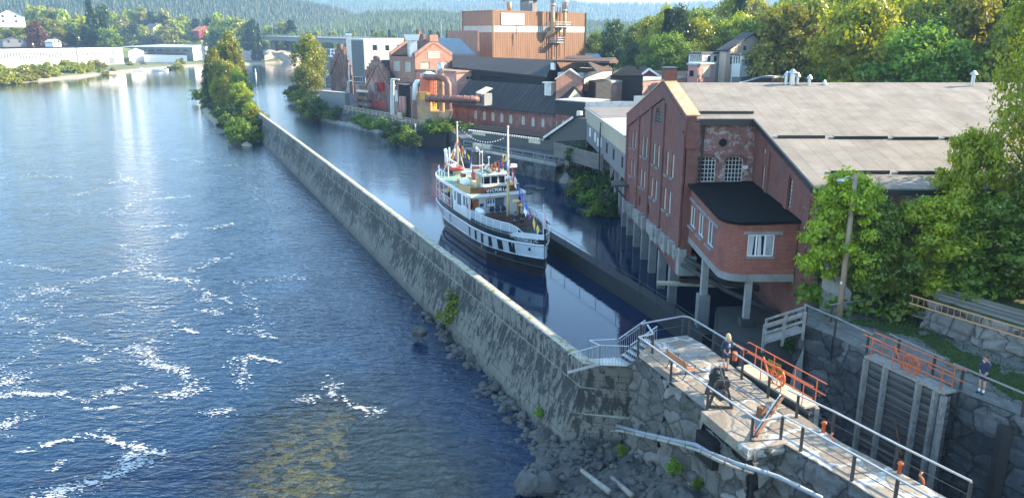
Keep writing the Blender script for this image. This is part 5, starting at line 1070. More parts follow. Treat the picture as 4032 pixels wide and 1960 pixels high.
g=MB(); wall_open(g,FA_,FB_,2,zn(YFR),zn(YFR),fo,depth=.25); wall_open(g,FB_,Vector((XE,YR)),2,zn(YFR),ZR); wall_open(g,Vector((XE,YR)),Vector((XE,YF)),2,ZR,zf(YF)); wall_open(g,Vector((XE,YF)),A,2.5,zf(YF),zf(YF)); g.build('long_walls',BR_WHITE,MBd,fix=False)
for o in fo: win(MBd,FA_,FB_,o,nx=4,ny=5,off=.14,fw=.07)
# floor slab and dark back wall added to keep the underside dark; foundation wall
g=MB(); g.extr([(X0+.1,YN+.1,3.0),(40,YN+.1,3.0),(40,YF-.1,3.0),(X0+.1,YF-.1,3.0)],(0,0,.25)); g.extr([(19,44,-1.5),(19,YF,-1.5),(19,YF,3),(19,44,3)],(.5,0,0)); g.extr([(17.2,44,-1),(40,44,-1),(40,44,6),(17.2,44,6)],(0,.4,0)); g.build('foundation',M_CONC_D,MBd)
# roof
def roofz(p,y): return (p[0],p[1],y)
g=MB(); out=[(X0+.35,YR),(XE+.4,YR),(XE+.4,YFR-.45),(XS-.3,YFR-.45),(XS-.3,YN-.05),(X0+.35,YN-.05)]
g.extr([(x,y,zn(y)+.02) for x,y in out],(0,0,.16)); g.extr([(X0+.35,YR,ZR+.02),(XE+.4,YR,ZR+.02),(XE+.4,YF+.4,zf(YF+.4)+.02),(X0+.35,YF+.4,zf(YF+.4)+.02)],(0,0,.16)); g.build('roof',M_ROOF,MBd)
g=MB(); g.bar((X0+.75,YN-.08,zn(YN)-.08),(XS-.3,YN-.08,zn(YN)-.08),.1,.42); g.bar((XS-.34,YN,zn(YN)-.02),(XS-.34,YFR-.5,zn(YFR-.5)-.02),.1,.34); g.bar((XS-.3,YFR-.5,zn(YFR-.5)-.02),(XE,YFR-.5,zn(YFR-.5)-.02),.1,.3); g.build('black_fascia',M_BLACK,MBd)
def onroof(px,py):
    r=ray(px,py); t=(ZR-SL1*YR-HC)/(r[2]-SL1*r[1]); return Vector((r[0]*t,r[1]*t,HC+r[2]*t))
for x0,x1,y in ((2740,2966,459),(3062,3246,556),(3282,3492,559),(3514,3692,562),(3718,3880,562),(3270,3500,697),(3534,3782,699)):
    a=onroof(x0,y);b=onroof(x1,y); b.y=a.y; b.z=a.z; g=MB(); g.bar(a+Vector((0,0,.26)),b+Vector((0,0,.26)),.1,.16); g.build('guard_shadow_bar',M_BLACK,MBd); g=MB(); g.bar(a+Vector((0,.14,.36)),b+Vector((0,.14,.36)),.36,.04); g.build('guard_flap',M_ROOF,MBd)  # black bar carries the shadow under each raised snow guard flap
# gable coping
g=MB(); g.bar((X0+.3,YR,ZR+.38),(X0+.3,YN-.15,zn(YN)+.38),.95,.1); g.bar((X0+.3,YF+.3,zf(YF)+.3),(X0+.3,YR,ZR+.38),.95,.1); g.build('coping',M_FLASH,MBd)
g=MB(); g.bar((X0+.2,YR,ZR+.12),(X0+.2,YN-.15,zn(YN)+.12),.62,.4); g.bar((X0+.2,YF+.2,zf(YF)+.1),(X0+.2,YR,ZR+.12),.62,.4); g.box((X0+.3,YR+.2,ZR+.75),(.9,1.3,1.0)); g.build('parapet',BR_RED,MBd)
g=MB(); g.box((X0+.3,YR+.2,ZR+1.28),(1.05,1.45,.1)); g.box((X0+.77,YR+.2,ZR+.9),(.05,1.3,.7)); g.build('cap_block',M_BLACK,MBd)
for px,yb,h_,r in ((3093,340,.9,.12),(3116,341,1.1,.2),(3137,339,.8,.12),(3184,342,.7,.12),(3244,342,.3,.1),(3826,347,1.1,.14)):
    p=onroof(px,yb+2); g=MB(); g.tube([p,p+Vector((0,0,h_))],r,10); g.lathe([(r*2,h_-.05),(r*.3,h_+.25)],p,10); g.build('vent_pipe',M_ZINC,MBd)
g=MB(); g.tube([(X0+1.15,YN+.18,zn(YN)-.3),(X0+1.05,YN+.18,9.9)],.07,6); g.tube([(XS+.5,YFR-.15,zn(YFR)-.2),(XS+.5,YFR-.15,5)],.07,6); g.build('downpipe',M_BLACK,MBd)
p=atY(2933,658,YN+.1); g=MB(); g.box(p,(.36,.3,.22)); g.build('wall_lamp',M_WHITED,MBd)
# beam and piers
g=MB(); random.seed(8)
yy=YF
while yy>YN-.1:
    st=random.uniform(1.2,2.2); y2=max(YN-.2,yy-st); zt=3.2+2.1*(YF-yy)/lf; h_=random.uniform(.9,1.4); g.box((X0+.05+random.uniform(-.06,.12),(yy+y2)/2,zt-h_/2+.3),(.5,abs(yy-y2)+.02,h_)); 
    if random.random()<.6: g.box((X0-.2,(yy+y2)/2,zt-.1),(.5,.35,random.uniform(.5,1.2)))
    yy=y2
g.bb(X0-.15,X0+1.1,YN-.3,YN+.6,3.6,5.0); g.build('concrete_beam',M_CONC_L,MBd)
for i,px in enumerate((2464,2485,2512,2542,2574,2611,2654)):
    D=(X0+.35)*F/(px-2016); y=(D-4.3)/.9636; g=MB(); g.box((X0+.35,y,1.2),(.62,.62,5.4)); g.bb(X0+.05,X0+.65,y-.4,y+.4,3.2,4.4); g.build('concrete_pier',M_CONC_L,MBd)
g=MB(); g.bb(X0-1.6,X0+.2,77,79.5,5.2,5.35); g.bar((X0-1.4,77.1,5.1),(X0,77.1,3.6),.12); g.bar((X0-1.4,79.3,5.1),(X0,79.3,3.6),.12); g.build('bracket_platform',M_STEEL,MBd)
# rear hall behind the ridge
gable_pts('rear_hall','dark gabled hall showing behind the long grey roof ridge',atY(2998,306,118),atY(3040,302,135),atY(2890,338,108),atY(2960,330,125),5,M_BOARDS,M_ROOFL,over=.2)
# ---- annex
An=thing('bay_annex','rounded red brick annex with sloping black felt roof and white windows, raised on concrete columns','building',(12.4,43.2,6))
rc=1.25; xa,xb_,ya,yb=12.35,XS-.05,43.1,YN-.1
cor=[(xa+rc-rc*math.cos(t),ya+rc-rc*math.sin(t)) for t in [math.pi/2*i/8 for i in range(9)]]
LA=Vector((xa,yb));LB=Vector((xa,ya+rc)); lo=[wpx(LA,LB,2729,855,20,78),wpx(LA,LB,2761,887,22,84),wpx(LA,LB,2798,921,24,92)]
FA2=Vector((xa+rc,ya));FB2=Vector((xb_,ya)); f2=[wpx(FA2,FB2,2995,967,104,84)]
g=MB(); wall_open(g,LA,LB,6.5,9.75,9.45,lo,depth=.16)
for p,q in zip(cor[:-1],cor[1:]): g.poly([(p[0],p[1],6.5),(q[0],q[1],6.5),(q[0],q[1],9.45),(p[0],p[1],9.45)])
wall_open(g,FA2,FB2,6.5,9.45,9.55,f2,depth=.16); g.build('wall',BR_ANNEX,An,fix=False)
for o in lo: win(An,LA,LB,o,nx=2,ny=1,off=.05,fw=.08,fm=M_WHITE)
W_=win(An,FA2,FB2,f2[0],nx=3,ny=1,off=.03,fw=.1,mul=.09,fm=M_WHITE)
g=MB(); o=f2[0]
for k,(a,b) in enumerate(((.04,.26),(.40,.50),(.70,.93))):
    u0=o[0]+(o[1]-o[0])*a;u1=o[0]+(o[1]-o[0])*b; n_=6
    for i in range(n_): x=FA2[0]+u0+(u1-u0)*(i+.5)/n_; g.tube([(x,ya+.045,o[3]-.05),(x-(.09 if k==0 else -.09)*(i/n_),ya+.045,o[2]+.06)],.02,5)
g.build('curtains',plain('net_curtain',(.55,.56,.58),.9),An)
g=MB(); g.bb(FA2[0]+o[0]-.28,FA2[0]+o[1]+.45,ya-.05,ya+.1,o[3]+.02,o[3]+.2); g.bb(FA2[0]+o[0]-.05,FA2[0]+o[1]+.05,ya-.1,ya+.1,o[2]-.12,o[2]-.01); g.bar((xa-.03,yb,9.2),(xa-.03,ya+rc+.2,8.95),.1,.18)
for q in lo: y=(yb-(q[0]+q[1])/2); g.box((xa-.07,y,q[2]-.07),(.22,q[1]-q[0]+.25,.13))
g.build('lintels_and_sills',M_CONC,An)
cor2=[(xa+rc-(rc+.22)*math.cos(t),ya+rc-(rc+.22)*math.sin(t)) for t in [math.pi/2*i/8 for i in range(9)]]
g=MB(); pl_=[(xa-.25,yb+.2)]+cor2+[(xb_+.05,ya-.22),(xb_+.05,yb+.2)]; zr_=lambda p:9.52+(p[1]-ya)*.058+(p[0]-xa)*.03
g.extr([(p[0],p[1],zr_(p)) for p in pl_],(0,0,.14)); g.build('roof',M_ROOFB,An)
g=MB(); q=[(p[0],p[1]) for p in [(xa-.02,yb)]+[(xa+rc-(rc+.02)*math.cos(t),ya+rc-(rc+.02)*math.sin(t)) for t in [math.pi/2*i/8 for i in range(9)]]+[(xb_,ya-.02),(xb_,yb)]]; g.prism(q,6.05,6.5); g.build('floor_slab',M_CONC,An)
p=Vector((xa+1.75,ya+.5,0)); g=MB(); g.box((p.x,p.y,4.9),(.36,.36,2.6)); g.build('column',M_CONC_L,An); g=MB(); g.box((p.x,p.y,3.3),(.75,.75,.6)); g.build('column_footing',M_CONC_D,An)
g=MB(); g.box((12.6,48.0,4.9),(.42,.42,2.8)); g.build('column',M_CONC_L,An); g=MB(); g.box((12.6,48.0,1.6),(.75,.75,4.0)); g.build('column_footing',M_CONC,An)
g=MB(); g.tube([(11.9,51.5,4.6),(14,48,3.9),(16.6,44.5,3.4)],.16,8); g.tube([(12.2,52,4.9),(14.6,50,3.7),(17,49,3.6)],.2,8); g.build('underfloor_pipes',M_CONC_D,An,smooth=True)
g=MB(); g.bar((10.6,53.5,2.6),(16.5,52.8,2.6),.5,.2); tag(g.build('timber_beam',M_WOODL),'pale timber beam lying between the piers above the water','beam')
# canal side wall (low)
def strip_wall(name,label,pts,w_,z0,z1,mat,cat='wall',right=True):
    root=thing(name,label,cat,(pts[0][0],pts[0][1],0)); n=len(pts); L1=[];R1=[]
    for i,p in enumerate(pts):
        a=Vector(pts[max(0,i-1)][:2]);b=Vector(pts[min(n-1,i+1)][:2]); d=(b-a).normalized(); nn=Vector((d.y,-d.x)); L1.append(Vector(p[:2]));R1.append(Vector(p[:2])-nn*w_)
    g=MB(); zz=z1 if hasattr(z1,'__len__') else [z1]*n
    for i in range(n-1):
        for a,b,za,zb2 in ((L1[i],L1[i+1],zz[i],zz[i+1]),(R1[i+1],R1[i],zz[i+1],zz[i])): g.poly([(a[0],a[1],z0),(b[0],b[1],z0),(b[0],b[1],zb2),(a[0],a[1],za)])
        g.poly([(L1[i][0],L1[i][1],zz[i]),(L1[i+1][0],L1[i+1][1],zz[i+1]),(R1[i+1][0],R1[i+1][1],zz[i+1]),(R1[i][0],R1[i][1],zz[i])])
    for i in (0,n-1): g.poly([(L1[i][0],L1[i][1],z0),(R1[i][0],R1[i][1],z0),(R1[i][0],R1[i][1],zz[i]),(L1[i][0],L1[i][1],zz[i])])
    g.build('wall_body',mat,root,fix=False); return root,L1,R1
cwp=[(-.6,84),(3.65,73.9),(8.1,61.6),(10.6,54.9),(12.2,49.8),(13.2,46.6)]
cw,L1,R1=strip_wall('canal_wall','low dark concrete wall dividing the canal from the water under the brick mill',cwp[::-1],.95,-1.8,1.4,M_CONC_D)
rr_=[Vector((p[0],p[1],1.4)) for p in R1]; railing('wall_railing',[r+Vector((-.15,-.05,0)) for r in rr_][::-1],1.0,M_STEEL,'thin rusty railing along the far side of the low canal wall',step=3.2,rails=(1.0,),post=.04,rr=.02)
# ================================================================ DAM WALL
dt=[tuple(atZ(a,b,4.5)[:2]) for a,b in ((2298,1431),(1998,1194),(1768,1020),(1500,811),(1379,718),(1284,644),(1175,562),(1067,482),(1000,434))]; dt=[tuple((np.array(dt[max(0,i-1)])+2*np.array(dt[i])+np.array(dt[min(len(dt)-1,i+1)]))/4) if 0<i<len(dt)-1 else dt[i] for i in range(len(dt))]; dt.append(tuple(np.array(dt[-1])*1.9-np.array(dt[-2])*.9))
fine=[]
for i in range(len(dt)-1):
    for k in range(10): fine.append(np.array(dt[i])*(1-k/10)+np.array(dt[i+1])*k/10)
fine.append(np.array(dt[-1])); fine=np.array(fine); dv=np.gradient(fine,axis=0); dv/=np.linalg.norm(dv,axis=1)[:,None]; nl_=np.stack([-dv[:,1],dv[:,0]],-1)  # left of travel = river side
DM=thing('dam_wall','long stained concrete dam wall curving away between the river and the canal','wall',(3.47,34.74,0))
prof=[(.62,-1.5),(.62,4.42),(.56,4.5),(.0,4.5),(-.05,4.4),(-.12,3.3),(-.17,3.27),(-.62,2.0),(-.65,1.97),(-1.15,.35),(-1.2,.25),(-1.6,-1.6)]
V=[];nf=len(fine)
for i in range(nf):
    j=random.uniform(-.02,.02)
    for o_,z_ in prof: V.append((fine[i][0]-nl_[i][0]*o_-3.47,fine[i][1]-nl_[i][1]*o_-34.74,z_+(j if z_>4 else 0)))
V=[(v[0],v[1],v[2]) for v in V]; k=len(prof)
Fq=[(i*k+j,i*k+j+1,(i+1)*k+j+1,(i+1)*k+j) for i in range(nf-1) for j in range(k-1)]
npmesh('wall_body',V,Fq,M_DAM,DM)
g=MB()   # transverse end of the dam
n0=nl_[0]; P3=lambda o_,z_:Vector((fine[0][0]-n0[0]*-o_,fine[0][1]-n0[1]*-o_,z_))
prL=[P3(0,4.5),P3(.05,4.4),P3(.10,3.3),P3(.24,3.25),P3(.62,2.0),P3(.70,1.95),P3(1.15,.35),P3(1.5,.3),P3(1.6,-1.6)]
prR=[Vector((6.6,34.25,4.5)),Vector((6.6,34.2,4.4)),Vector((6.6,34.15,3.3)),Vector((6.6,34.1,3.25)),Vector((6.6,34.0,2.0)),Vector((6.6,33.7,1.95)),Vector((6.6,33.6,.35)),Vector((6.6,33.5,.3)),Vector((6.6,33.4,-1.6))]
for i in range(len(prL)-1): g.poly([prL[i],prL[i+1],prR[i+1],prR[i]])
g.poly([prL[0],prR[0],Vector((6.6,34.9,4.5)),P3(-.6,4.5)+Vector((0,.35,0))]); g.poly([Vector((6.6,34.9,4.5)),Vector((6.6,34.9,-1.5)),P3(-.6,-1.5)+Vector((0,.35,0)),P3(-.6,4.5)+Vector((0,.35,0))]); g.build('end_wall',M_DAM,DM,fix=False)
# ================================================================ LOCK ISLAND
ZP=5.5; z5=lambda a,b:tuple(atZ(a,b,ZP)[:2])
plat=[z5(2511,1399),z5(2640,1500),z5(2787,1615),z5(2968,1768),z5(3072,1735),z5(3150,1779),z5(3353,1897),z5(3520,2000),(16.5,15.5),(22,6),(27,6),(17.3,15.5),z5(3731,1960),z5(3556,1865),z5(3310,1739),z5(3175,1648),z5(3030,1560),z5(2896,1451),z5(2802,1378),z5(2779,1360),z5(2704,1319),z5(2574,1337)]
def topgrid(name,poly,z,mat,st=.3,amp=.05,parent=None,kind=None):
    xs=[p[0] for p in poly];ys=[p[1] for p in poly]; x=np.arange(min(xs)-st,max(xs)+st,st);y=np.arange(min(ys)-st,max(ys)+st,st);X,Y=np.meshgrid(x,y);S=sdist(X,Y,poly)
    Z=z+(fbm(X,Y,1.1,4,7)-.5)*amp*2; nx=len(x); i=np.arange(len(y)-1)[:,None]*nx+np.arange(nx-1)[None]; Fq=np.stack([i,i+1,i+nx+1,i+nx],-1).reshape(-1,4)
    ok=(S.ravel()<.02)[Fq].sum(1)>=4
    o_=(0,0,0) if parent is None else parent.location
    return npmesh(name,np.stack([X-o_[0],Y-o_[1],Z-o_[2]],-1).reshape(-1,3),Fq[ok],mat,parent,smooth=True)
LI=thing('lock_island','sunlit rubble stone lock island between the river and the lock chamber','lock wall',(9,30,0))
g=MB(); g.prism([tuple(p) for p in plat],-1.5,ZP-.06); g.build('stone_core',[M_GRAN_D],LI); 
g=MB(); g.prism([tuple(p) for p in plat],ZP-.059,ZP,0); g.build('paving',M_PAVE,LI)
for i in range(0,7):
    a,b=plat[i],plat[i+1]
    if i==2: masonry('river_face',a,b,.3,4.85,.10,M_GRAN,par=LI,seed=20+i,course=.8,blk=1.3,amp=.3,res=.1,joint=.14,rnd=.9)
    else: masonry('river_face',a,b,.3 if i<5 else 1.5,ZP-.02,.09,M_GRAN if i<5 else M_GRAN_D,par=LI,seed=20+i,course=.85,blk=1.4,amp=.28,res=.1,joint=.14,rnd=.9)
g=MB(); a,b=Vector(plat[2]),Vector(plat[3]); n=Vector(((b-a).y,-(b-a).x)).normalized(); g.extr([(a.x+n.x*.3,a.y+n.y*.3,ZP+.02),(b.x+n.x*.25,b.y+n.y*.25,ZP+.02),(b.x-n.x*1.5,b.y-n.y*1.5,ZP+.02),(a.x-n.x*1.5,a.y-n.y*1.5,ZP+.02)],(0,0,-.42)); g.build('overhanging_slab',M_PAVE,LI)
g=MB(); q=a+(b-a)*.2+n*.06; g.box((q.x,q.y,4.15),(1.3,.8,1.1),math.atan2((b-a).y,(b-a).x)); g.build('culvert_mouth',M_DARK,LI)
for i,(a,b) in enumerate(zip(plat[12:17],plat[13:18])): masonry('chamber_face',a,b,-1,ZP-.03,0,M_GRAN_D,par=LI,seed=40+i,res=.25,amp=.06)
def rail_t(name,label,pts,h=.95,mid=.5,post=.09,flat=.075,extra=None,ext=(0,0),group=None,posts=None):
    root=thing(name,label,'railing',tuple(pts[0]),0,group); 
    for p in (posts or pts): g=MB(); g.bar(p,(p[0],p[1],p[2]+h),post,post); g.build('post',M_STEEL,root)
    g=MB(); P=[Vector(p)+Vector((0,0,h+.03)) for p in pts]; 
    d=(P[1]-P[0]).normalized(); P[0]=P[0]-d*ext[0]; d=(P[-1]-P[-2]).normalized(); P[-1]=P[-1]+d*ext[1]
    for p,q in zip(P[:-1],P[1:]): g.bar(p,q,flat,.05)
    g.build('handrail',M_ALU,root); g=MB()
    for p,q in zip(pts[:-1],pts[1:]): g.tube([Vector(p)+Vector((0,0,h*mid)),Vector(q)+Vector((0,0,h*mid))],.016,5)
    g.build('mid_wire',M_STEEL,root); return root
Z5=lambda a,b:atZ(a,b,ZP)
rail_t('lock_railing','long railing with pale flat handrail along the river edge of the lock island',[Z5(2511,1402),Z5(2640,1500),Z5(2784,1610),Z5(2957,1736),Z5(2985,1752)],ext=(0,0),posts=[Z5(2511,1402),Z5(2640,1500),Z5(2784,1610),Z5(2957,1736)])
rail_t('lock_railing','railing on the river edge running from the jog towards the lower right corner',[Z5(2985,1752),Z5(3073,1729),Z5(3152,1774),Z5(3353,1891),Z5(3520,1990),Z5(3720,2110)],posts=[Z5(3073,1729),Z5(3152,1774),Z5(3353,1891),Z5(3520,1990),Z5(3720,2110)])
rail_t('lock_railing','railing around the far tip of the lock island behind the blonde woman',[Z5(2520,1348),Z5(2685,1316),Z5(2711,1321),Z5(2806,1381),Z5(2914,1451)],ext=(0,.15))
rail_t('lock_railing','short railing between the winch and the near orange lock gate',[Z5(2919,1493),Z5(3023,1565)],ext=(.6,.5))
rail_t('lock_railing','railing along the chamber edge of the island to the lower right',[Z5(3135,1643),Z5(3275,1713),Z5(3521,1849),Z5(3806,2000)],ext=(.5,0))
rail_t('lock_railing','short return railing beside the top of the aluminium stairs',[Z5(2511,1402),Z5(2568,1390),Z5(2545,1352)],mid=.5,posts=[Z5(2568,1390)])
# right side of the lock
rp=[z5(3158,1273),z5(3285,1322),z5(3414,1388),z5(3440,1400),z5(3770,1545),z5(3776,1538),z5(4009,1629),(24,19.5),(34,5),(80,5),(80,40.9),(17.2,40.9),(15.6,39.8)]
LR=thing('lock_quay','shaded masonry lock quay on the right with grass behind its edge','lock wall',(18,33,0))
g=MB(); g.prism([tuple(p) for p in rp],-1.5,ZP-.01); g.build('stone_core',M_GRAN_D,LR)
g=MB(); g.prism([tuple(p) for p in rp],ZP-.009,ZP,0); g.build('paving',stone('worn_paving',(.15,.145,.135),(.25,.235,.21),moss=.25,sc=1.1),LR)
for i,(a,b) in enumerate(zip([rp[12]]+rp[:7],rp[:8])):
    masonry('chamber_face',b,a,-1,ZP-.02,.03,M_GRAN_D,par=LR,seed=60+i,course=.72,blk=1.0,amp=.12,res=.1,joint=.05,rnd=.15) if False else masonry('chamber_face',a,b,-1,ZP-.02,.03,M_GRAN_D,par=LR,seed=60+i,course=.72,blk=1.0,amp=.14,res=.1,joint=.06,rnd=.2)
gp=[z5(3300,1262),z5(3420,1255),z5(3560,1255),z5(3640,1275),z5(3780,1370),z5(4100,1500),z5(4200,1640),z5(4032,1600),z5(3880,1500),z5(3760,1440),z5(3600,1330),z5(3480,1310)]
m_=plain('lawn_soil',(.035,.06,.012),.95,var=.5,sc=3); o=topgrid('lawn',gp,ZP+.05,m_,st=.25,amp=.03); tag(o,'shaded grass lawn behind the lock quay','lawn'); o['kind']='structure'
gx=[];gf=[]; P_=np.array(gp); 
for _ in range(14000):
    x=random.uniform(15,28);y=random.uniform(24,41); 
    gx.append((x,y))
gx=np.array(gx); s_=sdist(gx[:,0],gx[:,1],gp); gx=gx[(s_+fbm(gx[:,0],gx[:,1],1.5,3,2)*1.0-.4)<-.05]
n=len(gx); a=rng.random(n)*6.28; h_=.05+.08*rng.random(n); wv=.02+.015*rng.random(n); dx=np.cos(a)*wv;dy=np.sin(a)*wv; lean=(rng.random((n,2))-.5)*.08
V=np.stack([np.stack([gx[:,0]-dx,gx[:,1]-dy,np.full(n,ZP+.04)],-1),np.stack([gx[:,0]+dx,gx[:,1]+dy,np.full(n,ZP+.04)],-1),np.stack([gx[:,0]+lean[:,0],gx[:,1]+lean[:,1],ZP+.06+h_],-1)],1).reshape(-1,3)
o=npmesh('grass',V,np.arange(3*n).reshape(-1,3),mat_leaf('grass_blade',(.05,.10,.012),(.09,.14,.02),.3),n=3); tag(o,'short grass blades on the shaded lock lawn','grass',kind='stuff')
rail_t('quay_side_railing','railing at the far corner of the shaded lock quay above the wooden footbridge',[Z5(3172,1272),Z5(3285,1322),Z5(3412,1386)],ext=(.2,.2))
rail_t('quay_side_railing','short railing behind the timber pole at the dark shed',[Z5(3270,1268),Z5(3415,1243)],ext=(.1,.8))
rail_t('quay_side_railing','railing behind the far orange lock gate walkway',[Z5(3532,1409),Z5(3671,1477)],ext=(.6,.5))
rail_t('quay_side_railing','railing in front of the standing teenager on the right',[Z5(3781,1531),Z5(4023,1640),Z5(4200,1720)],ext=(.5,0))
# lock gates
def gate(name,label,A,B,side,zb_,timber=True):
    """open gate leaf lying along the chamber wall from A to B (2D); side=+1: chamber to the right of A->B"""
    A=Vector(A);B=Vector(B);d=(B-A).normalized();n=Vector((d.y,-d.x))*side;L_=(B-A).length; T=thing(name,label,'lock gate',(A.x,A.y,ZP))
    P=lambda u,q,z:Vector((A.x+d.x*u+n.x*q,A.y+d.y*u+n.y*q,z))
    g=MB(); g.extr([P(0,0,ZP+.03),P(L_,0,ZP+.03),P(L_,.75,ZP+.03),P(0,.75,ZP+.03)],(0,0,.09)); g.build('walkway_planks',M_WOODL if side<0 else M_WOODG,T)
    g=MB()
    zz=zb_
    while zz<ZP-.1: g.bar(P(0,.42,zz),P(L_,.42,zz),.34 if int(zz*7)%2 else .30,.31); zz+=.36
    g.build('timber_planking',M_GATEW,T)
    for f in (.02,.28,.70,.9,.99): g=MB(); g.bar(P(L_*f,.66,zb_),P(L_*f,.66,ZP-.05 if f in(.02,.99) else ZP+.1),.22,.2); g.build('upright',M_WOODG,T)
    g=MB()
    for q in (0.03,.72):
        for f in (.08,.36,.66,.95):
            p=P(L_*f,q,ZP+.12); g.tube([p,p+Vector((0,0,1.0))],.022,6)
        for z_ in (1.0,.5):
            g.tube([P(-.25,q,ZP+.12+z_-.08),P(-.18,q,ZP+.12+z_),P(L_+.3,q,ZP+.12+z_)],.024,6)
    g.build('orange_rails',M_ORANGE,T)
    c_=P(L_*.52,.35,ZP+.5); g=MB(); pts=[c_+Vector((d.x*math.cos(t)*.42,d.y*math.cos(t)*.42,math.sin(t)*.42)) for t in [2*math.pi*i/18 for i in range(19)]]; g.tube(pts,.05,6)
    for i in range(4): t=math.pi/4*i; v=Vector((d.x*math.cos(t)*.42,d.y*math.cos(t)*.42,math.sin(t)*.42)); g.tube([c_-v,c_+v],.025,5)
    g.tube([c_+Vector((-d.x*.45,-d.y*.45,-.35)),c_+Vector((-d.x*.95,-d.y*.95,.55))],.045,6); g.tube([c_-n_3(n)*.0,c_+Vector((n.x*.25,n.y*.25,0))],.06,6); g.build('hand_wheel',M_ORANGE,T)
    return T
n_3=lambda v:Vector((v.x,v.y,0))
gate('lock_gate','near lock gate with orange rails and pale plank walkway beside the sunlit island',atZ(2900,1452,ZP).xy,atZ(3168,1612,ZP).xy,-1,1.0)
gate('lock_gate','far lock gate of weathered timber with orange rails in front of the lawn',atZ(3448,1400,ZP).xy,atZ(3765,1545,ZP).xy,1,.2)
g=MB(); a=Z5(3500,1560);g.tube([atY(3505,1555,32.2),atY(3550,1790,30.6)],.05,6); tag(g.build('rusty_rod',M_RUST),'rusty rod hanging down the timber planking of the far gate','rod')
g=MB(); p=atZ(4005,1610,ZP); g.bar((p.x-.55,p.y-.3,ZP-.6),(p.x-.62,p.y-.5,-1),.4,.4); tag(g.build('gate_post',M_STEEL),'black steel post in the wall recess at the right frame edge','post')
# low shore between canal wall and lock head, wall with sign
lp=[(13.2,46.8),(12.1,42.7),(14.6,38.0),(15.6,37.2),(16.2,41),(17.6,44),(15.5,47)]
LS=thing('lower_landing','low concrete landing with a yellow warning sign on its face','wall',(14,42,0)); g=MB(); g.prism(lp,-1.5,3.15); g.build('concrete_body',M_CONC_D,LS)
masonry('landing_face',lp[1],lp[2],-1,3.2,.04,M_CONC_D,par=LS,seed=81,res=.15,course=1.6,blk=3.,amp=.05); masonry('landing_face',lp[0],lp[1],-1,3.2,.04,M_CONC_D,par=LS,seed=82,res=.15,course=1.6,blk=3.,amp=.05)
g=MB(); p=Vector((14.9,37.6)); g.extr([(14.55,37.9,-1),(15.5,37.4,-1),(15.35,37.5,4.4),(15.0,37.7,3.0)],(-.25,-.5,0)); g.build('sloping_buttress',M_CONC_L,LS)
sA=Vector(lp[1]);sB=Vector(lp[2]); o=wpx(sA,sB,3095,1423,34,32); d=(sB-sA).normalized(); n=Vector((d.y,-d.x)); o=(o[0]-.05,o[1]+.05,o[2],o[3]); 
uu=min((o[0]+o[1])/2,(sB-sA).length-.5); w_s=.46; c_=sA+d*uu+n*.22; zc=2.75
SG=thing('warning_sign','yellow warning sign with black Norwegian lettering on the dark landing wall','sign',(c_.x,c_.y,zc)); g=MB(); g.box((c_.x,c_.y,zc),(w_s*2,.03,.62),math.atan2(d.y,d.x)); g.build('plate',M_YEL,SG)
q=c_+n*.02; text('ANKRING',.19,M_BLACK,SG,face_mat((q.x,q.y,zc+.14),d,n),bold=.004); text('FORBUDT',.19,M_BLACK,SG,face_mat((q.x,q.y,zc-.10),d,n),bold=.004)
# wooden footbridge with railing
FBt=thing('wooden_footbridge','small grey wooden footbridge with railings sloping down from the lock quay','footbridge',(15.5,38.5,4.6)); a=atZ(3165,1290,5.3);b=atZ(3008,1338,4.3); g=MB(); g.bar(a,b,1.0,.14); g.build('deck',M_WOODG,FBt)
for s in(-.5,.5):
    dd=(b-a).normalized(); nn=Vector((dd.y,-dd.x,0)).normalized()*s
    for k in (0,.5,1): g=MB(); p=a+(b-a)*k+nn; g.bar(p+Vector((0,0,-.5)),p+Vector((0,0,1.05)),.12); g.build('post',M_WOODG,FBt)
    g=MB(); 
    for h_ in (1.0,.55): g.bar(a+nn+Vector((0,0,h_)),b+nn+Vector((0,0,h_)),.05,.12)
    g.build('rails',M_WOODG,FBt)
# timber pole with lamp, at the shed
pb=atZ(3302,1262,5.5); pt=atY(3370,684,pb.y+.6); PL=thing('timber_pole','leaning brown timber pole with a small street lamp, in front of the trees','pole',tuple(pb)); g=MB(); g.tube([pb,pb+(pt-pb)*.5,pt],[.17,.14,.11],10); g.build('pole',M_POLE,PL,smooth=True)
g=MB(); q=atY(3310,712,pb.y-.3); g.tube([pt-Vector((0,0,.35)),(pt+q)/2+Vector((0,0,.05)),q],.03,6); g.ball(q,(.22,.13,.09)); g.build('lamp_arm',M_ALU,PL)
g=MB(); q=pb+(pt-pb)*.27; g.box((q.x-.15,q.y-.13,q.z),(.09,.03,.14)); g.build('tag_plate',M_WHITE,PL)
# dark shed doorway at the foot of the mill
SD=thing('leaning_shed','dark open shed with slanting timber posts against the mill wall','shed',(19,40,5.5)); g=MB(); P=[(17.6,40.8),(17.6,39.2),(22.6,38.6),(22.6,40.8)]; g.prism(P,9.0,9.15); g.build('roof',M_BOARDS,SD)
for a_,b_ in (((17.8,39.3,5.5),(17.7,39.4,9)),((19.4,38.4,5.5),(18.0,39.6,9)),((22.4,38.8,5.5),(22.4,38.8,9))): g=MB(); g.bar(a_,b_,.18); g.build('post',M_BOARDS,SD)
g=MB(); g.extr([(17.7,40.7,5.5),(22.5,40.7,5.5),(22.5,40.7,9),(17.7,40.7,9)],(0,-.06,0)); g.build('back_wall',M_DARK,SD); g=MB(); g.extr([(16.9,39.9,5.5),(18.1,38.9,5.5),(18.1,38.9,6.8),(16.9,39.9,8.4)],(.1,.1,0)); g.build('side_panel',M_CONC,SD)
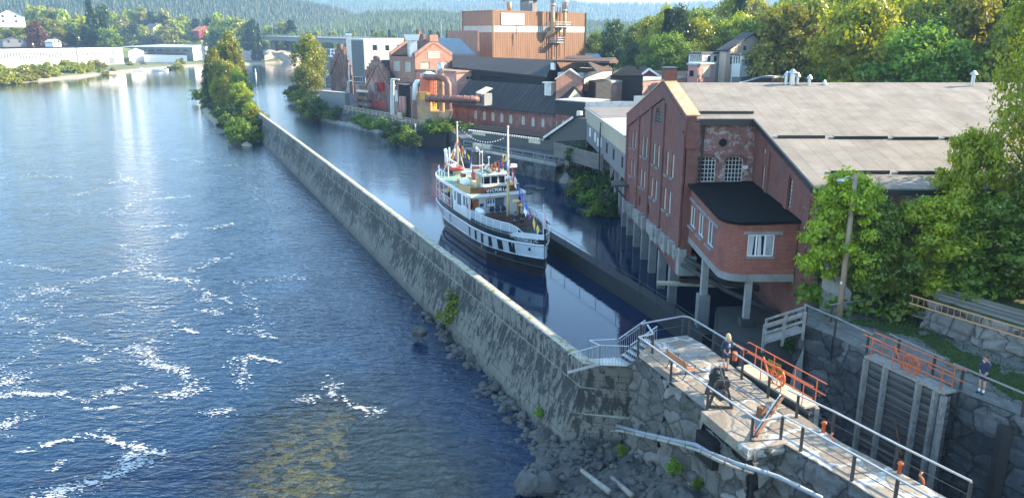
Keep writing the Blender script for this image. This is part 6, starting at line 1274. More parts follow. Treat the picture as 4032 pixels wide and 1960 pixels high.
# retaining wall, planks and ladder to the right
ra=atZ(3640,1290,5.5);rb_=atZ(4090,1440,5.5); dR=(rb_-ra); rb2=ra+dR*2.0
RW=thing('retaining_wall','rough grey boulder retaining wall behind the lawn','wall',(ra.x,ra.y,5.5)); zt=7.0
masonry('stone_face',ra.xy,rb2.xy,5.3,zt,.1,M_GRAN,par=RW,seed=91,course=.55,blk=.85,amp=.3,res=.07,joint=.12,rnd=.6)
n=Vector((dR.y,-dR.x,0)).normalized(); g=MB(); g.prism([tuple(ra.xy),tuple(rb2.xy),(60,20),(60,38),(24,39.5)],5.2,zt-.05); g.build('earth_behind',M_LAND,RW)
LDs=thing('plank_fence','weathered plank wall above the boulder wall','fence',(ra.x,ra.y,zt)); g=MB()
for k in range(2): o_=-n*(.45+.3*k); g.extr([ra+o_+Vector((0,0,zt-5.5+.12*k)),rb2+o_+Vector((0,0,zt-5.5+.12*k)),rb2+o_+Vector((0,0,zt-5.5+.35+.25*k)),ra+o_+Vector((0,0,zt-5.5+.35+.25*k))],(-n*.06))
g.build('planks',M_WBRD,LDs)
LD=thing('long_ladder','long orange brown ladder hung sideways along the top of the boulder wall','ladder',(ra.x,ra.y,7)); g=MB(); l0=ra+n*.42+Vector((-.6,.25,1.35)); l1=l0+dR.normalized()*10.5+Vector((0,0,.02)); 
for h_ in (0,.42): g.bar(l0+Vector((0,0,h_)),l1+Vector((0,0,h_)),.05,.06)
g.build('side_rails',plain('faded_ladder_wood',(.50,.27,.15),.7),LD)
mr_=plain('ladder_rung',(.42,.22,.12),.7)
for k in range(34): g=MB(); p=l0+(l1-l0)*(k+.5)/34; g.tube([p,p+Vector((0,0,.42))],.016,5); g.build('rung',mr_,LD)
def bench(loc,rz,label,mat,L_=1.8):
    T=thing('park_bench',label,'bench',loc,rz)
    g=MB(); 
    for k in range(4): g.box((0,-.2+k*.12,.45),(L_,.09,.035))
    g.build('seat',mat,T,world=False); g=MB()
    for k in range(3): g.box((0,.24+k*.035,.58+k*.13),(L_,.03,.1))
    g.build('backrest',mat,T,world=False)
    for s in (-.8,.8): g=MB(); x=s*L_/2; g.tube([(x,-.3,0),(x,-.22,.25),(x,-.24,.43),(x,.2,.43),(x,.34,.95)],.022,6); g.tube([(x,.36,0),(x,.2,.25),(x,.2,.43)],.022,6); g.tube([(x,-.24,.43),(x,-.28,.62),(x,.24,.66)],.02,6); g.build('leg',M_BLACK,T,world=False)
    return T
p=Z5(2672,1478); a_=Z5(2640,1500);b_=Z5(2784,1610); bench((p.x+.15,p.y+.25,ZP),math.atan2((b_-a_).y,(b_-a_).x)+math.pi,'varnished wood slat bench with curled iron legs on the lock island',M_WOODY if False else plain('red_brown_slats',(.42,.20,.10),.5),1.7)
p=Z5(3610,1275); bench((p.x,p.y,ZP+.03),math.atan2(dR.y,dR.x)+math.pi*0,'dark weathered bench on the lawn before the boulder wall',M_WOODG,2.6)
# ================================================================ STEAMSHIP
SRZ=R(-67); SLOC=(-7.01,86.07,0); SHIP=thing('passenger_ship','old white and black passenger ship with funnel, bunting and two masts','ship',SLOC,SRZ)
SM=Matrix.Translation(SLOC)@Matrix.Rotation(SRZ,4,'Z'); SW=lambda x,y,z:SM@Vector((x,y,z))
hbD=lambda x:float(np.interp(x,[0,.15,.5,1.1,2,3.2,5,8,15,18,20,22,23.4,24.4,25.05],[0,.75,1.35,1.85,2.3,2.62,2.82,2.9,2.9,2.72,2.42,1.85,1.2,.6,.04]))
wb=lambda x:1.30+.36*((x-12.5)/12.5)**2; wt=lambda x:2.42+.38*((x-12.5)/12.5)**2; dk=lambda x:2.98+.34*((x-12.5)/12.5)**2
def hb(x,z):
    f=min(1,max(0,z/3.0)); d=hbD(x)
    if x>18: k=(x-18)/7; d*=1-(1-f)*.42*k
    elif x<6: k=(6-x)/6; d*=1-(1-f)**1.5*(.62*k+.05); 
    if x<2.2 and z<1.0: d*=max(.02,(x-.4)/1.8) if z>.5 else max(.02,(x-.9)/1.3) if x>.9 else .02
    return max(d,.015)*(1-.05*(1-f))
H_BLK=plain('hull_black',(.020,.021,.024),.28,var=.3,sc=.8,dirt=(.045,.045,.05),dsc=.5,coords='obj'); H_WHT=plain('hull_white',(.78,.79,.79),.35,var=.04,dirt=(.66,.66,.64),dsc=.7,coords='obj'); H_RED=plain('hull_bottom_red',(.06,.018,.014),.6); S_WD=M_WOODB
xs_=[0,.15,.5,1.1,2,3.2]+[5+i*1.0 for i in range(14)]+[18.8,19.6,20.4,21.2,22,22.7,23.4,23.9,24.4,24.8,25.05]
def levels(x): return [-.9,0,.14,.72,wb(x),wt(x),dk(x)]
mi=[2,2,0,0,1,0]
def hullpart(name,rows,mat,off=0):
    V=[];Fc=[]
    for s in(-1,1):
        b=len(V); m=len(rows(0))
        for x in xs_: 
            for z in rows(x): V.append((x,s*(hb(x,z)+off),z))
        n=len(xs_)
        Fc+=[(b+i*m+j,b+i*m+j+1,b+(i+1)*m+j+1,b+(i+1)*m+j) for i in range(n-1) for j in range(m-1)]
    m=len(rows(0)); b=len(xs_)*m
    for i in (0,len(xs_)-1): Fc+=[(i*m+j,i*m+j+1,b+i*m+j+1,b+i*m+j) for j in range(m-1)]
    g=MB(); g.add(V,Fc); return g.build(name,mat,SHIP,world=False,smooth=False)
hullpart('bottom_paint',lambda x:[-.9,0,.14],H_RED); hullpart('black_hull',lambda x:[.14,.45,.72,1.0,wb(x)],H_BLK); hullpart('white_strake',lambda x:[wb(x),(wb(x)+wt(x))/2,wt(x)],H_WHT); hullpart('black_sheer_strake',lambda x:[wt(x),dk(x)],H_BLK)
g=MB()
for s in(-1,1):
    for fn,w_ in ((wt,.09),(wb,.05)): pts=[(x,s*(hb(x,fn(x))+.01),fn(x)) for x in xs_]; g.tube(pts,w_,6)
g.build('white_rubbing_strake',H_WHT,SHIP,world=False,smooth=True)
g=MB()
for s in(-1,1): g.tube([(x,s*(hb(x,.75)+.03),.72+.1*((x-12)/12)**2) for x in xs_[4:]],.09,6)
g.build('black_belting',H_BLK,SHIP,world=False,smooth=True)
g=MB(); pts=[(x,hbD(x),dk(x)-.03) for x in xs_]; g.add([(a,-b,c) for a,b,c in pts]+[(a,b,c) for a,b,c in pts],[(i,i+1,len(pts)+i+1,len(pts)+i) for i in range(len(pts)-1)]); g.build('deck',plain('deck_paint',(.10,.12,.115),.7,coords='obj'),SHIP,world=False,fix=False)
# bow bulwark
g=MB(); xb=[x for x in xs_ if x>21.9]
for s in(-1,1):
    top=[(x,s*(hbD(x)+.04),dk(x)+.02+.38*min(1,(x-21.8)/1.1)) for x in xb]; bot=[(x,s*(hbD(x)+.02),dk(x)-.02) for x in xb]; k=len(xb); g.add(bot+top,[(i,i+1,k+i+1,k+i) for i in range(k-1)]); g.tube(top,.045,6)
g.build('bow_bulwark',H_WHT,SHIP,world=False,fix=False)
g=MB(); g.bar((25.08,0,-.8),(25.08,0,dk(25)+.45),.12,.12); g.build('stem_post',H_BLK,SHIP,world=False); g=MB(); g.bar((25.14,0,1.7),(25.14,0,2.78),.06,.16); g.build('stem_band',H_WHT,SHIP,world=False)
def hwin(x,w_,z0,z1,frame,lbl=None,s=-1,nm='window'):
    g=MB(); P=lambda u,z,o:Vector((u,s*(hb(u,z)+o),z)); a,b=x-w_/2,x+w_/2
    g.add([P(a,z0,.03),P(b,z0,.03),P(b,z1,.03),P(a,z1,.03),P(a,z0,-.02),P(b,z0,-.02),P(b,z1,-.02),P(a,z1,-.02)],[(0,1,2,3),(0,4,5,1),(1,5,6,2),(2,6,7,3),(3,7,4,0)],1)
    for p,q in ((P(a,z0,.035),P(b,z0,.035)),(P(b,z0,.035),P(b,z1,.035)),(P(b,z1,.035),P(a,z1,.035)),(P(a,z1,.035),P(a,z0,.035))): g.bar(p,q,.05,.03)
    if frame: g.bar(P(x,z0,.035),P(x,z1,.035),.025,.03)
    g.build(nm,[H_WHT,GL_S if frame else M_GLASS],SHIP,world=False,fix=False)
GL_S=plain('blue_reflecting_glass',(.10,.15,.20),.1,bump=0)
for s in(-1,1):
    for x in (2.5,3.6,4.7,5.85,8.45): hwin(x,.46,wb(x)+.12,wt(x)-.10,True,s=s)
    for x,w_ in ((14.3,.5),(15.85,.55),(17.35,.62),(18.85,.68),(20.4,.78),(21.95,.8)): hwin(x,w_,wb(x)+.06,wt(x)-.10,False,s=s)
    for x in (17.0,19.5): g=MB(); g.tube([(x,s*(hb(x,1.0)-.05),1.02),(x,s*(hb(x,1.0)+.03),1.02)],.14,12); g.build('porthole',M_ALU,SHIP,world=False)
    x=23.85;z=2.28; g=MB(); n=Vector((.45,s*.9,.1)).normalized(); c=Vector((x,s*hb(x,z),z)); g.tube([c-n*.05,c+n*.04],.21,14); g.build('porthole',H_WHT,SHIP,world=False); g=MB(); g.tube([c-n*.05,c+n*.055],.15,14); g.build('porthole_glass',M_GLASS,SHIP,world=False)
# bow name with scrolls
def hull_text(s_,txt,x0,x1,z,size,mat,off=.035,nm='name_lettering'):
    # letters laid one by one along the hull curve
    n=len(txt)
    for i,ch in enumerate(txt):
        f=(i+.5)/n; x=x0+(x1-x0)*f if s_<0 else x1-(x1-x0)*f
        y=s_*(hb(x,z)+off); a=Vector((x-.1,s_*hb(x-.1,z),0)); b=Vector((x+.1,s_*hb(x+.1,z),0)); d=(b-a).normalized(); 
        if s_>0: d=-d
        n_=Vector((0,0,1)).cross(d)*-1 if False else Vector((d.y,-d.x,0)); M=face_mat((x,y,z),d,n_)
        yield ch,M
def letters(items,size,mat,nm,bold=.004,ext=.01):
    g=MB(); 
    for ch,M in items:
        cu=bpy.data.curves.new('t','FONT'); cu.body=ch; cu.size=size; cu.extrude=ext; cu.align_x='CENTER'; cu.align_y='CENTER'; cu.offset=bold
        ob=bpy.data.objects.new('t',cu); COL.objects.link(ob); dg=bpy.context.evaluated_depsgraph_get(); me=bpy.data.meshes.new_from_object(ob.evaluated_get(dg)); bpy.data.objects.remove(ob)
        g.add([M@v.co for v in me.vertices],[list(p.vertices) for p in me.polygons]); bpy.data.meshes.remove(me)
    return g.build(nm,mat,SHIP,world=False,fix=False)
M_LETT=plain('white_lettering',(.82,.82,.80),.5,bump=0,var=.02)
for s in(-1,1):
    letters(hull_text(s,'VICTORIA',22.75,24.15,3.02,.2,M_LETT),.27,M_LETT,'bow_name')
    g=MB(); q=lambda x,z:(x,s*(hb(x,z)+.035),z)
    g.tube([q(22.6,2.86),q(22.6,3.17),q(23.4,3.2),q(24.3,3.21),q(24.3,2.88),q(23.4,2.86),q(22.6,2.86)],.014,4); g.tube([q(22.55,2.95),q(22.35,3.1),q(22.15,3.05),q(21.95,3.13)],.018,4); g.tube([q(24.33,3.0),q(24.5,3.15),q(24.65,3.05),q(24.55,2.93),q(24.4,3.2),q(24.62,3.27)],.018,4); g.build('name_scrollwork',M_LETT,SHIP,world=False)
# ---- superstructure
MESHM=NT('rail_netting'); MESHM.base((.62,.68,.72)); MESHM.rough(.8); 
tr=MESHM.n('BsdfTransparent'); mx=MESHM.n('MixShader'); mx.inputs[0].default_value=.45; MESHM.l(MESHM.b.outputs[0],mx.inputs[1]); MESHM.l(tr.outputs[0],mx.inputs[2]); MESHM.l(mx.outputs[0],MESHM.out.inputs[0]); M_NET=MESHM.mat
M_GRNDK=plain('green_deck_paint',(.22,.34,.24),.7,dirt=(.14,.22,.17),coords='obj'); M_REDP=plain('crimson_panel',(.42,.04,.07),.5,coords='obj'); M_FUN=plain('funnel_red_brown',(.42,.07,.04),.45,coords='obj')
UD=5.30
hs=lambda x:min(2.8,hbD(x)-.04)
g=MB(); pts=[x for x in xs_ if .4<x<14.0]+[14.6]; top=[(x,-hs(x)-.03) for x in pts]+[(x,hs(x)+.03) for x in pts[::-1]]
sh=lambda x:UD+.18*((x-12)/12)**2
n=len(pts); zz=[sh(p[0]) for p in top]; g.add([(p[0],p[1],z+.0) for p,z in zip(top,zz)]+[(p[0],p[1],z+.05) for p,z in zip(top,zz)],[tuple(range(len(top)))[::-1]]+[(i,(i+1)%len(top),len(top)+(i+1)%len(top),len(top)+i) for i in range(len(top))]+[(len(top)+i,len(top)+i+1,len(top)+2*n-2-i,len(top)+2*n-1-i) for i in range(n-1)]); g.build('upper_deck',M_GRNDK,SHIP,world=False,fix=False)
g=MB(); P=[Vector((p[0],p[1],z-.03)) for p,z in zip(top,zz)]; P.append(P[0])
for a,b in zip(P[:-1],P[1:]): g.bar(a,b,.12,.26)
g.build('upper_deck_edge',H_WHT,SHIP,world=False)
for s in(-1,1):
    xr=[1.3,2,3.2,5,6,7,8,8.6]; bot=[(x,s*(hs(x)+.02),dk(x)+.12) for x in xr]; tp=[(x,s*(hs(x)+.02),dk(x)+.9) for x in xr]; k=len(xr)
    g=MB(); g.add(bot+tp+[(a,b-s*.05,c) for a,b,c in bot+tp],[(i,i+1,k+i+1,k+i) for i in range(k-1)]+[(2*k+i,2*k+i+1,3*k+i+1,3*k+i) for i in range(k-1)]); g.build('red_rail_cloth',M_REDP,SHIP,world=False,fix=False)
    g=MB(); g.tube([(.5,s*(hs(.5)),dk(.5)+.9)]+tp,.04,6); g.tube(bot,.03,6); 
    for x in (.6,1.6,2.9,4.6,6.3,8.6,9.3): g.bar((x,s*hs(x),dk(x)),(x-.05,s*hs(x),sh(x)),.09,.07)
    g.build('side_stanchions',H_WHT,SHIP,world=False)
    def st(x0,x1,z,size):
        t='VICTORIA'
        for i,ch in enumerate(t):
            f=(i+.5)/8; x=x0+(x1-x0)*f if s<0 else x1-(x1-x0)*f; zc=dk(x)+.5; a=Vector((x-.1,s*hs(x-.1),0));b=Vector((x+.1,s*hs(x+.1),0)); d=(b-a).normalized()
            if s>0: d=-d
            yield ch,face_mat((x,s*(hs(x)+.05),zc),d,Vector((d.y,-d.x,0)))
    letters(st(4.3,7.9,0,0),.72,M_LETT,'side_name',bold=.012)
    # enclosed side 9.3..14
    g=MB(); y=s*2.8; zt=UD-.05
    A=Vector((9.3,y));B=Vector((14.35,y))
    if s>0: A,B=B,A
    L_=(B-A).length; us=lambda x:abs(x-A.x); ops_=[sorted((us(a),us(b)))+[dk(10)+1.0,UD-.28] for a,b in ((9.5,10.15),(10.35,11.75),(12.15,12.9),(12.98,13.85))]; ops_=[(o[0],o[1],o[2]-(.25 if i==1 else .0),o[3]) for i,o in enumerate(ops_)]
    wall_open(g,A,B,dk(11)-.03,zt,zt,ops_,depth=.06); g.build('side_wall',H_WHT,SHIP,world=False,fix=False)
    for o in ops_:
        ob=win(None,A,B,o,nx=1,ny=1,fm=H_WHT,gm=GL_S if s<0 else M_GLASS,off=.03,fw=.05); ob.parent=SHIP
# inner cabin so it is not empty
g=MB(); g.bb(8.8,13.5,-1.3,1.3,3.0,UD-.02); g.build('inner_casing',H_WHT,SHIP,world=False)
g=MB(); g.bb(12.2,13.1,-2.4,-1.5,3.0,4.9); g.build('companionway',M_WOODB,SHIP,world=False)
g=MB(); A=Vector((13.55,-2.3));B=Vector((13.55,2.55)); wall_open(g,A,B,2.95,UD,UD,[(.95+.55,.95+2.45,3.95,4.7)],depth=.05); g.build('front_bulkhead',H_WHT,SHIP,world=False,fix=False)
g=MB(); g.bb(13.57,13.62,-.85,.95,3.9,4.72); g.build('notice_board_frame',M_BLACK,SHIP,world=False); g=MB(); g.bb(13.6,13.64,-.8,.05,3.95,4.67); g.build('notice_board',M_WHITE,SHIP,world=False)
g=MB(); 
for y in (-.65,-.42,-.12): g.bb(13.63,13.66,y-.08,y+.08,4.25,4.6)
g.build('blue_notices',plain('blue_poster',(.03,.12,.45),.5),SHIP,world=False); g=MB(); g.bb(13.6,13.64,.12,.9,3.95,4.67); g.build('front_window',GL_S,SHIP,world=False)
g=MB(); g.bb(13.57,13.62,-1.55,-1.15,4.0,4.3); g.build('blue_sign',plain('navy_sign',(.02,.05,.3),.4),SHIP,world=False)
g=MB(); g.bb(13.57,13.63,-2.25,-1.66,3.05,5.05); g.build('front_door',plain('orange_wood_door',(.42,.17,.06),.4),SHIP,world=False)
g=MB(); c=Vector((13.62,-2.55,4.2)); pts=[c+Vector((.05,.0,0))+Vector((0,math.cos(t)*.3,math.sin(t)*.36)) for t in [math.pi*2*i/16 for i in range(17)]]; g.tube(pts,.075,8); g.build('lifebuoy',M_RED,SHIP,world=False,smooth=True)
g=MB(); pts=[(13.6,-2.8,2.98),(13.9,-2.8,2.98),(14.4,-2.8,UD),(13.6,-2.8,UD)]
for s in(-1,1): g.extr([(a,s*2.8,c_) for a,b,c_ in pts] if s<0 else [(13.9,2.8,2.98),(14.05,2.8,2.98),(14.5,2.8,UD),(14.3,2.8,UD)],(0,-s*.06,0))
g.build('raked_wing',H_WHT,SHIP,world=False)
g=MB(); 
for k in range(3): g.bar((13.62,-.9,3.5+.14*k),(13.62,1.6,3.5+.14*k),.025)
g.build('bulkhead_rails',H_WHT,SHIP,world=False)
# bridge wood bulwark
def facet(pts,z0,z1,mat,name,th=.06):
    g=MB()
    for a,b in zip(pts[:-1],pts[1:]): g.bar((a[0],a[1],(z0+z1)/2),(b[0],b[1],(z0+z1)/2),th,z1-z0)
    return g.build(name,mat,SHIP,world=False)
M_PLW=corrug('bridge_front_boards',(.20,.075,.03),(.13,.045,.02),.14,streak=.5,metal=0,rough=.4)
facet([(13.6,-2.5),(13.95,-1.2),(13.95,1.3),(13.6,2.6)],4.95,5.95,M_PLW,'bridge_front'); facet([(10.9,-2.75),(13.6,-2.5)],5.05,6.0,M_WOODY,'bridge_side'); facet([(10.9,2.75),(13.6,2.6)],5.05,6.0,M_WOODY,'bridge_side')
facet([(13.99,-1.08),(13.99,1.22)],5.33,5.78,M_BLACK,'name_board',.03)
def nb():
    t='VICTORIA'
    for i,ch in enumerate(t): f=(i+.5)/8; y=-1.0+2.15*f; z=5.5+.12*(1-(2*f-1)**2); a=-(2*f-1)*.12; d=Vector((0,math.cos(a),math.sin(a)+0)); yield ch,face_mat((14.02,y,z),d,Vector((1,0,0)))
letters(nb(),.42,M_LETT,'name_lettering',bold=.012,ext=.02)
g=MB(); g.bar((13.95,-2.4,4.93),(13.95,2.55,4.93),.3,.1); g.bb(13.5,14.0,-2.5,2.6,4.86,4.94); g.build('bridge_sill',H_WHT,SHIP,world=False)
# wheelhouse
WA=[(13.3,-1.05),(13.3,1.3),(11.2,1.3),(11.2,-1.05)]
for i in range(4):
    a=Vector(WA[i]);b=Vector(WA[(i+1)%4]); L_=(b-a).length; n_=3 if i in(0,2) else 3; ops_=[(L_*k/n_+.06,L_*(k+1)/n_-.06,6.1,6.82) for k in range(n_)]
    g=MB(); wall_open(g,a,b,UD,7.0,7.0,ops_,depth=.05); g.build('wheelhouse_wall',H_WHT,SHIP,world=False,fix=False)
    if i==0 or i==2 or True:
        for o in ops_: 
            ob=win(None,a,b,o,nx=1,ny=1,fm=H_WHT,gm=M_GLASS,off=.03,fw=.04); ob.parent=SHIP
g=MB(); g.bb(11.0,13.7,-1.2,1.45,7.02,7.22); g.build('wheelhouse_roof',H_WHT,SHIP,world=False); g=MB(); g.bb(11.03,13.67,-1.17,1.42,7.225,7.24); g.build('roof_paint',M_GRNDK,SHIP,world=False)
g=MB(); 
for y in(-.5,.5): g.bb(11.1,13.6,y-.04,y+.04,7.24,7.3)
g.build('roof_battens',M_BLACK,SHIP,world=False)
g=MB(); g.bb(11.6,12.5,-1.12,-1.06,5.4,6.9); g.build('wheelhouse_door',M_WOODY,SHIP,world=False)
g=MB(); 
for x,y,h_ in ((13.0,-1.0,2.2),(11.6,.2,1.2),(12.9,1.2,1.6)): g.tube([(x,y,7.2),(x,y,7.2+h_)],.035,6)
g.tube([(11.6,.2,8.4),(11.6,.2,8.5)],.12,8); g.build('roof_aerials',H_WHT,SHIP,world=False)
g=MB(); g.lathe([(.1,0),(.1,.3),(.22,.35),(.2,.6),(.05,.66)],(12.3,-.2,7.24),10); g.build('searchlight',M_ALU,SHIP,world=False)
# funnel
fx,fy=8.7,.1
g=MB(); g.lathe([(.62,0),(.60,1.9)],(fx,fy,UD),24); g.build('funnel_base',M_FUN,SHIP,world=False,smooth=False); g=MB(); g.lathe([(.6,1.9),(.69,1.91),(.69,2.02),(.6,2.03)],(fx,fy,UD),24); g.build('funnel_ring',H_WHT,SHIP,world=False)
g=MB(); g.lathe([(.6,2.02),(.58,3.3),(.63,3.32),(.6,3.38),(.4,3.3)],(fx,fy,UD),24); g.build('funnel_top',H_BLK,SHIP,world=False); g=MB(); g.tube([(fx+.62,fy,UD),(fx+.6,fy,UD+3.1),(fx+.5,fy,UD+3.5),(fx+.3,fy,UD+3.65)],.06,8); g.tube([(fx,fy-.1,UD+3.0),(fx,fy-.1,UD+3.6),(fx-.15,fy-.1,UD+3.75)],.12,8); g.build('steam_pipe',M_ALU,SHIP,world=False)
g=MB(); g.bb(7.6,10.6,-.8,.9,UD,UD+.5); g.build('engine_casing',plain('cream_casing',(.62,.52,.33),.6),SHIP,world=False)
for x,y in ((7.3,-1.0),(7.9,.0)): g=MB(); g.lathe([(.2,0),(.2,.55)],(x,y,UD+.05),12); g.build('vent_trunk',M_CREAM,SHIP,world=False); g=MB(); g.lathe([(.3,.55),(.3,.95),(.26,1.0)],(x,y,UD+.05),14); g.build('vent_head',M_FUN,SHIP,world=False)
g=MB(); g.bb(7.1,8.2,-1.25,.3,UD+1.02,UD+1.08); g.build('vent_cover',H_WHT,SHIP,world=False)
g=MB(); g.ball((9.9,-1.75,UD+.45),(.85,.55,.5),14,8); g.build('covered_raft',H_WHT,SHIP,world=False,smooth=True)
g=MB(); c=Vector((9.6,-2.3,UD+.55)); pts=[c+Vector((math.cos(t)*.22,-.02,math.sin(t)*.25)) for t in [math.pi*2*i/14 for i in range(15)]]; g.tube(pts,.05,6); g.build('lifebuoy',M_ORANGE,SHIP,world=False)
# masts and rigging
g=MB(); g.tube([(17.0,0,3.0),(17.0,0,7.2)],[.15,.12],12); g.build('mast_lower',plain('buff_mast',(.52,.37,.16),.5),SHIP,world=False,smooth=True); g=MB(); g.tube([(17.0,0,7.2),(17.0,0,12.0)],[.12,.06],12); g.ball((17,0,12.0),.11); g.build('mast_upper',H_WHT,SHIP,world=False,smooth=True)
g=MB(); g.tube([(2.8,0,5.4),(2.75,0,10.9)],[.12,.06],12); g.ball((2.75,0,10.95),.13); g.tube([(2.8,0,8.9),(6.6,-.4,5.5)],.05,6); g.tube([(2.8,0,8.9),(4.3,-2.5,5.4)],.05,6); g.build('aft_mast',plain('buff_mast2',(.62,.50,.33),.5),SHIP,world=False,smooth=True)
g=MB(); g.box((17.25,.3,8.45),(.5,.8,.28)); g.box((17.15,0,7.35),(.3,.5,.2)); g.bar((17,0,7.1),(17.3,.5,6.8),.08); g.build('mast_lamps',H_WHT,SHIP,world=False)
g=MB()
for p,q in (((17,0,11.9),(24.6,0,3.8)),((17,0,10.5),(13,2.4,5.6)),((17,0,10.5),(13,-2.4,5.6)),((17,0,11.9),(2.75,0,10.8)),((2.75,0,10.7),(.4,0,5.6)),((17,0,9.8),(16.2,2.7,3.2)),((17,0,9.8),(16.6,-2.7,3.2))): g.tube([p,q],.013,4)
g.build('rigging_wires',M_STEEL,SHIP,world=False)
cols=[(.65,.05,.03),(.8,.8,.8),(.04,.13,.55),(.85,.6,.05),(.8,.25,.05)]; CM=[plain('flag_cloth_%s'%n_,c,.8,bump=0,coords='obj') for n_,c in zip(('red','white','blue','yellow','orange'),cols)]
def bunting(name,pts,n,label,size=.42,seed=1):
    T=thing(name,label,'bunting',tuple(SW(*pts[0]))); rnd=random.Random(seed); P=[SW(*p) for p in pts]; g=MB(); seg=[(P[i+1]-P[i]).length for i in range(len(P)-1)]; tot=sum(seg); g.tube(P,.012,4); g.build('line',M_BLACK,T)
    for i in range(n):
        t=(i+.5)/n*tot; k=0
        while k<len(seg)-1 and t>seg[k]: t-=seg[k];k+=1
        p=P[k]+(P[k+1]-P[k])*t/seg[k]; d=(P[k+1]-P[k]).normalized()*size*.42; w=Vector((rnd.uniform(-.12,.12),rnd.uniform(-.12,.12),-size*rnd.uniform(1.1,1.7))); a,b=rnd.sample(range(5),2); sty=rnd.randint(0,2); g=MB()
        nx_,nz=3,4; tri=rnd.random()<.25
        for iz in range(nz):
            for ix in range(nx_):
                def q(u,v): 
                    sx=(u/nx_-.5)*(1-(v/nz*.75 if tri else 0)); wob=.05*math.sin(v*1.7+u*2+i); return p+d*2*sx+w*(v/nz)+Vector((wob,wob*.6,0))
                m=(ix*2//nx_ if sty==0 else iz*2//nz if sty==1 else (1 if (ix==1 and 0<iz<3) else 0)); g.poly([q(ix,iz),q(ix+1,iz),q(ix+1,iz+1),q(ix,iz+1)],m)
        g.build('pennant',[CM[a],CM[b]],T,fix=False)
    return T
bunting('bunting',[(17,0,9.3),(19.5,0,7.0),(22,0,5.2),(24.2,0,4.0)],9,'line of signal flags from the fore mast down to the bow',.72,4)
bunting('bunting',[(2.8,0,9.3),(6,.1,7.9),(9,.2,7.3),(12,.1,7.7),(17,0,9.4)],15,'line of signal flags sagging between the two masts over the funnel',.72,9)
bunting('bunting',[(2.7,0,9.4),(1.6,0,8.0),(.5,0,6.6)],6,'short line of signal flags from the aft mast to the stern',.7,3)
# aft deck gear
g=MB(); g.tube([(.55,-.2,5.5),(.5,-.2,8.0)],.09,8); g.tube([(1.5,-.9,5.5),(1.6,-.8,7.0),(3.2,-.3,6.6)],.11,8); g.tube([(1.5,-.9,6.4),(1.5,-.9,7.6),(1.2,-.9,7.9)],.2,8); g.build('boat_crane',H_WHT,SHIP,world=False,smooth=True)
RB=thing('rescue_boat','red inflatable rescue boat on its cradle on the upper stern deck of the ship','boat',tuple(SW(2.6,-.3,UD)),SRZ); g=MB(); pts=[(-1.5,.6,.75),(1.0,.6,.75),(1.7,.28,.85),(1.85,0,.9),(1.7,-.28,.85),(1.0,-.6,.75),(-1.5,-.6,.75)]; g.tube(pts,[.2,.23,.2,.18,.2,.23,.2],10); g.build('red_tube',plain('inflatable_red',(.50,.05,.03),.5,coords='obj'),RB,world=False,smooth=True)
g=MB(); g.extr([(-1.5,-.5,.6),(1.4,-.3,.6),(1.4,.3,.6),(-1.5,.5,.6)],(0,0,.12)); g.box((-.5,0,.85),(.5,.5,.4)); g.build('boat_floor',H_WHT,RB,world=False); g=MB(); g.box((-1.0,0,.3),(.1,1.2,.6)); g.box((.9,0,.3),(.1,1.0,.6)); g.build('cradle',M_ALU,RB,world=False)
g=MB()
for x in (1.2,2.3,3.5,4.7,5.9): g.tube([(x,-hs(x)+.25,UD),(x,-hs(x)+.25,UD+.95)],.03,5)
g.tube([(x,-hs(x)+.25,UD+.95) for x in (1.2,2.3,3.5,4.7,5.9,7.0)],.025,5); g.tube([(5.2,-1.9,UD),(5.2,-1.9,6.6),(5.4,-1.9,7.0)],.06,6); g.build('upper_rail',H_WHT,SHIP,world=False)
g=MB(); g.bb(1.2,2.6,-1.5,-.6,UD+.1,UD+.6); tag(g.build('deck_tarpaulin',plain('blue_tarpaulin',(.05,.13,.22),.7),SHIP,world=False))
# foredeck rails with netting
for s in(-1,1):
    xr=[14.6,15.8,17,18.2,19.4,20.6,21.8,22.7]; B_=[(x,s*(hbD(x)-.03),dk(x)) for x in xr]; T_=[(x,s*(hbD(x)-.06),dk(x)+(1.0 if x<22 else .75)) for x in xr]; g=MB()
    for a,b in zip(B_,T_): g.tube([a,b],.025,6)
    g.tube(T_+[(23.3,s*(hbD(23.3)-.03),dk(23.3)+.38)],.035,6)
    for f in (.3,.55,.78): g.tube([tuple(np.array(a)*(1-f)+np.array(b)*f) for a,b in zip(B_,T_)],.015,5)
    g.build('deck_rail',H_WHT,SHIP,world=False,smooth=True); g=MB(); k=len(xr); g.add([tuple(np.array(a)*.72+np.array(b)*.28) for a,b in zip(B_,T_)]+T_,[(i,i+1,k+i+1,k+i) for i in range(k-1)]); g.build('rail_netting',M_NET,SHIP,world=False,fix=False)
for i in range(9):
    x=15.4+i*.72; w_=hbD(x)-.55; g=MB()
    for k in range(3): g.bb(x+k*.13,x+k*.13+.10,-w_,w_ if i>2 else .2,dk(x)+.42,dk(x)+.45)
    for k in range(2): g.bb(x-.06,x-.03,-w_,w_ if i>2 else .2,dk(x)+.5+k*.13,dk(x)+.6+k*.13)
    for y in (-w_+.1,-.1,w_-.1): 
        if i>2 or y<.2: g.bar((x+.15,y,dk(x)),(x+.15,y,dk(x)+.42),.05); g.bar((x-.05,y,dk(x)),(x-.05,y,dk(x)+.75),.04)
    g.build('deck_bench',plain('bench_slats',(.10,.055,.04),.55,var=.3,sc=8,coords='obj') if i==0 else bpy.data.materials['bench_slats'],SHIP,world=False)
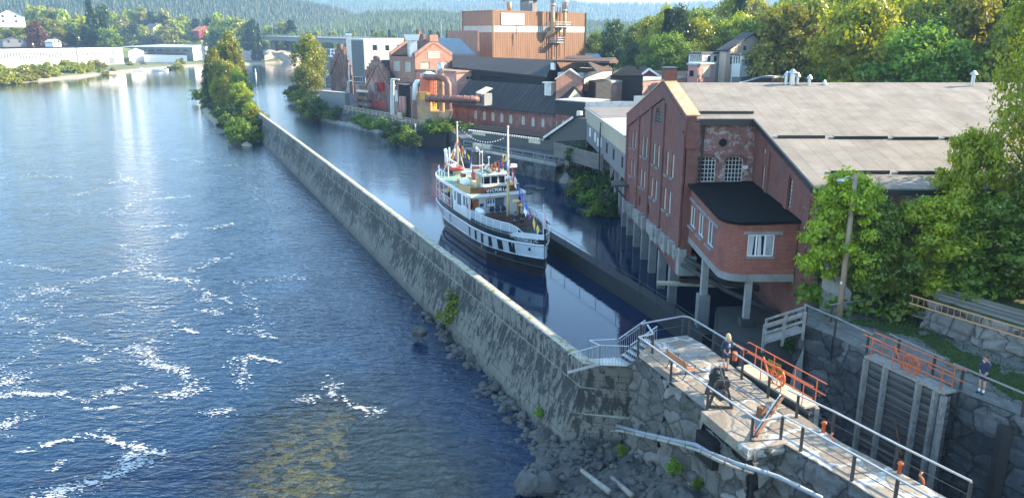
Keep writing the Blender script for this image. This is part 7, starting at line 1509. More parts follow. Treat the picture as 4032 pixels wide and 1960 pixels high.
for x,y,h_ in ((16.3,1.15,2.0),(16.6,1.6,1.7)): g=MB(); g.lathe([(.16,0),(.15,h_-.25)],(x,y,3),12); g.build('mushroom_vent',bpy.data.materials['buff_mast'],SHIP,world=False); g=MB(); g.lathe([(.15,h_-.28),(.40,h_-.22),(.40,h_-.08),(.1,h_+.02)],(x,y,3),14); g.build('vent_cap',bpy.data.materials['buff_mast'],SHIP,world=False)
g=MB(); 
for k in range(3): g.ball((14.6+k*.48,-2.1,3.85),(.3,.36,.36),12,8)
g.build('life_raft_canister',H_WHT,SHIP,world=False,smooth=True); g=MB(); g.bb(14.4,15.9,-2.4,-1.8,3.05,3.5); g.build('canister_rack',H_WHT,SHIP,world=False)
g=MB(); g.tube([(24.75,0,3.5),(24.75,0,6.2)],.04,8); g.ball((24.75,0,6.25),.07); g.build('jackstaff',H_WHT,SHIP,world=False)
g=MB()
for iz in range(6): g.poly([(24.78,-.02+.02*math.sin(iz),5.6-iz*.22),(24.72+.3,.12+.03*math.cos(iz),5.5-iz*.22),(24.7+.28,.14+.03*math.cos(iz+1),5.28-iz*.22),(24.78,-.02+.02*math.sin(iz+1),5.38-iz*.22)])
g.build('jack_flag',plain('faded_flag',(.60,.45,.52),.8),SHIP,world=False,fix=False)
g=MB(); g.lathe([(.3,0),(.3,.5),(.15,.55)],(23.3,.3,3.1),10); g.build('anchor_winch',M_BLACK,SHIP,world=False)
for k,y in enumerate((-.55,.05,.65)):
    c=SW(14.5,y,3.0); T=thing('deck_chair','navy deck chair with white legs on the ship foredeck, %s of three'%('by life raft','middle','by tan vents')[k],'chair',tuple(c),SRZ,'deck chairs on the ship')
    g=MB(); g.ball((0,0,.45),(.26,.26,.06),10,6); g.ball((-.24,0,.78),(.05,.28,.3),10,6); g.build('seat_shell',M_BLUE,T,world=False,smooth=True)
    for a in (-.18,.18):
        for b in (-.18,.18): g=MB(); g.tube([(a,b,.44),(a*1.2,b*1.2,0)],.018,5); g.build('leg',H_WHT,T,world=False)
# ================================================================ PEOPLE
def skin_mesh(chains,name,mat,parent,sub=1,smooth=True):
    """chains: list of lists of (x,y,z,r); first vertex of later chains may be an index reference ('@',i)"""
    V=[];E_=[];Rr=[]
    for ch in chains:
        prev=None
        for e in ch:
            if e[0]=='@': prev=e[1]; continue
            V.append(e[:3]); Rr.append(e[3] if len(e)==4 else (e[3],e[4])); i=len(V)-1
            if prev is not None: E_.append((prev,i))
            prev=i
    me=bpy.data.meshes.new(name); me.from_pydata(V,E_,[]); ob=bpy.data.objects.new(name,me); COL.objects.link(ob)
    md=ob.modifiers.new('s','SKIN'); 
    for i,v in enumerate(me.skin_vertices[0].data): r=Rr[i]; v.radius=(r,r) if not isinstance(r,tuple) else r; v.use_root=(i==0)
    m2=ob.modifiers.new('u','SUBSURF'); m2.levels=sub; m2.render_levels=sub
    dg=bpy.context.evaluated_depsgraph_get(); me2=bpy.data.meshes.new_from_object(ob.evaluated_get(dg)); bpy.data.objects.remove(ob); me2.name=name; me2.materials.clear(); me2.materials.append(mat)
    me2.polygons.foreach_set('use_smooth',[True]*len(me2.polygons)); o=bpy.data.objects.new(name,me2); COL.objects.link(o); o.parent=parent; return o
M_SKIN=plain('skin',(.55,.33,.24),.6,var=.06,bump=0); M_HAIRB=plain('blonde_hair',(.58,.42,.20),.7,var=.2,sc=30); M_HAIRD=plain('brown_hair',(.12,.06,.03),.7,var=.2,sc=30)
def person(label,loc,rz,top,bottom,shoe,hair,H=1.75,arms=None,lean=0,longhair=False,trousers=False,head_tilt=0,scale=1,feet=True,hood=False,socks=None,long_coat=False):
    T=thing('person',label,'person',loc,rz); k=H/1.75
    def S(c): return [[(e if e[0]=='@' else (e[0]*k+lean*max(0,e[2]-.9)*(1 if True else 0),e[1]*k,e[2]*k)+tuple(r*k for r in e[3:])) for e in ch] for ch in c]
    # x forward, y left
    arms=arms or [[(.0,.19,1.42),(.03,.25,1.14),(.16,.20,.93)],[(.0,-.19,1.42),(.03,-.25,1.14),(.16,-.20,.93)]]
    spine=[(0,0,.95,.13,.15),(0,0,1.12,.105,.13),(0,0,1.32,.12,.16),(0,0,1.44,.09,.12),(0,0,1.51,.052),(.02+head_tilt*.3,0,1.58,.075),(.025+head_tilt,0,1.67,.095),(.01+head_tilt,0,1.73,.07)]
    body=[spine]
    for s,ar in zip((1,-1),arms):
        body.append([('@',3)]+[(a[0],a[1],a[2],r) for a,r in zip(ar,(.055,.043,.03))])
        h=Vector(ar[-1]); d=(h-Vector(ar[-2])).normalized(); body.append([('@',len(sum([[e for e in c if e[0]!='@'] for c in body],[]))-1),tuple(h+d*.06)+(.036,.02)])
        pi=len(sum([[e for e in c if e[0]!='@'] for c in body],[]))-1; side=d.cross(Vector((0,s,.2))).normalized()
        for q in range(4): body.append([('@',pi),tuple(h+d*.11+side*(.027-q*.018))+(.0085,),tuple(h+d*(.155-.008*abs(q-1.3))+side*(.029-q*.019)+Vector((.008,0,-.008)))+(.0075,)])
        body.append([('@',pi),tuple(h+d*.07+side*.045)+(.011,),tuple(h+d*.105+side*.062)+(.009,)])
    for s in (1,-1): body.append([('@',0),(0,s*.095,.88,.085),(.02,s*.10,.48,.055),(-.01,s*.10,.25,.052),(0,s*.10,.08,.036),(.10,s*.11,.035,.036)])
    skin_mesh(S(body),'body',M_SKIN,T,1)
    t_=[[(0,0,.86,.145,.17),(0,0,1.1,.125,.15),(0,0,1.32,.14,.18),(0,0,1.45,.10,.135),(0,0,1.50,.07)]]
    for ar in arms: t_.append([('@',3)]+[(a[0],a[1],a[2],r) for a,r in zip(ar,(.075,.062,.05))])
    if long_coat: t_[0][0]=(0,0,.72,.16,.19)
    if hood: t_.append([('@',4),(-.07,0,1.5,.07),(-.05,0,1.6,.10),(-.0,0,1.70,.11)])
    skin_mesh(S(t_),'jacket',top,T,1)
    b_=[[(0,0,.97,.135,.155)]]
    for s in (1,-1): b_.append([('@',0),(0,s*.095,.86,.10),(.01,s*.10,.60,.085)]+([(0,s*.10,.3,.07),(0,s*.10,.1,.06)] if trousers else []))
    skin_mesh(S(b_),'trousers' if trousers else 'shorts',bottom,T,1)
    for s in (1,-1): g=MB(); g.ball((.06*k,s*.105*k,.045*k),(.14*k,.05*k,.05*k),8,6); g.build('shoe',shoe,T,world=False,smooth=True)
    if socks:
        for s in (1,-1): g=MB(); g.tube([(0,s*.10*k,.05*k),(-.005,s*.10*k,.2*k)],.045*k,8); g.build('sock',socks,T,world=False,smooth=True)
    hx=(head_tilt)*k+lean*.8; g=MB(); g.ball((hx-.02,0,1.70*k),(.11*k,.10*k,.12*k),12,8)
    if longhair: g.tube([(hx-.07,0,1.68*k),(hx-.11,-.02,1.58*k),(hx-.10,-.05,1.46*k)],[.10,.075,.03],8)
    g.build('hair',hair,T,world=False,smooth=True)
    g=MB(); g.ball((hx+.125*k,0,1.655*k),(.02,.016,.03),6,4); g.build('nose',M_SKIN,T,world=False,smooth=True); g=MB()
    for s in(-1,1): g.ball((hx+.113*k,s*.035*k,1.68*k),(.012,.014,.009),6,4)
    g.box((hx+.115*k,0,1.615*k),(.012,.045,.008)); g.build('eyes_and_mouth',M_DARK,T,world=False); return T
p=Z5(2856,1459); look=Vector((-.28,1)); rzb=math.atan2(look.y,look.x)
T=person('blonde person in dark hoodie and navy shorts, seen from behind at the railing',(p.x,p.y,ZP),rzb,M_BLUE,M_BLUE,M_BLACK,M_HAIRB,1.74,longhair=True,arms=[[(.0,.19,1.42),(.02,.27,1.16),(.17,.17,1.02)],[(.0,-.19,1.42),(.02,-.27,1.16),(.17,-.17,1.02)]])
g=MB(); g.tube([(-.172,0,1.33),(-.182,0,1.33)],.055,16); g.build('logo_disc',plain('logo_blue',(.35,.5,.75),.6),T,world=False); g=MB(); g.box((-.176,0,1.24),(.008,.17,.014)); g.box((-.186,0,1.33),(.006,.06,.03)); g.build('logo_lettering',M_WHITE,T,world=False)
p=Z5(3862,1548); person('person in dark hoodie, shorts and white socks, hand to face, on right quay',(p.x,p.y,ZP),R(200),M_BLUE,M_BLUE,M_BLUE,M_HAIRD,1.72,head_tilt=.07,socks=M_WHITE,arms=[[(.0,.19,1.42),(.10,.24,1.20),(.22,.08,1.50)],[(.0,-.19,1.42),(.03,-.22,1.16),(.15,-.10,1.05)]])
for x,y,lb,tm,hd in ((20.0,-.55,'person in dark blue hooded jacket on the foredeck, left of the pair',M_BLUE,True),(19.7,.25,'grey haired person in dark grey jacket on the foredeck, right of the pair',plain('charcoal_jacket',(.05,.055,.07),.8),False)):
    person(lb,tuple(SW(x,y,3.05)),SRZ+R(180),tm,M_BLACK,M_BLACK,M_HAIRD if hd else plain('grey_hair',(.3,.3,.3),.8),1.74,trousers=True,hood=hd)
person('deckhand in black with green cuffs holding a line at the bow of the ship',tuple(SW(23.9,.55,3.25)),SRZ+R(40),M_BLACK,M_BLACK,M_BLACK,M_HAIRD,1.72,trousers=True,arms=[[(.0,.19,1.42),(.15,.28,1.2),(.42,.22,1.12)],[(.0,-.19,1.42),(.05,-.28,1.18),(.2,-.22,1.0)]])
person('helmsman in a dark jumper standing inside the wheelhouse',tuple(SW(12.5,-.1,5.32)),SRZ,M_BLUE,M_BLACK,M_BLACK,M_HAIRD,1.6,trousers=True)
person('passenger in a yellow jacket under the open stern canopy',tuple(SW(5.3,-1.9,3.1)),SRZ+R(-90),M_YEL,M_BLACK,M_BLACK,M_HAIRD,1.7,trousers=True)
# ================================================================ VEGETATION
def leafcloud(centers,radii,n,leaf,rs,flat=.6,up=.35,droop=0.0,aspect=1.5):
    r=np.random.default_rng(rs); k=len(centers); C=np.asarray(centers); Rd=np.asarray(radii); w=Rd.mean(1)**2; idx=r.choice(k,n,p=w/w.sum())
    v=r.normal(size=(n,3)); v/=np.linalg.norm(v,axis=1)[:,None]; rad=r.random(n)**.45
    P=C[idx]+v*Rd[idx]*rad[:,None]*(1+.32*np.abs(r.normal(size=(n,1)))); P[:,2]-=droop*r.random(n)
    N=v+r.normal(size=(n,3))*flat; N[:,2]+=up; N/=np.linalg.norm(N,axis=1)[:,None]
    T=np.cross(N,r.normal(size=(n,3))); T/=np.linalg.norm(T,axis=1)[:,None]+1e-9
    if droop: T=T*.6+np.array([0,0,-.8]); T-=N*(T*N).sum(1)[:,None]; T/=np.linalg.norm(T,axis=1)[:,None]+1e-9
    B=np.cross(N,T); s=leaf*(.55+.9*r.random(n))[:,None]
    a=P+T*s*aspect*.5; b=P+B*s*.5+N*s*.12; c=P-T*s*aspect*.5; d=P-B*s*.5+N*s*.12
    V=np.stack([a,b,c,d],1).reshape(-1,3); return V
def tree_proto(name,label,kind,h,w,leaf,nleaf,mat,bark,seed,trunk_frac=.28,cat='tree'):
    rnd=random.Random(seed); root=thing(name,label,cat,(0,0,0)); root['proto']=1
    C=[];Rd=[];g=MB(); base=h*trunk_frac
    if kind=='conifer':
        n=int(nleaf/22); V=[]
        L=[]
        rr=np.random.default_rng(seed)
        tiers=int(h/ .55)
        Vl=[]
        for t in range(tiers):
            z=h*.08+(h*.92)*t/tiers; rad=w/2*(1-(t/tiers))**.85+.15; nb_=max(5,int(7+6*(1-t/tiers)))
            for b in range(nb_):
                a=rnd.random()*6.28; rl=rad*rnd.uniform(.65,1.1); d=np.array([math.cos(a),math.sin(a),0]); m=max(2,int(nleaf/(tiers*nb_)))
                f=rr.random(m)**.6; P=np.array([0,0,z])+d*rl*f[:,None]+np.array([0,0,-1])*(rl*.38*f[:,None]**1.3)+rr.normal(size=(m,3))*leaf*.25
                T=d*.8+np.array([0,0,-.35])+rr.normal(size=(m,3))*.35; B=np.cross(T,[0,0,1])+rr.normal(size=(m,3))*.25; T/=np.linalg.norm(T,axis=1)[:,None]; B/=np.linalg.norm(B,axis=1)[:,None]; s=leaf*(.6+.8*rr.random(m))[:,None]
                Vl.append(np.stack([P+T*s*.9,P+B*s*.4,P-T*s*.6,P-B*s*.4],1).reshape(-1,3))
        V=np.concatenate(Vl); g.tube([(0,0,0),(0,0,h*.5),(0,0,h*.97)],[h*.018,h*.011,.02],7)
    else:
        nc={'broad':28,'birch':40,'spray':54,'bush':13,'column':20}[kind]
        for i in range(nc):
            f=(i+.5)/nc; zz=base+(h-base)*(.08+.84*f) if kind!='bush' else h*(.15+.6*rnd.random())
            prof={'broad':math.sin(min(1,max(.02,(f*.86+.12)))*math.pi)**.55,'birch':(math.sin((f*.8+.14)*math.pi)**.8),'column':.62,'bush':.8,'spray':math.sin((f*.8+.15)*math.pi)**.6}[kind]
            a=i*2.4+rnd.random()*.8; rad=w/2*prof*rnd.uniform(.3,.95)
            C.append((rad*math.cos(a),rad*math.sin(a),zz)); q=w*{'broad':.125,'birch':.095,'spray':.085,'bush':.16,'column':.13}[kind]*rnd.uniform(.6,1.5); Rd.append((q*1.15,q*1.15,q*(.6 if kind not in('birch',) else 1.3)))
        for i in range(5): C.append((rnd.gauss(0,w*.06),rnd.gauss(0,w*.06),base+(h-base)*(.2+.16*i))); q=w*.17; Rd.append((q,q,q))
        if kind!='bush':
            lean=(rnd.uniform(-.04,.04)*h,rnd.uniform(-.04,.04)*h); g.tube([(0,0,-.3),(lean[0]*.3,lean[1]*.3,base),(lean[0]*.7,lean[1]*.7,h*.6),(lean[0],lean[1],h*.93)],[h*.022,h*.017,h*.009,.02],8)
            for c in C[:nc]:
                z0=max(base*.8,c[2]-w*.22); m=(c[0]*.5,c[1]*.5,(z0+c[2])/2+.1); g.tube([(lean[0]*z0/h,lean[1]*z0/h,z0),m,c],[h*.007,h*.004,.012],5)
        else:
            for c in C: g.tube([(c[0]*.2,c[1]*.2,-.1),(c[0]*.7,c[1]*.7,c[2])],[.04,.012],4)
        V=leafcloud(C,Rd,nleaf,leaf,seed,up=.35 if kind!='birch' else .1,droop=(h*.05 if kind=='birch' else 0))
    V=V[V[:,2].reshape(-1,4).min(1).repeat(4)>-.2]
    npmesh('foliage' if kind=='bush' else 'crown',V,np.arange(len(V)).reshape(-1,4),mat,root); g.build('stems' if kind=='bush' else 'trunk',bark,root,world=False); return root
PR={}
def proto(key,*a,**k):
    r=tree_proto(*a,**k); PR[key]=r; return r
proto('b1','broadleaf_tree','x','broad',14,11,.33,10000,L_GRN,M_BARK,1); proto('b2','broadleaf_tree','x','broad',15,10,.33,10000,L_YEL,M_BARK,2); proto('b3','broadleaf_tree','x','broad',13,11,.35,10000,L_DRK,M_BARK,3); proto('b4','broadleaf_tree','x','broad',15,9,.33,10000,L_OLV,M_BARK,4)
proto('bi','birch_tree','x','birch',17,9.5,.34,9000,L_BCH,M_BIRCH,5,trunk_frac=.12); proto('bi2','birch_tree','x','birch',18,8,.36,7500,L_OLV,M_BIRCH,15,trunk_frac=.1)
proto('co','spruce_tree','x','conifer',17,6.5,.6,5000,L_CON,M_BARK,6); proto('f1','broadleaf_tree','x','broad',12,10,.65,2400,L_GRN,M_BARK,7,trunk_frac=.15); proto('f2','broadleaf_tree','x','broad',12,9,.65,2400,L_OLV,M_BARK,8,trunk_frac=.15); proto('f3','broadleaf_tree','x','broad',13,10,.65,2400,L_DRK,M_BARK,9,trunk_frac=.15); proto('f4','broadleaf_tree','x','broad',11,8,.8,1500,L_YEL,M_BARK,19,trunk_frac=.15)
proto('pu','copper_beech','x','broad',14,15,.7,3000,L_PUR,M_BARK,10,trunk_frac=.12); proto('fc','pine_tree','x','conifer',16,7,1.2,1300,L_CON,M_BARK,11)
proto('n1','maple_sapling','x','spray',8.5,5.2,.14,18000,L_YEL,M_BARK,12,trunk_frac=.2); proto('n2','maple_sapling','x','spray',8,6,.14,20000,L_GRN,M_BARK,13,trunk_frac=.2); proto('n3','birch_tree','x','birch',22,10,.17,26000,L_OLV,M_BARK,14,trunk_frac=.12)
proto('u1','bush','x','bush',2.6,4,.26,1500,L_GRN,M_BARK,16,cat='bush'); proto('u2','bush','x','bush',2.4,3.6,.26,1500,L_DRK,M_BARK,17,cat='bush'); proto('u3','bush','x','bush',3.2,5,.6,700,L_OLV,M_BARK,18,cat='bush'); proto('u4','bush','x','bush',2,2.4,.12,2600,L_GRN,M_BARK,20,cat='bush')
used=set()
def plant(key,x,y,z,label,s=1.0,group=None,sz=None,rz=None):
    sc=(s,s,sz if sz else s)
    rz=random.random()*6.28 if rz is None else rz
    if key not in used:
        used.add(key); o=PR[key]; o.location=(x,y,z); o.rotation_euler=(0,0,rz); o['label']=label; o.scale=sc
        if 'proto' in o: del o['proto']
        if group: o['group']=group
        return o
    o=dup(PR[key],(x,y,z),rz,label,group,sc)
    if 'proto' in o: del o['proto']
    if not group and 'group' in o: del o['group']
    return o
HT={'b1':14,'b2':15,'b3':13,'b4':15,'bi':17,'bi2':18,'co':17,'f1':12,'f2':12,'f3':13,'f4':11,'pu':14,'fc':16,'n1':8.5,'n2':8,'n3':22}
def plant_px(key,px,ytop,Y,label,wpx_=None,zb=None,group=None,rz=None):
    """tree whose top reaches row ytop at distance Y in column px"""
    t=atY(px,ytop,Y); z=hz(t.x,Y) if zb is None else zb; h=max(1.5,t.z-z); sz=h/HT[key]; s=sz if wpx_ is None else (wpx_/F*Y)/ {'b1':11,'b2':10,'b3':11,'b4':9,'bi':9.5,'bi2':8,'co':6.5,'f1':10,'f2':9,'f3':10,'f4':8,'pu':15,'fc':7,'n1':5.2,'n2':6,'n3':10}[key]
    return plant(key,t.x,Y,z-.2,label,s,group,sz,rz)
# the waterside birch and the island
plant_px('bi',1212,122,226,'golden green birch standing alone on the quay tip left of the mill',150,3.0,rz=1.2)
# island strip beside the dam end
isl=[(-96,246),(-90,232),(-82,215),(-72,196),(-61,172),(-52,152),(-48,143),(-50.5,144),(-56.5,157),(-68,178),(-80,201),(-90,224),(-96,241)]
def islz(X,Y): s=sdist(X,Y,isl); return np.clip(-s*.55,-1.5,1.6)+np.where(s<0,.1,0)+(fbm(X,Y,3,3,5)-.5)*.5
grid('island_bank',-106,-44,138,252,.8,islz,M_LAND)
il='tall yellow green tree in the dense clump on the narrow island'
for k,px,yt,Y,w_ in (('bi2',833,172,226,62),('bi',862,150,232,60),('bi2',890,106,240,66),('b4',915,150,232,60),('bi',930,190,222,60),('b3',820,250,222,50),('b2',905,240,214,60),('b4',870,230,216,58),('bi',845,215,218,56),('b1',930,270,206,58),('b3',825,300,226,45),('b2',850,300,214,50),('b4',880,320,206,52),('b1',905,330,204,50),('b2',925,340,198,50),('b3',960,300,200,48)): plant_px(k,px,yt,Y,il,w_*1.2,.5,group='trees on the narrow island')
for k,px,yt,Y,w_ in (('b2',945,320,196,60),('b4',905,330,200,58),('b1',968,370,184,58),('b2',985,400,172,56),('b4',940,390,186,50),('b2',1000,415,162,58),('f3',1010,500,150,60)): plant_px(k,px,yt,Y,'low bushy tree on the near end of the narrow island, beside the dam wall',w_*1.1,.3,group='low trees on the island by the dam wall')
for i in range(26):
    f=random.random(); a=np.array([-90,232])*(1-f)+np.array([-51,147])*f; plant(random.choice(('u1','u2')),a[0]+random.uniform(-1.5,2),a[1],.2,'low bush fringing the waterline of the narrow island',random.uniform(.8,1.4),'bushes around the island')
for i,(px,py) in enumerate(((815,405),(835,400),(860,395),(885,405),(905,420),(925,440),(945,460),(965,480),(985,500),(880,380),(910,400),(935,425),(960,455),(1005,515),(1020,540))): p=atZ(px,py-8,.8); plant('u2' if i%3 else 'u1',p.x,p.y,.2,'low bush fringing the waterline of the narrow island',random.uniform(1.4,2.1),'bushes around the island')
for px,yt,Y in ((812,225,238),(826,262,232),(848,300,228)): plant_px('fc',px,yt,Y,'dark conifer on the left side of the narrow island',48,.5,group='conifers on the island')
plant('u1',-51.5,148,.0,'dark bush at the very tip of the island where the dam wall begins',1.5)
# quay tip and river side bushes
for px,py,z in ((1150,372,1),(1165,385,1.5),(1180,398,1.5),(1195,412,1.5),(1212,430,1.5),(1225,445,1.2),(1240,455,1.2),(1248,440,2.5),(1232,425,2.8),(1200,395,3),(1175,370,3),(1245,465,.5)): p=atZ(px,py,z); plant(random.choice(('u1','u2')),p.x,p.y,z-.8,'bush on the rocky quay tip under the waterside birch',random.uniform(1,1.7),'bushes on the quay tip')
for px,py,z in ((1300,460,1.5),(1330,452,2),(1420,480,1.5),(1450,500,1),(1500,500,2),(1545,545,.8),(1570,552,.8),(1590,558,.8),(1610,562,.8),(1630,560,1.5),(1600,540,2),(1555,520,2.6),(1690,510,3),(1715,515,3),(1740,512,3),(1765,515,3),(1800,520,2.5),(1830,530,2.2),(1850,525,2.5),(1790,545,1.4),(1820,552,1.2),(1845,545,1.6),(1770,498,3),(1700,500,3)): p=atZ(px,py,z); plant(random.choice(('u1','u2')),p.x,p.y,z-.6,'bush growing along the mill quay wall below the orange plant',random.uniform(.7,1.15),'bushes along the mill quay')
for px,py,z in ((2180,640,1),(2210,652,1),(2240,668,1),(2270,690,1),(2300,705,1),(2330,725,.8),(2350,745,.8),(2370,765,.6),(2390,785,.6),(2410,800,.4),(2430,820,.3),(2450,835,.3),(2330,790,.3),(2360,815,.3),(2400,840,.2),(2440,790,1),(2460,760,1.5),(2420,750,1.5),(2380,720,2),(2340,690,2),(2350,840,.1),(2390,830,.2),(2300,760,.2)): p=atZ(px,py,z); plant(random.choice(('u1','u2','u2')),p.x,p.y,z-.7,'bush on the shaded bank beneath the stilt building',random.uniform(.7,1.05),'bushes under the stilt building')
plant('u2',atY(2270,530,104).x,104,3.7,'leafy shrub growing on the loading deck',.9)
def bankgrid(X,Y): s=sdist(X,Y,[(3,113),(9,106.5),(12.6,98),(14,88),(13,78.5),(16,78),(40,80),(40,116),(5,118)]); return np.clip(-s*.6,-1.5,1.9)+(fbm(X,Y,2.5,3,8)-.5)*.5
grid('shaded_bank',0,40,74,118,.8,bankgrid,stone('bank_soil',(.06,.06,.045),(.12,.12,.09),moss=.8))
plant('u4',-3.75,50.6,.45,'fresh green shrub growing at the foot of the dam wall among the rocks',1.15)
for x,y,z,s in ((5.0,31.3,1.6,.25),(6.8,28.6,2.3,.32),(7.6,27.6,2.2,.25),(1.5,36.8,.6,.28)): plant('u4',x,y,z,'small weed tuft growing from the masonry foot near the grey pipes',s,'weed tufts at the masonry foot')
_=0
# far left bank
lb_='distant broadleaf tree in the mixed wood behind the white warehouses'
cnt=0; fr=np.random.default_rng(12)
for row,(Y,y0,n,a_,b_) in enumerate(((500,175,16,-30,520),(545,150,22,-30,1000),(590,120,24,-30,1120),(640,95,24,-30,1150),(700,75,24,-20,1180))):
    for i in range(n):
        px=a_+(b_-a_)*(i+.5)/n+fr.uniform(-14,14); yt=y0-27+fr.uniform(-24,14)+ (25 if px>680 else 0)+(20 if px>1000 else 0)
        if row==0 and (px>200 or px<20 or 60<px<200): continue
        if row<=2 and (abs(px-610)<26 or abs(px-805)<34 or abs(px-45)<34): yt+=45 if row<2 else 12
        if row<=1 and abs(px-805)<40: continue
        if 430<px<840: Y_=718+row*14
        else: Y_=Y
        key=fr.choice(['f1','f2','f3','f4','f2','f4','fc'])
        t=atY(px,yt,Y_); 
        if sdist(np.array([t.x]),np.array([Y_]),river)[0]<25: continue
        plant_px(key,px,yt,Y_,lb_ if key!='fc' else 'distant dark conifer among the broadleaf trees of the far left bank',fr.uniform(72,112)*(540/Y),group='trees behind the warehouses' if key!='fc' else 'conifers on the far left bank'); cnt+=1
plant_px('fc',345,-4,560,'tallest dark conifer standing above the far left wood',60); plant_px('f3',400,22,565,'tall rounded dark tree right of the tallest conifer on the far bank',85); plant_px('pu',130,92,505,'dark purple copper beech behind the white warehouse',100)
plant_px('fc',992,75,600,'pointed pine at the right end of the far left wood',32); plant_px('fc',1015,95,590,'second pointed pine beside the channel bend',28)
for i in range(60):
    f=random.random(); px=f*390; py=330-f*45-random.uniform(2,22); p=atZ(px,py,1.0)
    if sdist(np.array([p.x]),np.array([p.y]),river)[0]<1: continue
    plant('u3',p.x,p.y,hz(p.x,p.y)-.3,'rounded bush on the far bank in front of the white warehouse',random.uniform(.9,1.7),'bushes before the warehouse')
for px,py,s_ in ((398,286,.8),(420,290,.9),(445,280,.7),(700,262,1.5),(715,255,1.2),(515,262,.9)): p=atZ(px,py,1); plant('u3',p.x,p.y,hz(p.x,p.y)-.2,'small bush on the stony shore near the moored boats',s_,'shore bushes near the boats')
# cliff at the bend and low trees there
def cliffz(X,Y): s=sdist(X,Y,[(-196,600),(-186,604),(-176,612),(-166,622),(-160,690),(-240,690),(-225,620)]); return np.clip(-s*1.1,-1,9)+(fbm(X,Y,5,4,9)-.5)*3.5
grid('rocky_shore',-235,-150,590,680,2.5,cliffz,stone('pale_cliff',(.36,.30,.25),(.50,.42,.35),moss=.4,sc=.25))
for i in range(26): px=random.uniform(1000,1150); Y=random.uniform(640,680); plant_px(random.choice(('f1','f2','fc','f3')),px,random.uniform(120,185),Y,'distant tree above the pale cliff at the river bend',random.uniform(28,45),group='trees above the cliff')
for i in range(34): px=random.uniform(1150,1830); Y=random.uniform(600,700); plant_px(random.choice(('f1','f2','fc')),px,random.uniform(118,142),Y,'distant low tree beyond the road bridge',random.uniform(28,45),zb=4,group='trees beyond the bridge')
# right hillside wood
rl='leafy tree in the sunlit wood on the slope behind the mill'; k=0
hr=np.random.default_rng(21)
for gy in np.arange(92,235,9.0):
    for gx_ in np.arange(20,150,8.5):
        x=gx_+hr.uniform(-3,3); y=gy+hr.uniform(-3,3); xb=float(np.interp(y,[80,95,110,175,300,600],[66,52,44,23,30,80]))
        if x<xb+7 or x>xb+80: continue
        p=proj((x,y,20)); 
        if p[0]>4300: continue
        if 2660<p[0]<3060 and y<187: continue
        if p[0]<2560 : continue
        if x-xb<12 and y<150 and p[0]<3050: continue
        key=hr.choice(['b1','b2','b3','b4','b1','b2','bi2','co'],p=[.2,.2,.12,.16,.1,.1,.08,.04]); s=hr.uniform(.85,1.3)
        plant(key,x,y,hz(x,y)-.3,rl if key!='co' else 'dark spruce among the leafy trees on the slope behind the mill',s,'trees on the slope behind the mill' if key!='co' else 'spruces on the slope behind the mill',s*hr.uniform(.95,1.2)); k+=1
for key,px,yt,Y,w_,lb in (('b1',2345,125,250,90,'round green tree just right of the brown tower'),('u3',2330,180,240,60,''),('b3',2420,85,235,110,'dark green tree second from the brown tower'),('b1',2500,92,225,100,'green tree third from the brown tower'),('b4',2560,60,215,100,'tall slender tree where the wood begins to rise'),('b2',2620,20,205,120,'tall yellow topped tree left of the pale villa'),('b3',2680,30,190,120,'shadowy tall tree directly left of the pale villa'),('b1',2560,150,195,90,'lower green tree behind the red hut'),('b3',2490,170,205,80,'lower dark tree behind the grey roofed shed')):
    if key=='u3': plant('b2',atY(px,200,Y).x,Y,4,'bright yellow green low tree at the foot of the brown tower',.55)
    else: plant_px(key,px,yt,Y,lb,w_,zb=5)
# villa
Vh=plain('villa_white',(.70,.70,.67),.7,var=.04); Vp=plain('villa_peach',(.62,.47,.36),.8)
v1,c,L,Rr,Bk,z=building('villa_left_wing','pale villa on the wooded slope with a veranda of six windows and dark roofs',2765,214,171,2713,2868,Vh,M_SHING,zb=9,over=.5,rt=.4,cat='house',wl=[(2720+i*8,230,5,22) for i in range(6)],wr=[(2793,233,14,22),(2818,233,15,22)],wkw=dict(nx=1,ny=1,fm=M_WHITE))
v1.name='pale_villa'
def vpart(name,px,py,Y,xl,xr,wm,rm,zb,ridge=None,zr=0,wl=(),wr=()):
    r,c,L,Rr,Bk,z=building(name,'x',px,py,Y,xl,xr,wm,rm,ridge=ridge,zr=zr,zb=zb,over=.6,rt=.3,wl=wl,wr=wr,wkw=dict(nx=1,ny=2,fm=M_WHITE))
    loc=Vector(r.location)-Vector(v1.location)
    for ch in list(r.children): ch.parent=v1; ch.location=loc
    bpy.data.objects.remove(r)
vpart('m',2860,200,173,2834,3045,Vp,M_SHINGB,9,'e1',20.3,wr=[(2880,240,10,30),(2932,190,14,20)]); vpart('w',2918,218,166,2884,3010,Vh,M_SHING,9,wl=[(2890,238,6,26),(2900,238,6,26),(2910,238,6,26)])
g=MB(); a=atY(2884,272,166.2);b=atY(2918,274,164.8);c_=atY(3008,270,176); g.extr([(a.x,a.y-.3,8.0),(b.x,b.y-.3,8.0),(b.x,b.y-.3,11.6),(a.x,a.y-.3,11.6)],(0,.3,0)); g.extr([(b.x+.1,b.y-.3,8.0),(c_.x,c_.y-.3,8.0),(c_.x,c_.y-.3,11.6),(b.x+.1,b.y-.3,11.6)],(0,.3,0)); g.build('stone_plinth',M_SLATE,v1)
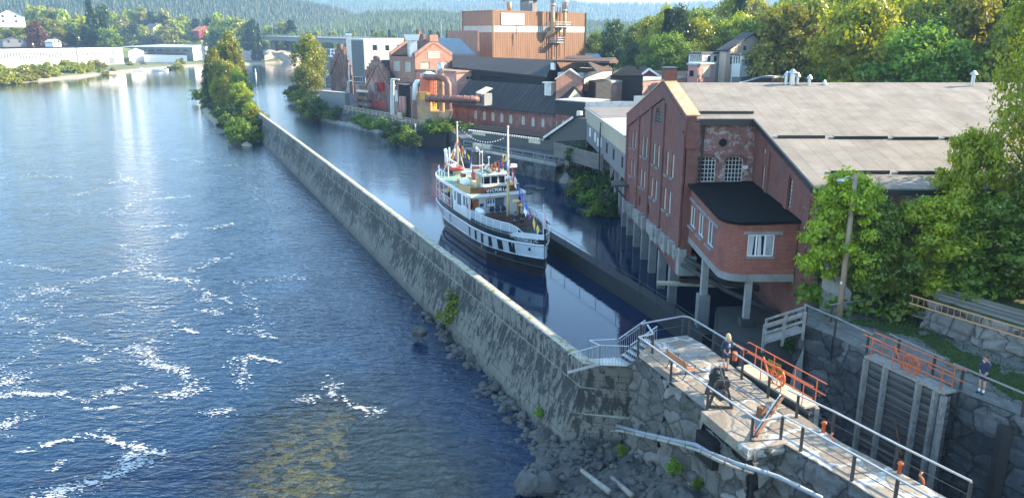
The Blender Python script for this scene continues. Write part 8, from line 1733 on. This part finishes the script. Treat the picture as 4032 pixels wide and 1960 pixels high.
# right foreground trees
plant('n1',17.6,39.6,5.3,'bright yellow green maple sapling left of the timber pole against the mill wall',.85,sz=.95,rz=.5); plant('n2',19.6,39.3,5.3,'green leafy sapling right of the timber pole covering the arched window',.8,sz=.78,rz=2.); plant('n1',22.2,39.0,5.4,'yellow green sapling in the middle of the thicket before the mill wall',.95,sz=.80,rz=4)
plant('n2',24.6,38.6,5.8,'dense green sapling toward the right of the thicket',1.0,sz=.80,rz=5); plant('n1',24.0,39.8,6.2,'taller sparse sapling rising in front of the grey roof',.7,sz=1.1,rz=1.1); plant('n2',27.0,37.8,6.2,'thick green sapling under the tall tree at the right edge',1.0,sz=.9,rz=.3)
plant('n3',27.4,39.7,6,'tall feathery olive green tree at the right edge of the frame',.62,sz=1.02,rz=.4); plant('n3',30.0,39.6,6,'second tall olive green tree behind the one at the right edge',.8,sz=1.0,rz=2.4)
plant('co',27.2,35.2,6.0,'dark drooping spruce behind the plank fence at the right edge',.42,sz=.36)
for x,y,z,s,lb in ((16.6,40.2,3.0,1.1,'dark shrub climbing the foundation beside the annex'),(15.8,39.2,3.0,.8,'low shrub beside the wooden footbridge'),(18.2,40.4,5.3,1.3,'leafy shrub at the foot of the mill corner'),(21,38.9,5.4,.9,'shrub beside the dark shed opening'),(23.2,37.4,6.8,1.0,'shrub spilling over the left end of the plank fence')): plant('u2' if x<17 else 'u1',x,y,z,lb,s*.8)
# trees just outside the frame that shade the lock
for i,(x,y,s) in enumerate(((30,28,.6),(31.5,32.5,.62),(35,36,.62),(33,24,.6),(31,20,.55),(37,31,.72),(39,26.5,.8),(28.8,23.5,.5),(44,33,.85))): plant(('b1','b3','b4')[i%3],x,y,6.5,'leafy tree beside the lock just right of the view',s,'trees beside the lock outside the view')
for k_,o in PR.items():
    if k_ not in used:
        for ch in list(o.children): bpy.data.objects.remove(ch)
        bpy.data.objects.remove(o)
# ================================================================ STAIRS, WINCH, GATE GEAR, PIPES, ROCKS
ST=thing('aluminium_stairs','light aluminium stairs and landing leading down from the lock island to the dam wall','stairs',(5,35.5,4.6)); a=atZ(2560,1345,5.45); b=atZ(2455,1420,4.75); d=(b-a).normalized(); dh=Vector((d.x,d.y,0)).normalized(); n=Vector((dh.y,-dh.x,0))
for i in range(6):
    f=i/5; p=a+(b-a)*f; g=MB(); g.extr([p-n*.45-dh*.14,p+n*.45-dh*.14,p+n*.45+dh*.14,p-n*.45+dh*.14],(0,0,-.04)); g.build('tread',M_ALU,ST)
for s in(-.47,.47):
    g=MB(); g.bar(a+n*s-Vector((0,0,.12)),b+n*s-Vector((0,0,.12)),.04,.2); g.build('stringer',M_ALU,ST)
    g=MB(); 
    for i in range(14): p=a+(b-a)*(i/13)+n*s; g.tube([p,p+Vector((0,0,.95))],.012,5)
    g.tube([a+n*s+Vector((0,0,.98)),b+n*s+Vector((0,0,.98))],.025,6); g.tube([a+n*s+Vector((0,0,.8)),b+n*s+Vector((0,0,.8))],.015,5)
    for f in (.3,.7): 
        c=a+(b-a)*f+n*s+Vector((0,0,.88)); g.tube([c+Vector((dh.x*math.cos(t)*.08*(1-t/9),dh.y*math.cos(t)*.08*(1-t/9),math.sin(t)*.08*(1-t/9))) for t in [k*.6 for k in range(12)]],.01,4)
    g.build('baluster_rail',M_ALU,ST)
L0=b+dh*.1; l=[L0-n*.5,L0+n*.5,L0+n*.5+Vector((-1.35,-.15,0)),L0-n*.5+Vector((-1.35,.1,0))]; g=MB(); g.extr(l,(0,0,-.06)); g.build('landing',plain('pale_grating',(.62,.60,.52),.6),ST)
for p,q in ((l[3],l[2]),(l[0],l[3]),(l[1],l[2])):
    g=MB(); 
    for i in range(10): r=p+(q-p)*i/9; g.tube([r,r+Vector((0,0,.95))],.012,5)
    g.tube([p+Vector((0,0,.97)),q+Vector((0,0,.97))],.025,6); g.build('baluster_rail',M_ALU,ST)
q0=l[3]+Vector((0,0,0)); q1=q0+Vector((-1.5,.35,-.6)); g=MB()
for i in range(10): r=q0+(q1-q0)*i/9; g.tube([r,r+Vector((0,0,.95))],.012,5)
g.tube([q0+Vector((0,0,.97)),q1+Vector((0,0,.97))],.025,6); g.bar(q0,q1,.05,.12); g.build('lower_rail',M_ALU,ST)
# winch
wc=atZ(2830,1590,ZP); an=math.atan2((Z5(2784,1610)-Z5(2640,1500)).y,(Z5(2784,1610)-Z5(2640,1500)).x)+math.pi/2
WN=thing('hand_winch','heavy black cast iron geared winch standing on the sunlit lock island','winch',(wc.x+.05,wc.y+.25,ZP),an-.5)
for s in(-.62,.62):
    g=MB(); g.bar((-.5,s,.05),(.5,s,.05),.09,.1)
    for x0,x1 in ((-.45,-.14),(.45,.14)): g.bar((x0,s,.05),(x1,s,1.2),.08,.11)
    g.bar((-.2,s,1.18),(.2,s,1.18),.09,.1); g.bar((-.33,s,.6),(.33,s,.6),.08,.09); g.build('side_frame',M_STEEL,WN,world=False)
g=MB(); g.tube([(0,-.6,.62),(0,.6,.62)],.22,16); g.tube([(0,-.35,.62),(0,-.3,.62)],.32,16); g.tube([(0,.3,.62),(0,.35,.62)],.32,16); g.build('drum',M_STEEL,WN,world=False)
for c,r,y in (((.1,1.0),.26,-.52),((-.2,.85),.2,.5),((0,.62),.40,.48),((.22,.95),.14,.1)):
    g=MB(); nt_=22; P=[]
    for i in range(nt_*2): t=math.pi*i/nt_; rr=r*(1.0 if i%2 else .88); P.append((c[0]+rr*math.cos(t),y,c[1]+rr*math.sin(t)))
    g.extr(P,(0,.07,0)); g.build('gear_wheel',M_STEEL,WN,world=False)
g=MB(); 
for z in (.35,.9,1.1,1.2): g.tube([(.1*(z-.6),-.85 if z>1 else -.66,z),(.1*(z-.6),.85 if z>.85 else .66,z)],.035,8)
g.tube([(0,.62,.75),(0,.98,.75)],.05,8); g.build('shafts',M_STEEL,WN,world=False)
g=MB(); T_=Matrix.Translation((0,.95,.75))@Matrix.Rotation(-math.pi/2,4,'X'); g.T=T_; g.lathe([(.09,-.12),(.12,0),(.27,.12),(.27,.15),(.05,.16)],n=16); g.T=None; g.build('cable_horn',M_STEEL,WN,world=False,smooth=True)
g=MB(); g.T=Matrix.Translation((0,-.75,.7))@Matrix.Rotation(math.pi/2,4,'X'); g.lathe([(.08,-.1),(.24,.08),(.24,.12),(.05,.13)],n=16); g.T=None; g.build('cable_horn',M_STEEL,WN,world=False,smooth=True)
g=MB(); g.tube([(.1,-.9,1.1),(.1,-.95,.75),(.1,-1.12,.75)],.025,6); g.build('crank',M_STEEL,WN,world=False)
# rack lever
RK=thing('gate_rack_gear','long rusty toothed rack bars lying at an angle beside the railing jog','gate gear',tuple(Z5(3010,1690))); 
for k,(a,b) in enumerate((((2958,1738),(3072,1578)),((2975,1738),(3082,1590)))): g=MB(); A_=Z5(*a)+Vector((0,0,.12+k*.1)); B_=Z5(*b)+Vector((0,0,.25+k*.1)); g.bar(A_,B_,.08,.1); g.build('rack_bar',M_RUST if k else M_WHITED,RK)
g=MB(); A_=Z5(2967,1738)+Vector((0,0,.2));B_=Z5(3076,1584)+Vector((0,0,.32))
for i in range(34): p=A_+(B_-A_)*i/33; g.bar(p-Vector((.07,.05,0)),p+Vector((.07,.05,0)),.03,.05)
g.build('rack_teeth',M_STEEL,RK); g=MB(); g.tube([Z5(2968,1738),Z5(2962,1690)+Vector((0,0,.5))],.03,6); g.build('orange_lever',M_ORANGE,RK); g=MB(); p=Z5(3020,1640); g.box((p.x-.2,p.y+.1,ZP+.2),(.3,.25,.4),.6); g.build('gear_bracket',M_RUST,RK)
for px,py,h_,hook,lb in ((3241,1700,.42,0,'first orange mooring post beside the far end of the black chamber'),(3285,1748,.0,1,'bent orange mooring hook near the first orange post'),(3540,1862,.42,0,'second orange mooring post nearer the bottom right'),(3638,1905,.0,1,'small orange mooring hook closest to the bottom right corner')):
    p=Z5(px,py); g=MB()
    if hook: g.tube([p,p+Vector((-.05,.02,.18)),p+Vector((-.15,.08,.3)),p+Vector((-.05,.12,.4))],.045,8)
    else: g.lathe([(.07,0),(.07,h_-.08),(.11,h_-.06),(.10,h_)],tuple(p),12)
    tag(g.build('mooring_post' if not hook else 'mooring_hook',M_ORANGE if not hook else plain('worn_orange',(.5,.16,.07),.7),smooth=True),lb,'mooring post' if not hook else 'mooring hook')
p=atZ(2893,1400,ZP); g=MB(); g.tube([(p.x-.15,p.y-.5,ZP),(p.x-.15,p.y-.5,ZP+.4)],.12,8); tag(g.build('orange_bollard',M_ORANGE),'short orange bollard in front of the blonde person','bollard')
# ---- bank of rubble below the lock island and along the dam foot
foot=[(2.3,35.3),(-.6,42.6),(-4.2,49.5),(-8.5,57.5),(-11.5,63.5)]
face=[(13.5,20),(9.2,25.6),(8.2,28.5),(6.3,32.6),(5.2,33.7),(2.3,34.2)]+foot[0:]
shore_px=[(2040,1990),(2021,1950),(1990,1782),(1930,1690),(1860,1629),(1807,1537),(1753,1470),(1705,1375),(1676,1307),(1646,1240),(1577,1180),(1546,1125)]
shore=[P0(a,b) for a,b in shore_px]
bank_poly=[(15,15),(13.5,20)]+face[1:]+shore[::-1]+[(0,18),(3,12)]
def bankz(X,Y):
    fl=np.array(face); 
    def dline(pl):
        d=np.full(X.shape,1e9)
        for i in range(len(pl)-1):
            ax,ay=pl[i];bx,by=pl[i+1];ex,ey=bx-ax,by-ay; t=np.clip(((X-ax)*ex+(Y-ay)*ey)/(ex*ex+ey*ey),0,1); d=np.minimum(d,np.hypot(X-ax-t*ex,Y-ay-t*ey))
        return d
    df=dline([(15,17)]+face); ds=dline(shore+[(0,18),(2,12)]); t=ds/(df+ds+1e-6); top=np.interp(Y,[15,22,26,30,33,36,45,64],[4.6,4.0,3.3,2.2,1.2,.75,.55,.35])
    ins=sdist(X,Y,bank_poly)<0
    z=np.where(ins,-.1+(top+.1)*t**1.15,-.15-ds*.45); return z+(fbm(X,Y,1.4,4,11)-.5)*.55+(fbm(X,Y,.35,3,12)-.5)*.2
o=grid('rubble_bank',-14,15.5,12,66,.22,bankz,stone('rubble_soil',(.085,.08,.07),(.17,.16,.145),moss=.6,sc=2)); 
def rockmesh(seed,sub=2,rough=.35):
    bm=bmesh.new(); bmesh.ops.create_icosphere(bm,subdivisions=sub,radius=1); r=np.random.default_rng(seed); pl=[(Vector(r.normal(size=3)).normalized(),r.uniform(.55,.9)) for _ in range(9)]
    for v in bm.verts:
        c=v.co.copy()
        for n_,d_ in pl:
            k=c.dot(n_)
            if k>d_: c-=n_*(k-d_)
        v.co=c*(1+rough*.25*noise.noise(c*2.3+Vector((seed,0,0))))
    me=bpy.data.meshes.new('rock'); bm.to_mesh(me); bm.free(); return me
RM=[rockmesh(i) for i in range(8)]
for m in RM: m.materials.append(M_ROCK)
def rocks_stuff(name,pts,label):
    Vs=[];Fs=[];b=0; lo=[rockmesh(20+i,1) for i in range(5)]; A=[(np.array([v.co[:] for v in m.vertices]),np.array([p.vertices[:] for p in m.polygons])) for m in lo]
    for x,y,z,s in pts:
        V,Fc=A[random.randrange(5)]; a=random.random()*6.28; sc=np.array([s*random.uniform(.8,1.4),s*random.uniform(.7,1.1),s*random.uniform(.5,.9)]); v=V*sc; t=random.uniform(-.6,.6); v=np.stack([v[:,0],v[:,1]*math.cos(t)-v[:,2]*math.sin(t),v[:,1]*math.sin(t)+v[:,2]*math.cos(t)],-1); v=np.stack([v[:,0]*math.cos(a)-v[:,1]*math.sin(a),v[:,0]*math.sin(a)+v[:,1]*math.cos(a),v[:,2]],-1)+np.array([x,y,z]); Vs.append(v);Fs.append(Fc+b);b+=len(v)
    o=npmesh(name,np.concatenate(Vs),np.concatenate(Fs),M_ROCK,n=3); tag(o,label,'stones',kind='stuff')
pts=[]
for _ in range(9000):
    x=random.uniform(-13,12);y=random.uniform(16,64)
    pts.append((x,y))
pa=np.array(pts); S_=sdist(pa[:,0],pa[:,1],bank_poly); Zb=bankz(pa[:,0],pa[:,1]); sel=[(x,y,z+.02,random.choice((.08,.1,.13,.16,.22,.28))*(1 if y<40 else 1.1)) for (x,y),z,s in zip(pts,Zb,S_) if s<.25 and z<3.6 and z>-.5]
rocks_stuff('riprap_stones',sel[:5200],'loose grey stones covering the bank under the lock island and along the dam foot')
k=0
for _ in range(4000):
    if k>=90: break
    x=random.uniform(-12,9);y=random.uniform(17,62); s=float(sdist(np.array([x]),np.array([y]),bank_poly)[0])
    if s>-.05 : continue
    z=float(bankz(np.array([x]),np.array([y]))[0])
    if z>2.2: continue
    if s<-1.6 and random.random()<.6: continue
    ob=bpy.data.objects.new('boulder',RM[k%8]); COL.objects.link(ob); sc_=random.uniform(.2,.46)*(1.3 if random.random()<.15 else 1); ob.location=(x,y,z+sc_*.15); ob.scale=(sc_*random.uniform(.9,1.4),sc_,sc_*random.uniform(.6,.9)); ob.rotation_euler=(random.uniform(-.4,.4),random.uniform(-.4,.4),random.random()*6.28); tag(ob,'grey angular boulder on the rubble bank between the river and the stone wall','boulder','boulders along the dam foot'); k+=1
for px,py,s_,lb in ((2075,1900,.95,'largest pale boulder at the water edge near the bottom middle'),(2150,1900,.8,'tall pale boulder just right of the largest one'),(2800,1905,.75,'big pale granite boulder below the grey pipes'),(2735,1880,.5,'smaller boulder left of the big pale one below the pipes'),(1655,1310,.7,'large flat boulder in the water against the dam foot')):
    p=atZ(px,py,.6 if px<2300 else 2.3); ob=bpy.data.objects.new('boulder',RM[int(px)%8]); COL.objects.link(ob); ob.location=p; ob.scale=(s_,s_*.8,s_*.75); ob.rotation_euler=(.3,.2,px); tag(ob,lb,'boulder')
# pipes on the wall foot
fpl=[Vector(p) for p in (plat[0],plat[1],plat[2],plat[3],plat[5],plat[6],plat[7])]
def on_face(px,py,off):
    r=ray(px,py); best=None
    for a,b in zip(fpl[:-1],fpl[1:]):
        d=(b-a).normalized(); n_=Vector((d.y,-d.x)); a2=a+n_*off; t=(a2.dot(n_))/(r[0]*n_[0]+r[1]*n_[1]); p=r*t; u=(Vector((p[0],p[1]))-a2).dot(d)
        if t>0 and -1.6<=u<=(b-a).length+1.0:
            q=Vector((p[0],p[1],HC+p[2]))
            if best is None or t<best[0]: best=(t,q)
    return best[1] if best else None
up_=[(2430,1676),(2526,1703),(2669,1736),(2741,1751),(2793,1782),(2894,1823),(2980,1848),(3065,1876),(3236,1960)]; lw_=[(2405,1697),(2444,1695),(2522,1713),(2661,1746),(2747,1771),(2824,1810),(2879,1833),(2968,1860)]
M_PIPE=plain('pale_blue_grey_pipe',(.24,.27,.30),.5,var=.1,sc=2,dirt=(.25,.28,.3))
for nm,pl_,r,off,lb in (('upper',up_,.085,1.1,'upper pale grey segmented pipe running down the masonry foot'),('lower',lw_,.065,1.15,'thinner lower pipe running below the pale grey pipe')):
    P=[on_face(a,b,off) for a,b in pl_]; P=[p for p in P if p]; 
    # keep a smooth run
    T=thing('drain_pipe',lb,'pipe',tuple(P[0])); g=MB(); g.tube(P,r,10); g.build('pipe_run',M_PIPE if nm=='upper' else plain('old_pipe',(.33,.31,.27),.7,dirt=(.12,.08,.05)),T,smooth=True); g=MB()
    for a,b in zip(P[:-1],P[1:]):
        m=max(1,int((b-a).length/.9)); 
        for i in range(m): q=a+(b-a)*(i+.5)/m; d=(b-a).normalized()*.03; g.tube([q-d,q+d],r*1.2,10)
    g.build('pipe_collars',M_STEEL if nm=='lower' else plain('pipe_collar',(.2,.22,.24),.6),T)
for px0,py0,px1,py1,lb in ((2290,1850,2400,1935,'grey driftwood log lying across the rubble'),(2410,1880,2490,1950,'shorter dark log right of the first log')):
    a=atZ(px0,py0,.9);b=atZ(px1,py1,1.2); g=MB(); g.tube([a,b],[.1,.13],8); tag(g.build('driftwood_log',M_WOODG,smooth=True),lb,'log')
# flat rocks in the backwater
for i,(px,py,s_) in enumerate(((2072,672,1.5),(2118,682,1.3),(2165,695,1.2),(2035,652,1.0),(2100,735,1.4),(2130,745,1.1),(2085,760,.9),(2390,845,1.3),(2300,830,1.0))):
    p=atZ(px,py,0); ob=bpy.data.objects.new('flat_rock',RM[i%8]); COL.objects.link(ob); ob.location=(p.x,p.y,.02); ob.scale=(s_,s_*.6,.22); ob.rotation_euler=(0,0,i*.7); tag(ob,'low flat rock breaking the dark backwater beyond the ship','rock','flat rocks in the backwater')
# pole of the walkway quay: dark masonry foot below the shed
masonry('shed_quay_wall',(W0.x-.1,W0.y-.1),(W1.x-.1,W1.y-.1),-.5,2.2,.05,M_GRAN_D,'dark stone quay wall under the walkway before the shed','wall',res=.35,amp=.2,seed=77)
import OpenImageIO as oiio,sys
b=oiio.ImageBuf('/workdir/render_main.png');a=b.get_pixels(oiio.UINT8)
pts=dict(canal=(2300,1200),roof=(3300,560),dam=(1700,1150),facade=(2560,700),annex=(2900,1040),river_mid=(800,1100),river_far=(300,450),river_near=(300,1800),hill=(700,60),tower=(2040,180),trees=(3400,150),pave=(2700,1430),bowwhite=(2080,990),granite=(2560,1650))
for k,(x,y) in pts.items():
    x=int(x/3.9375);y=int(y/3.944); p=a[max(0,y-2):y+3,max(0,x-2):x+3,:3].reshape(-1,3).mean(0); print(k,p.round())
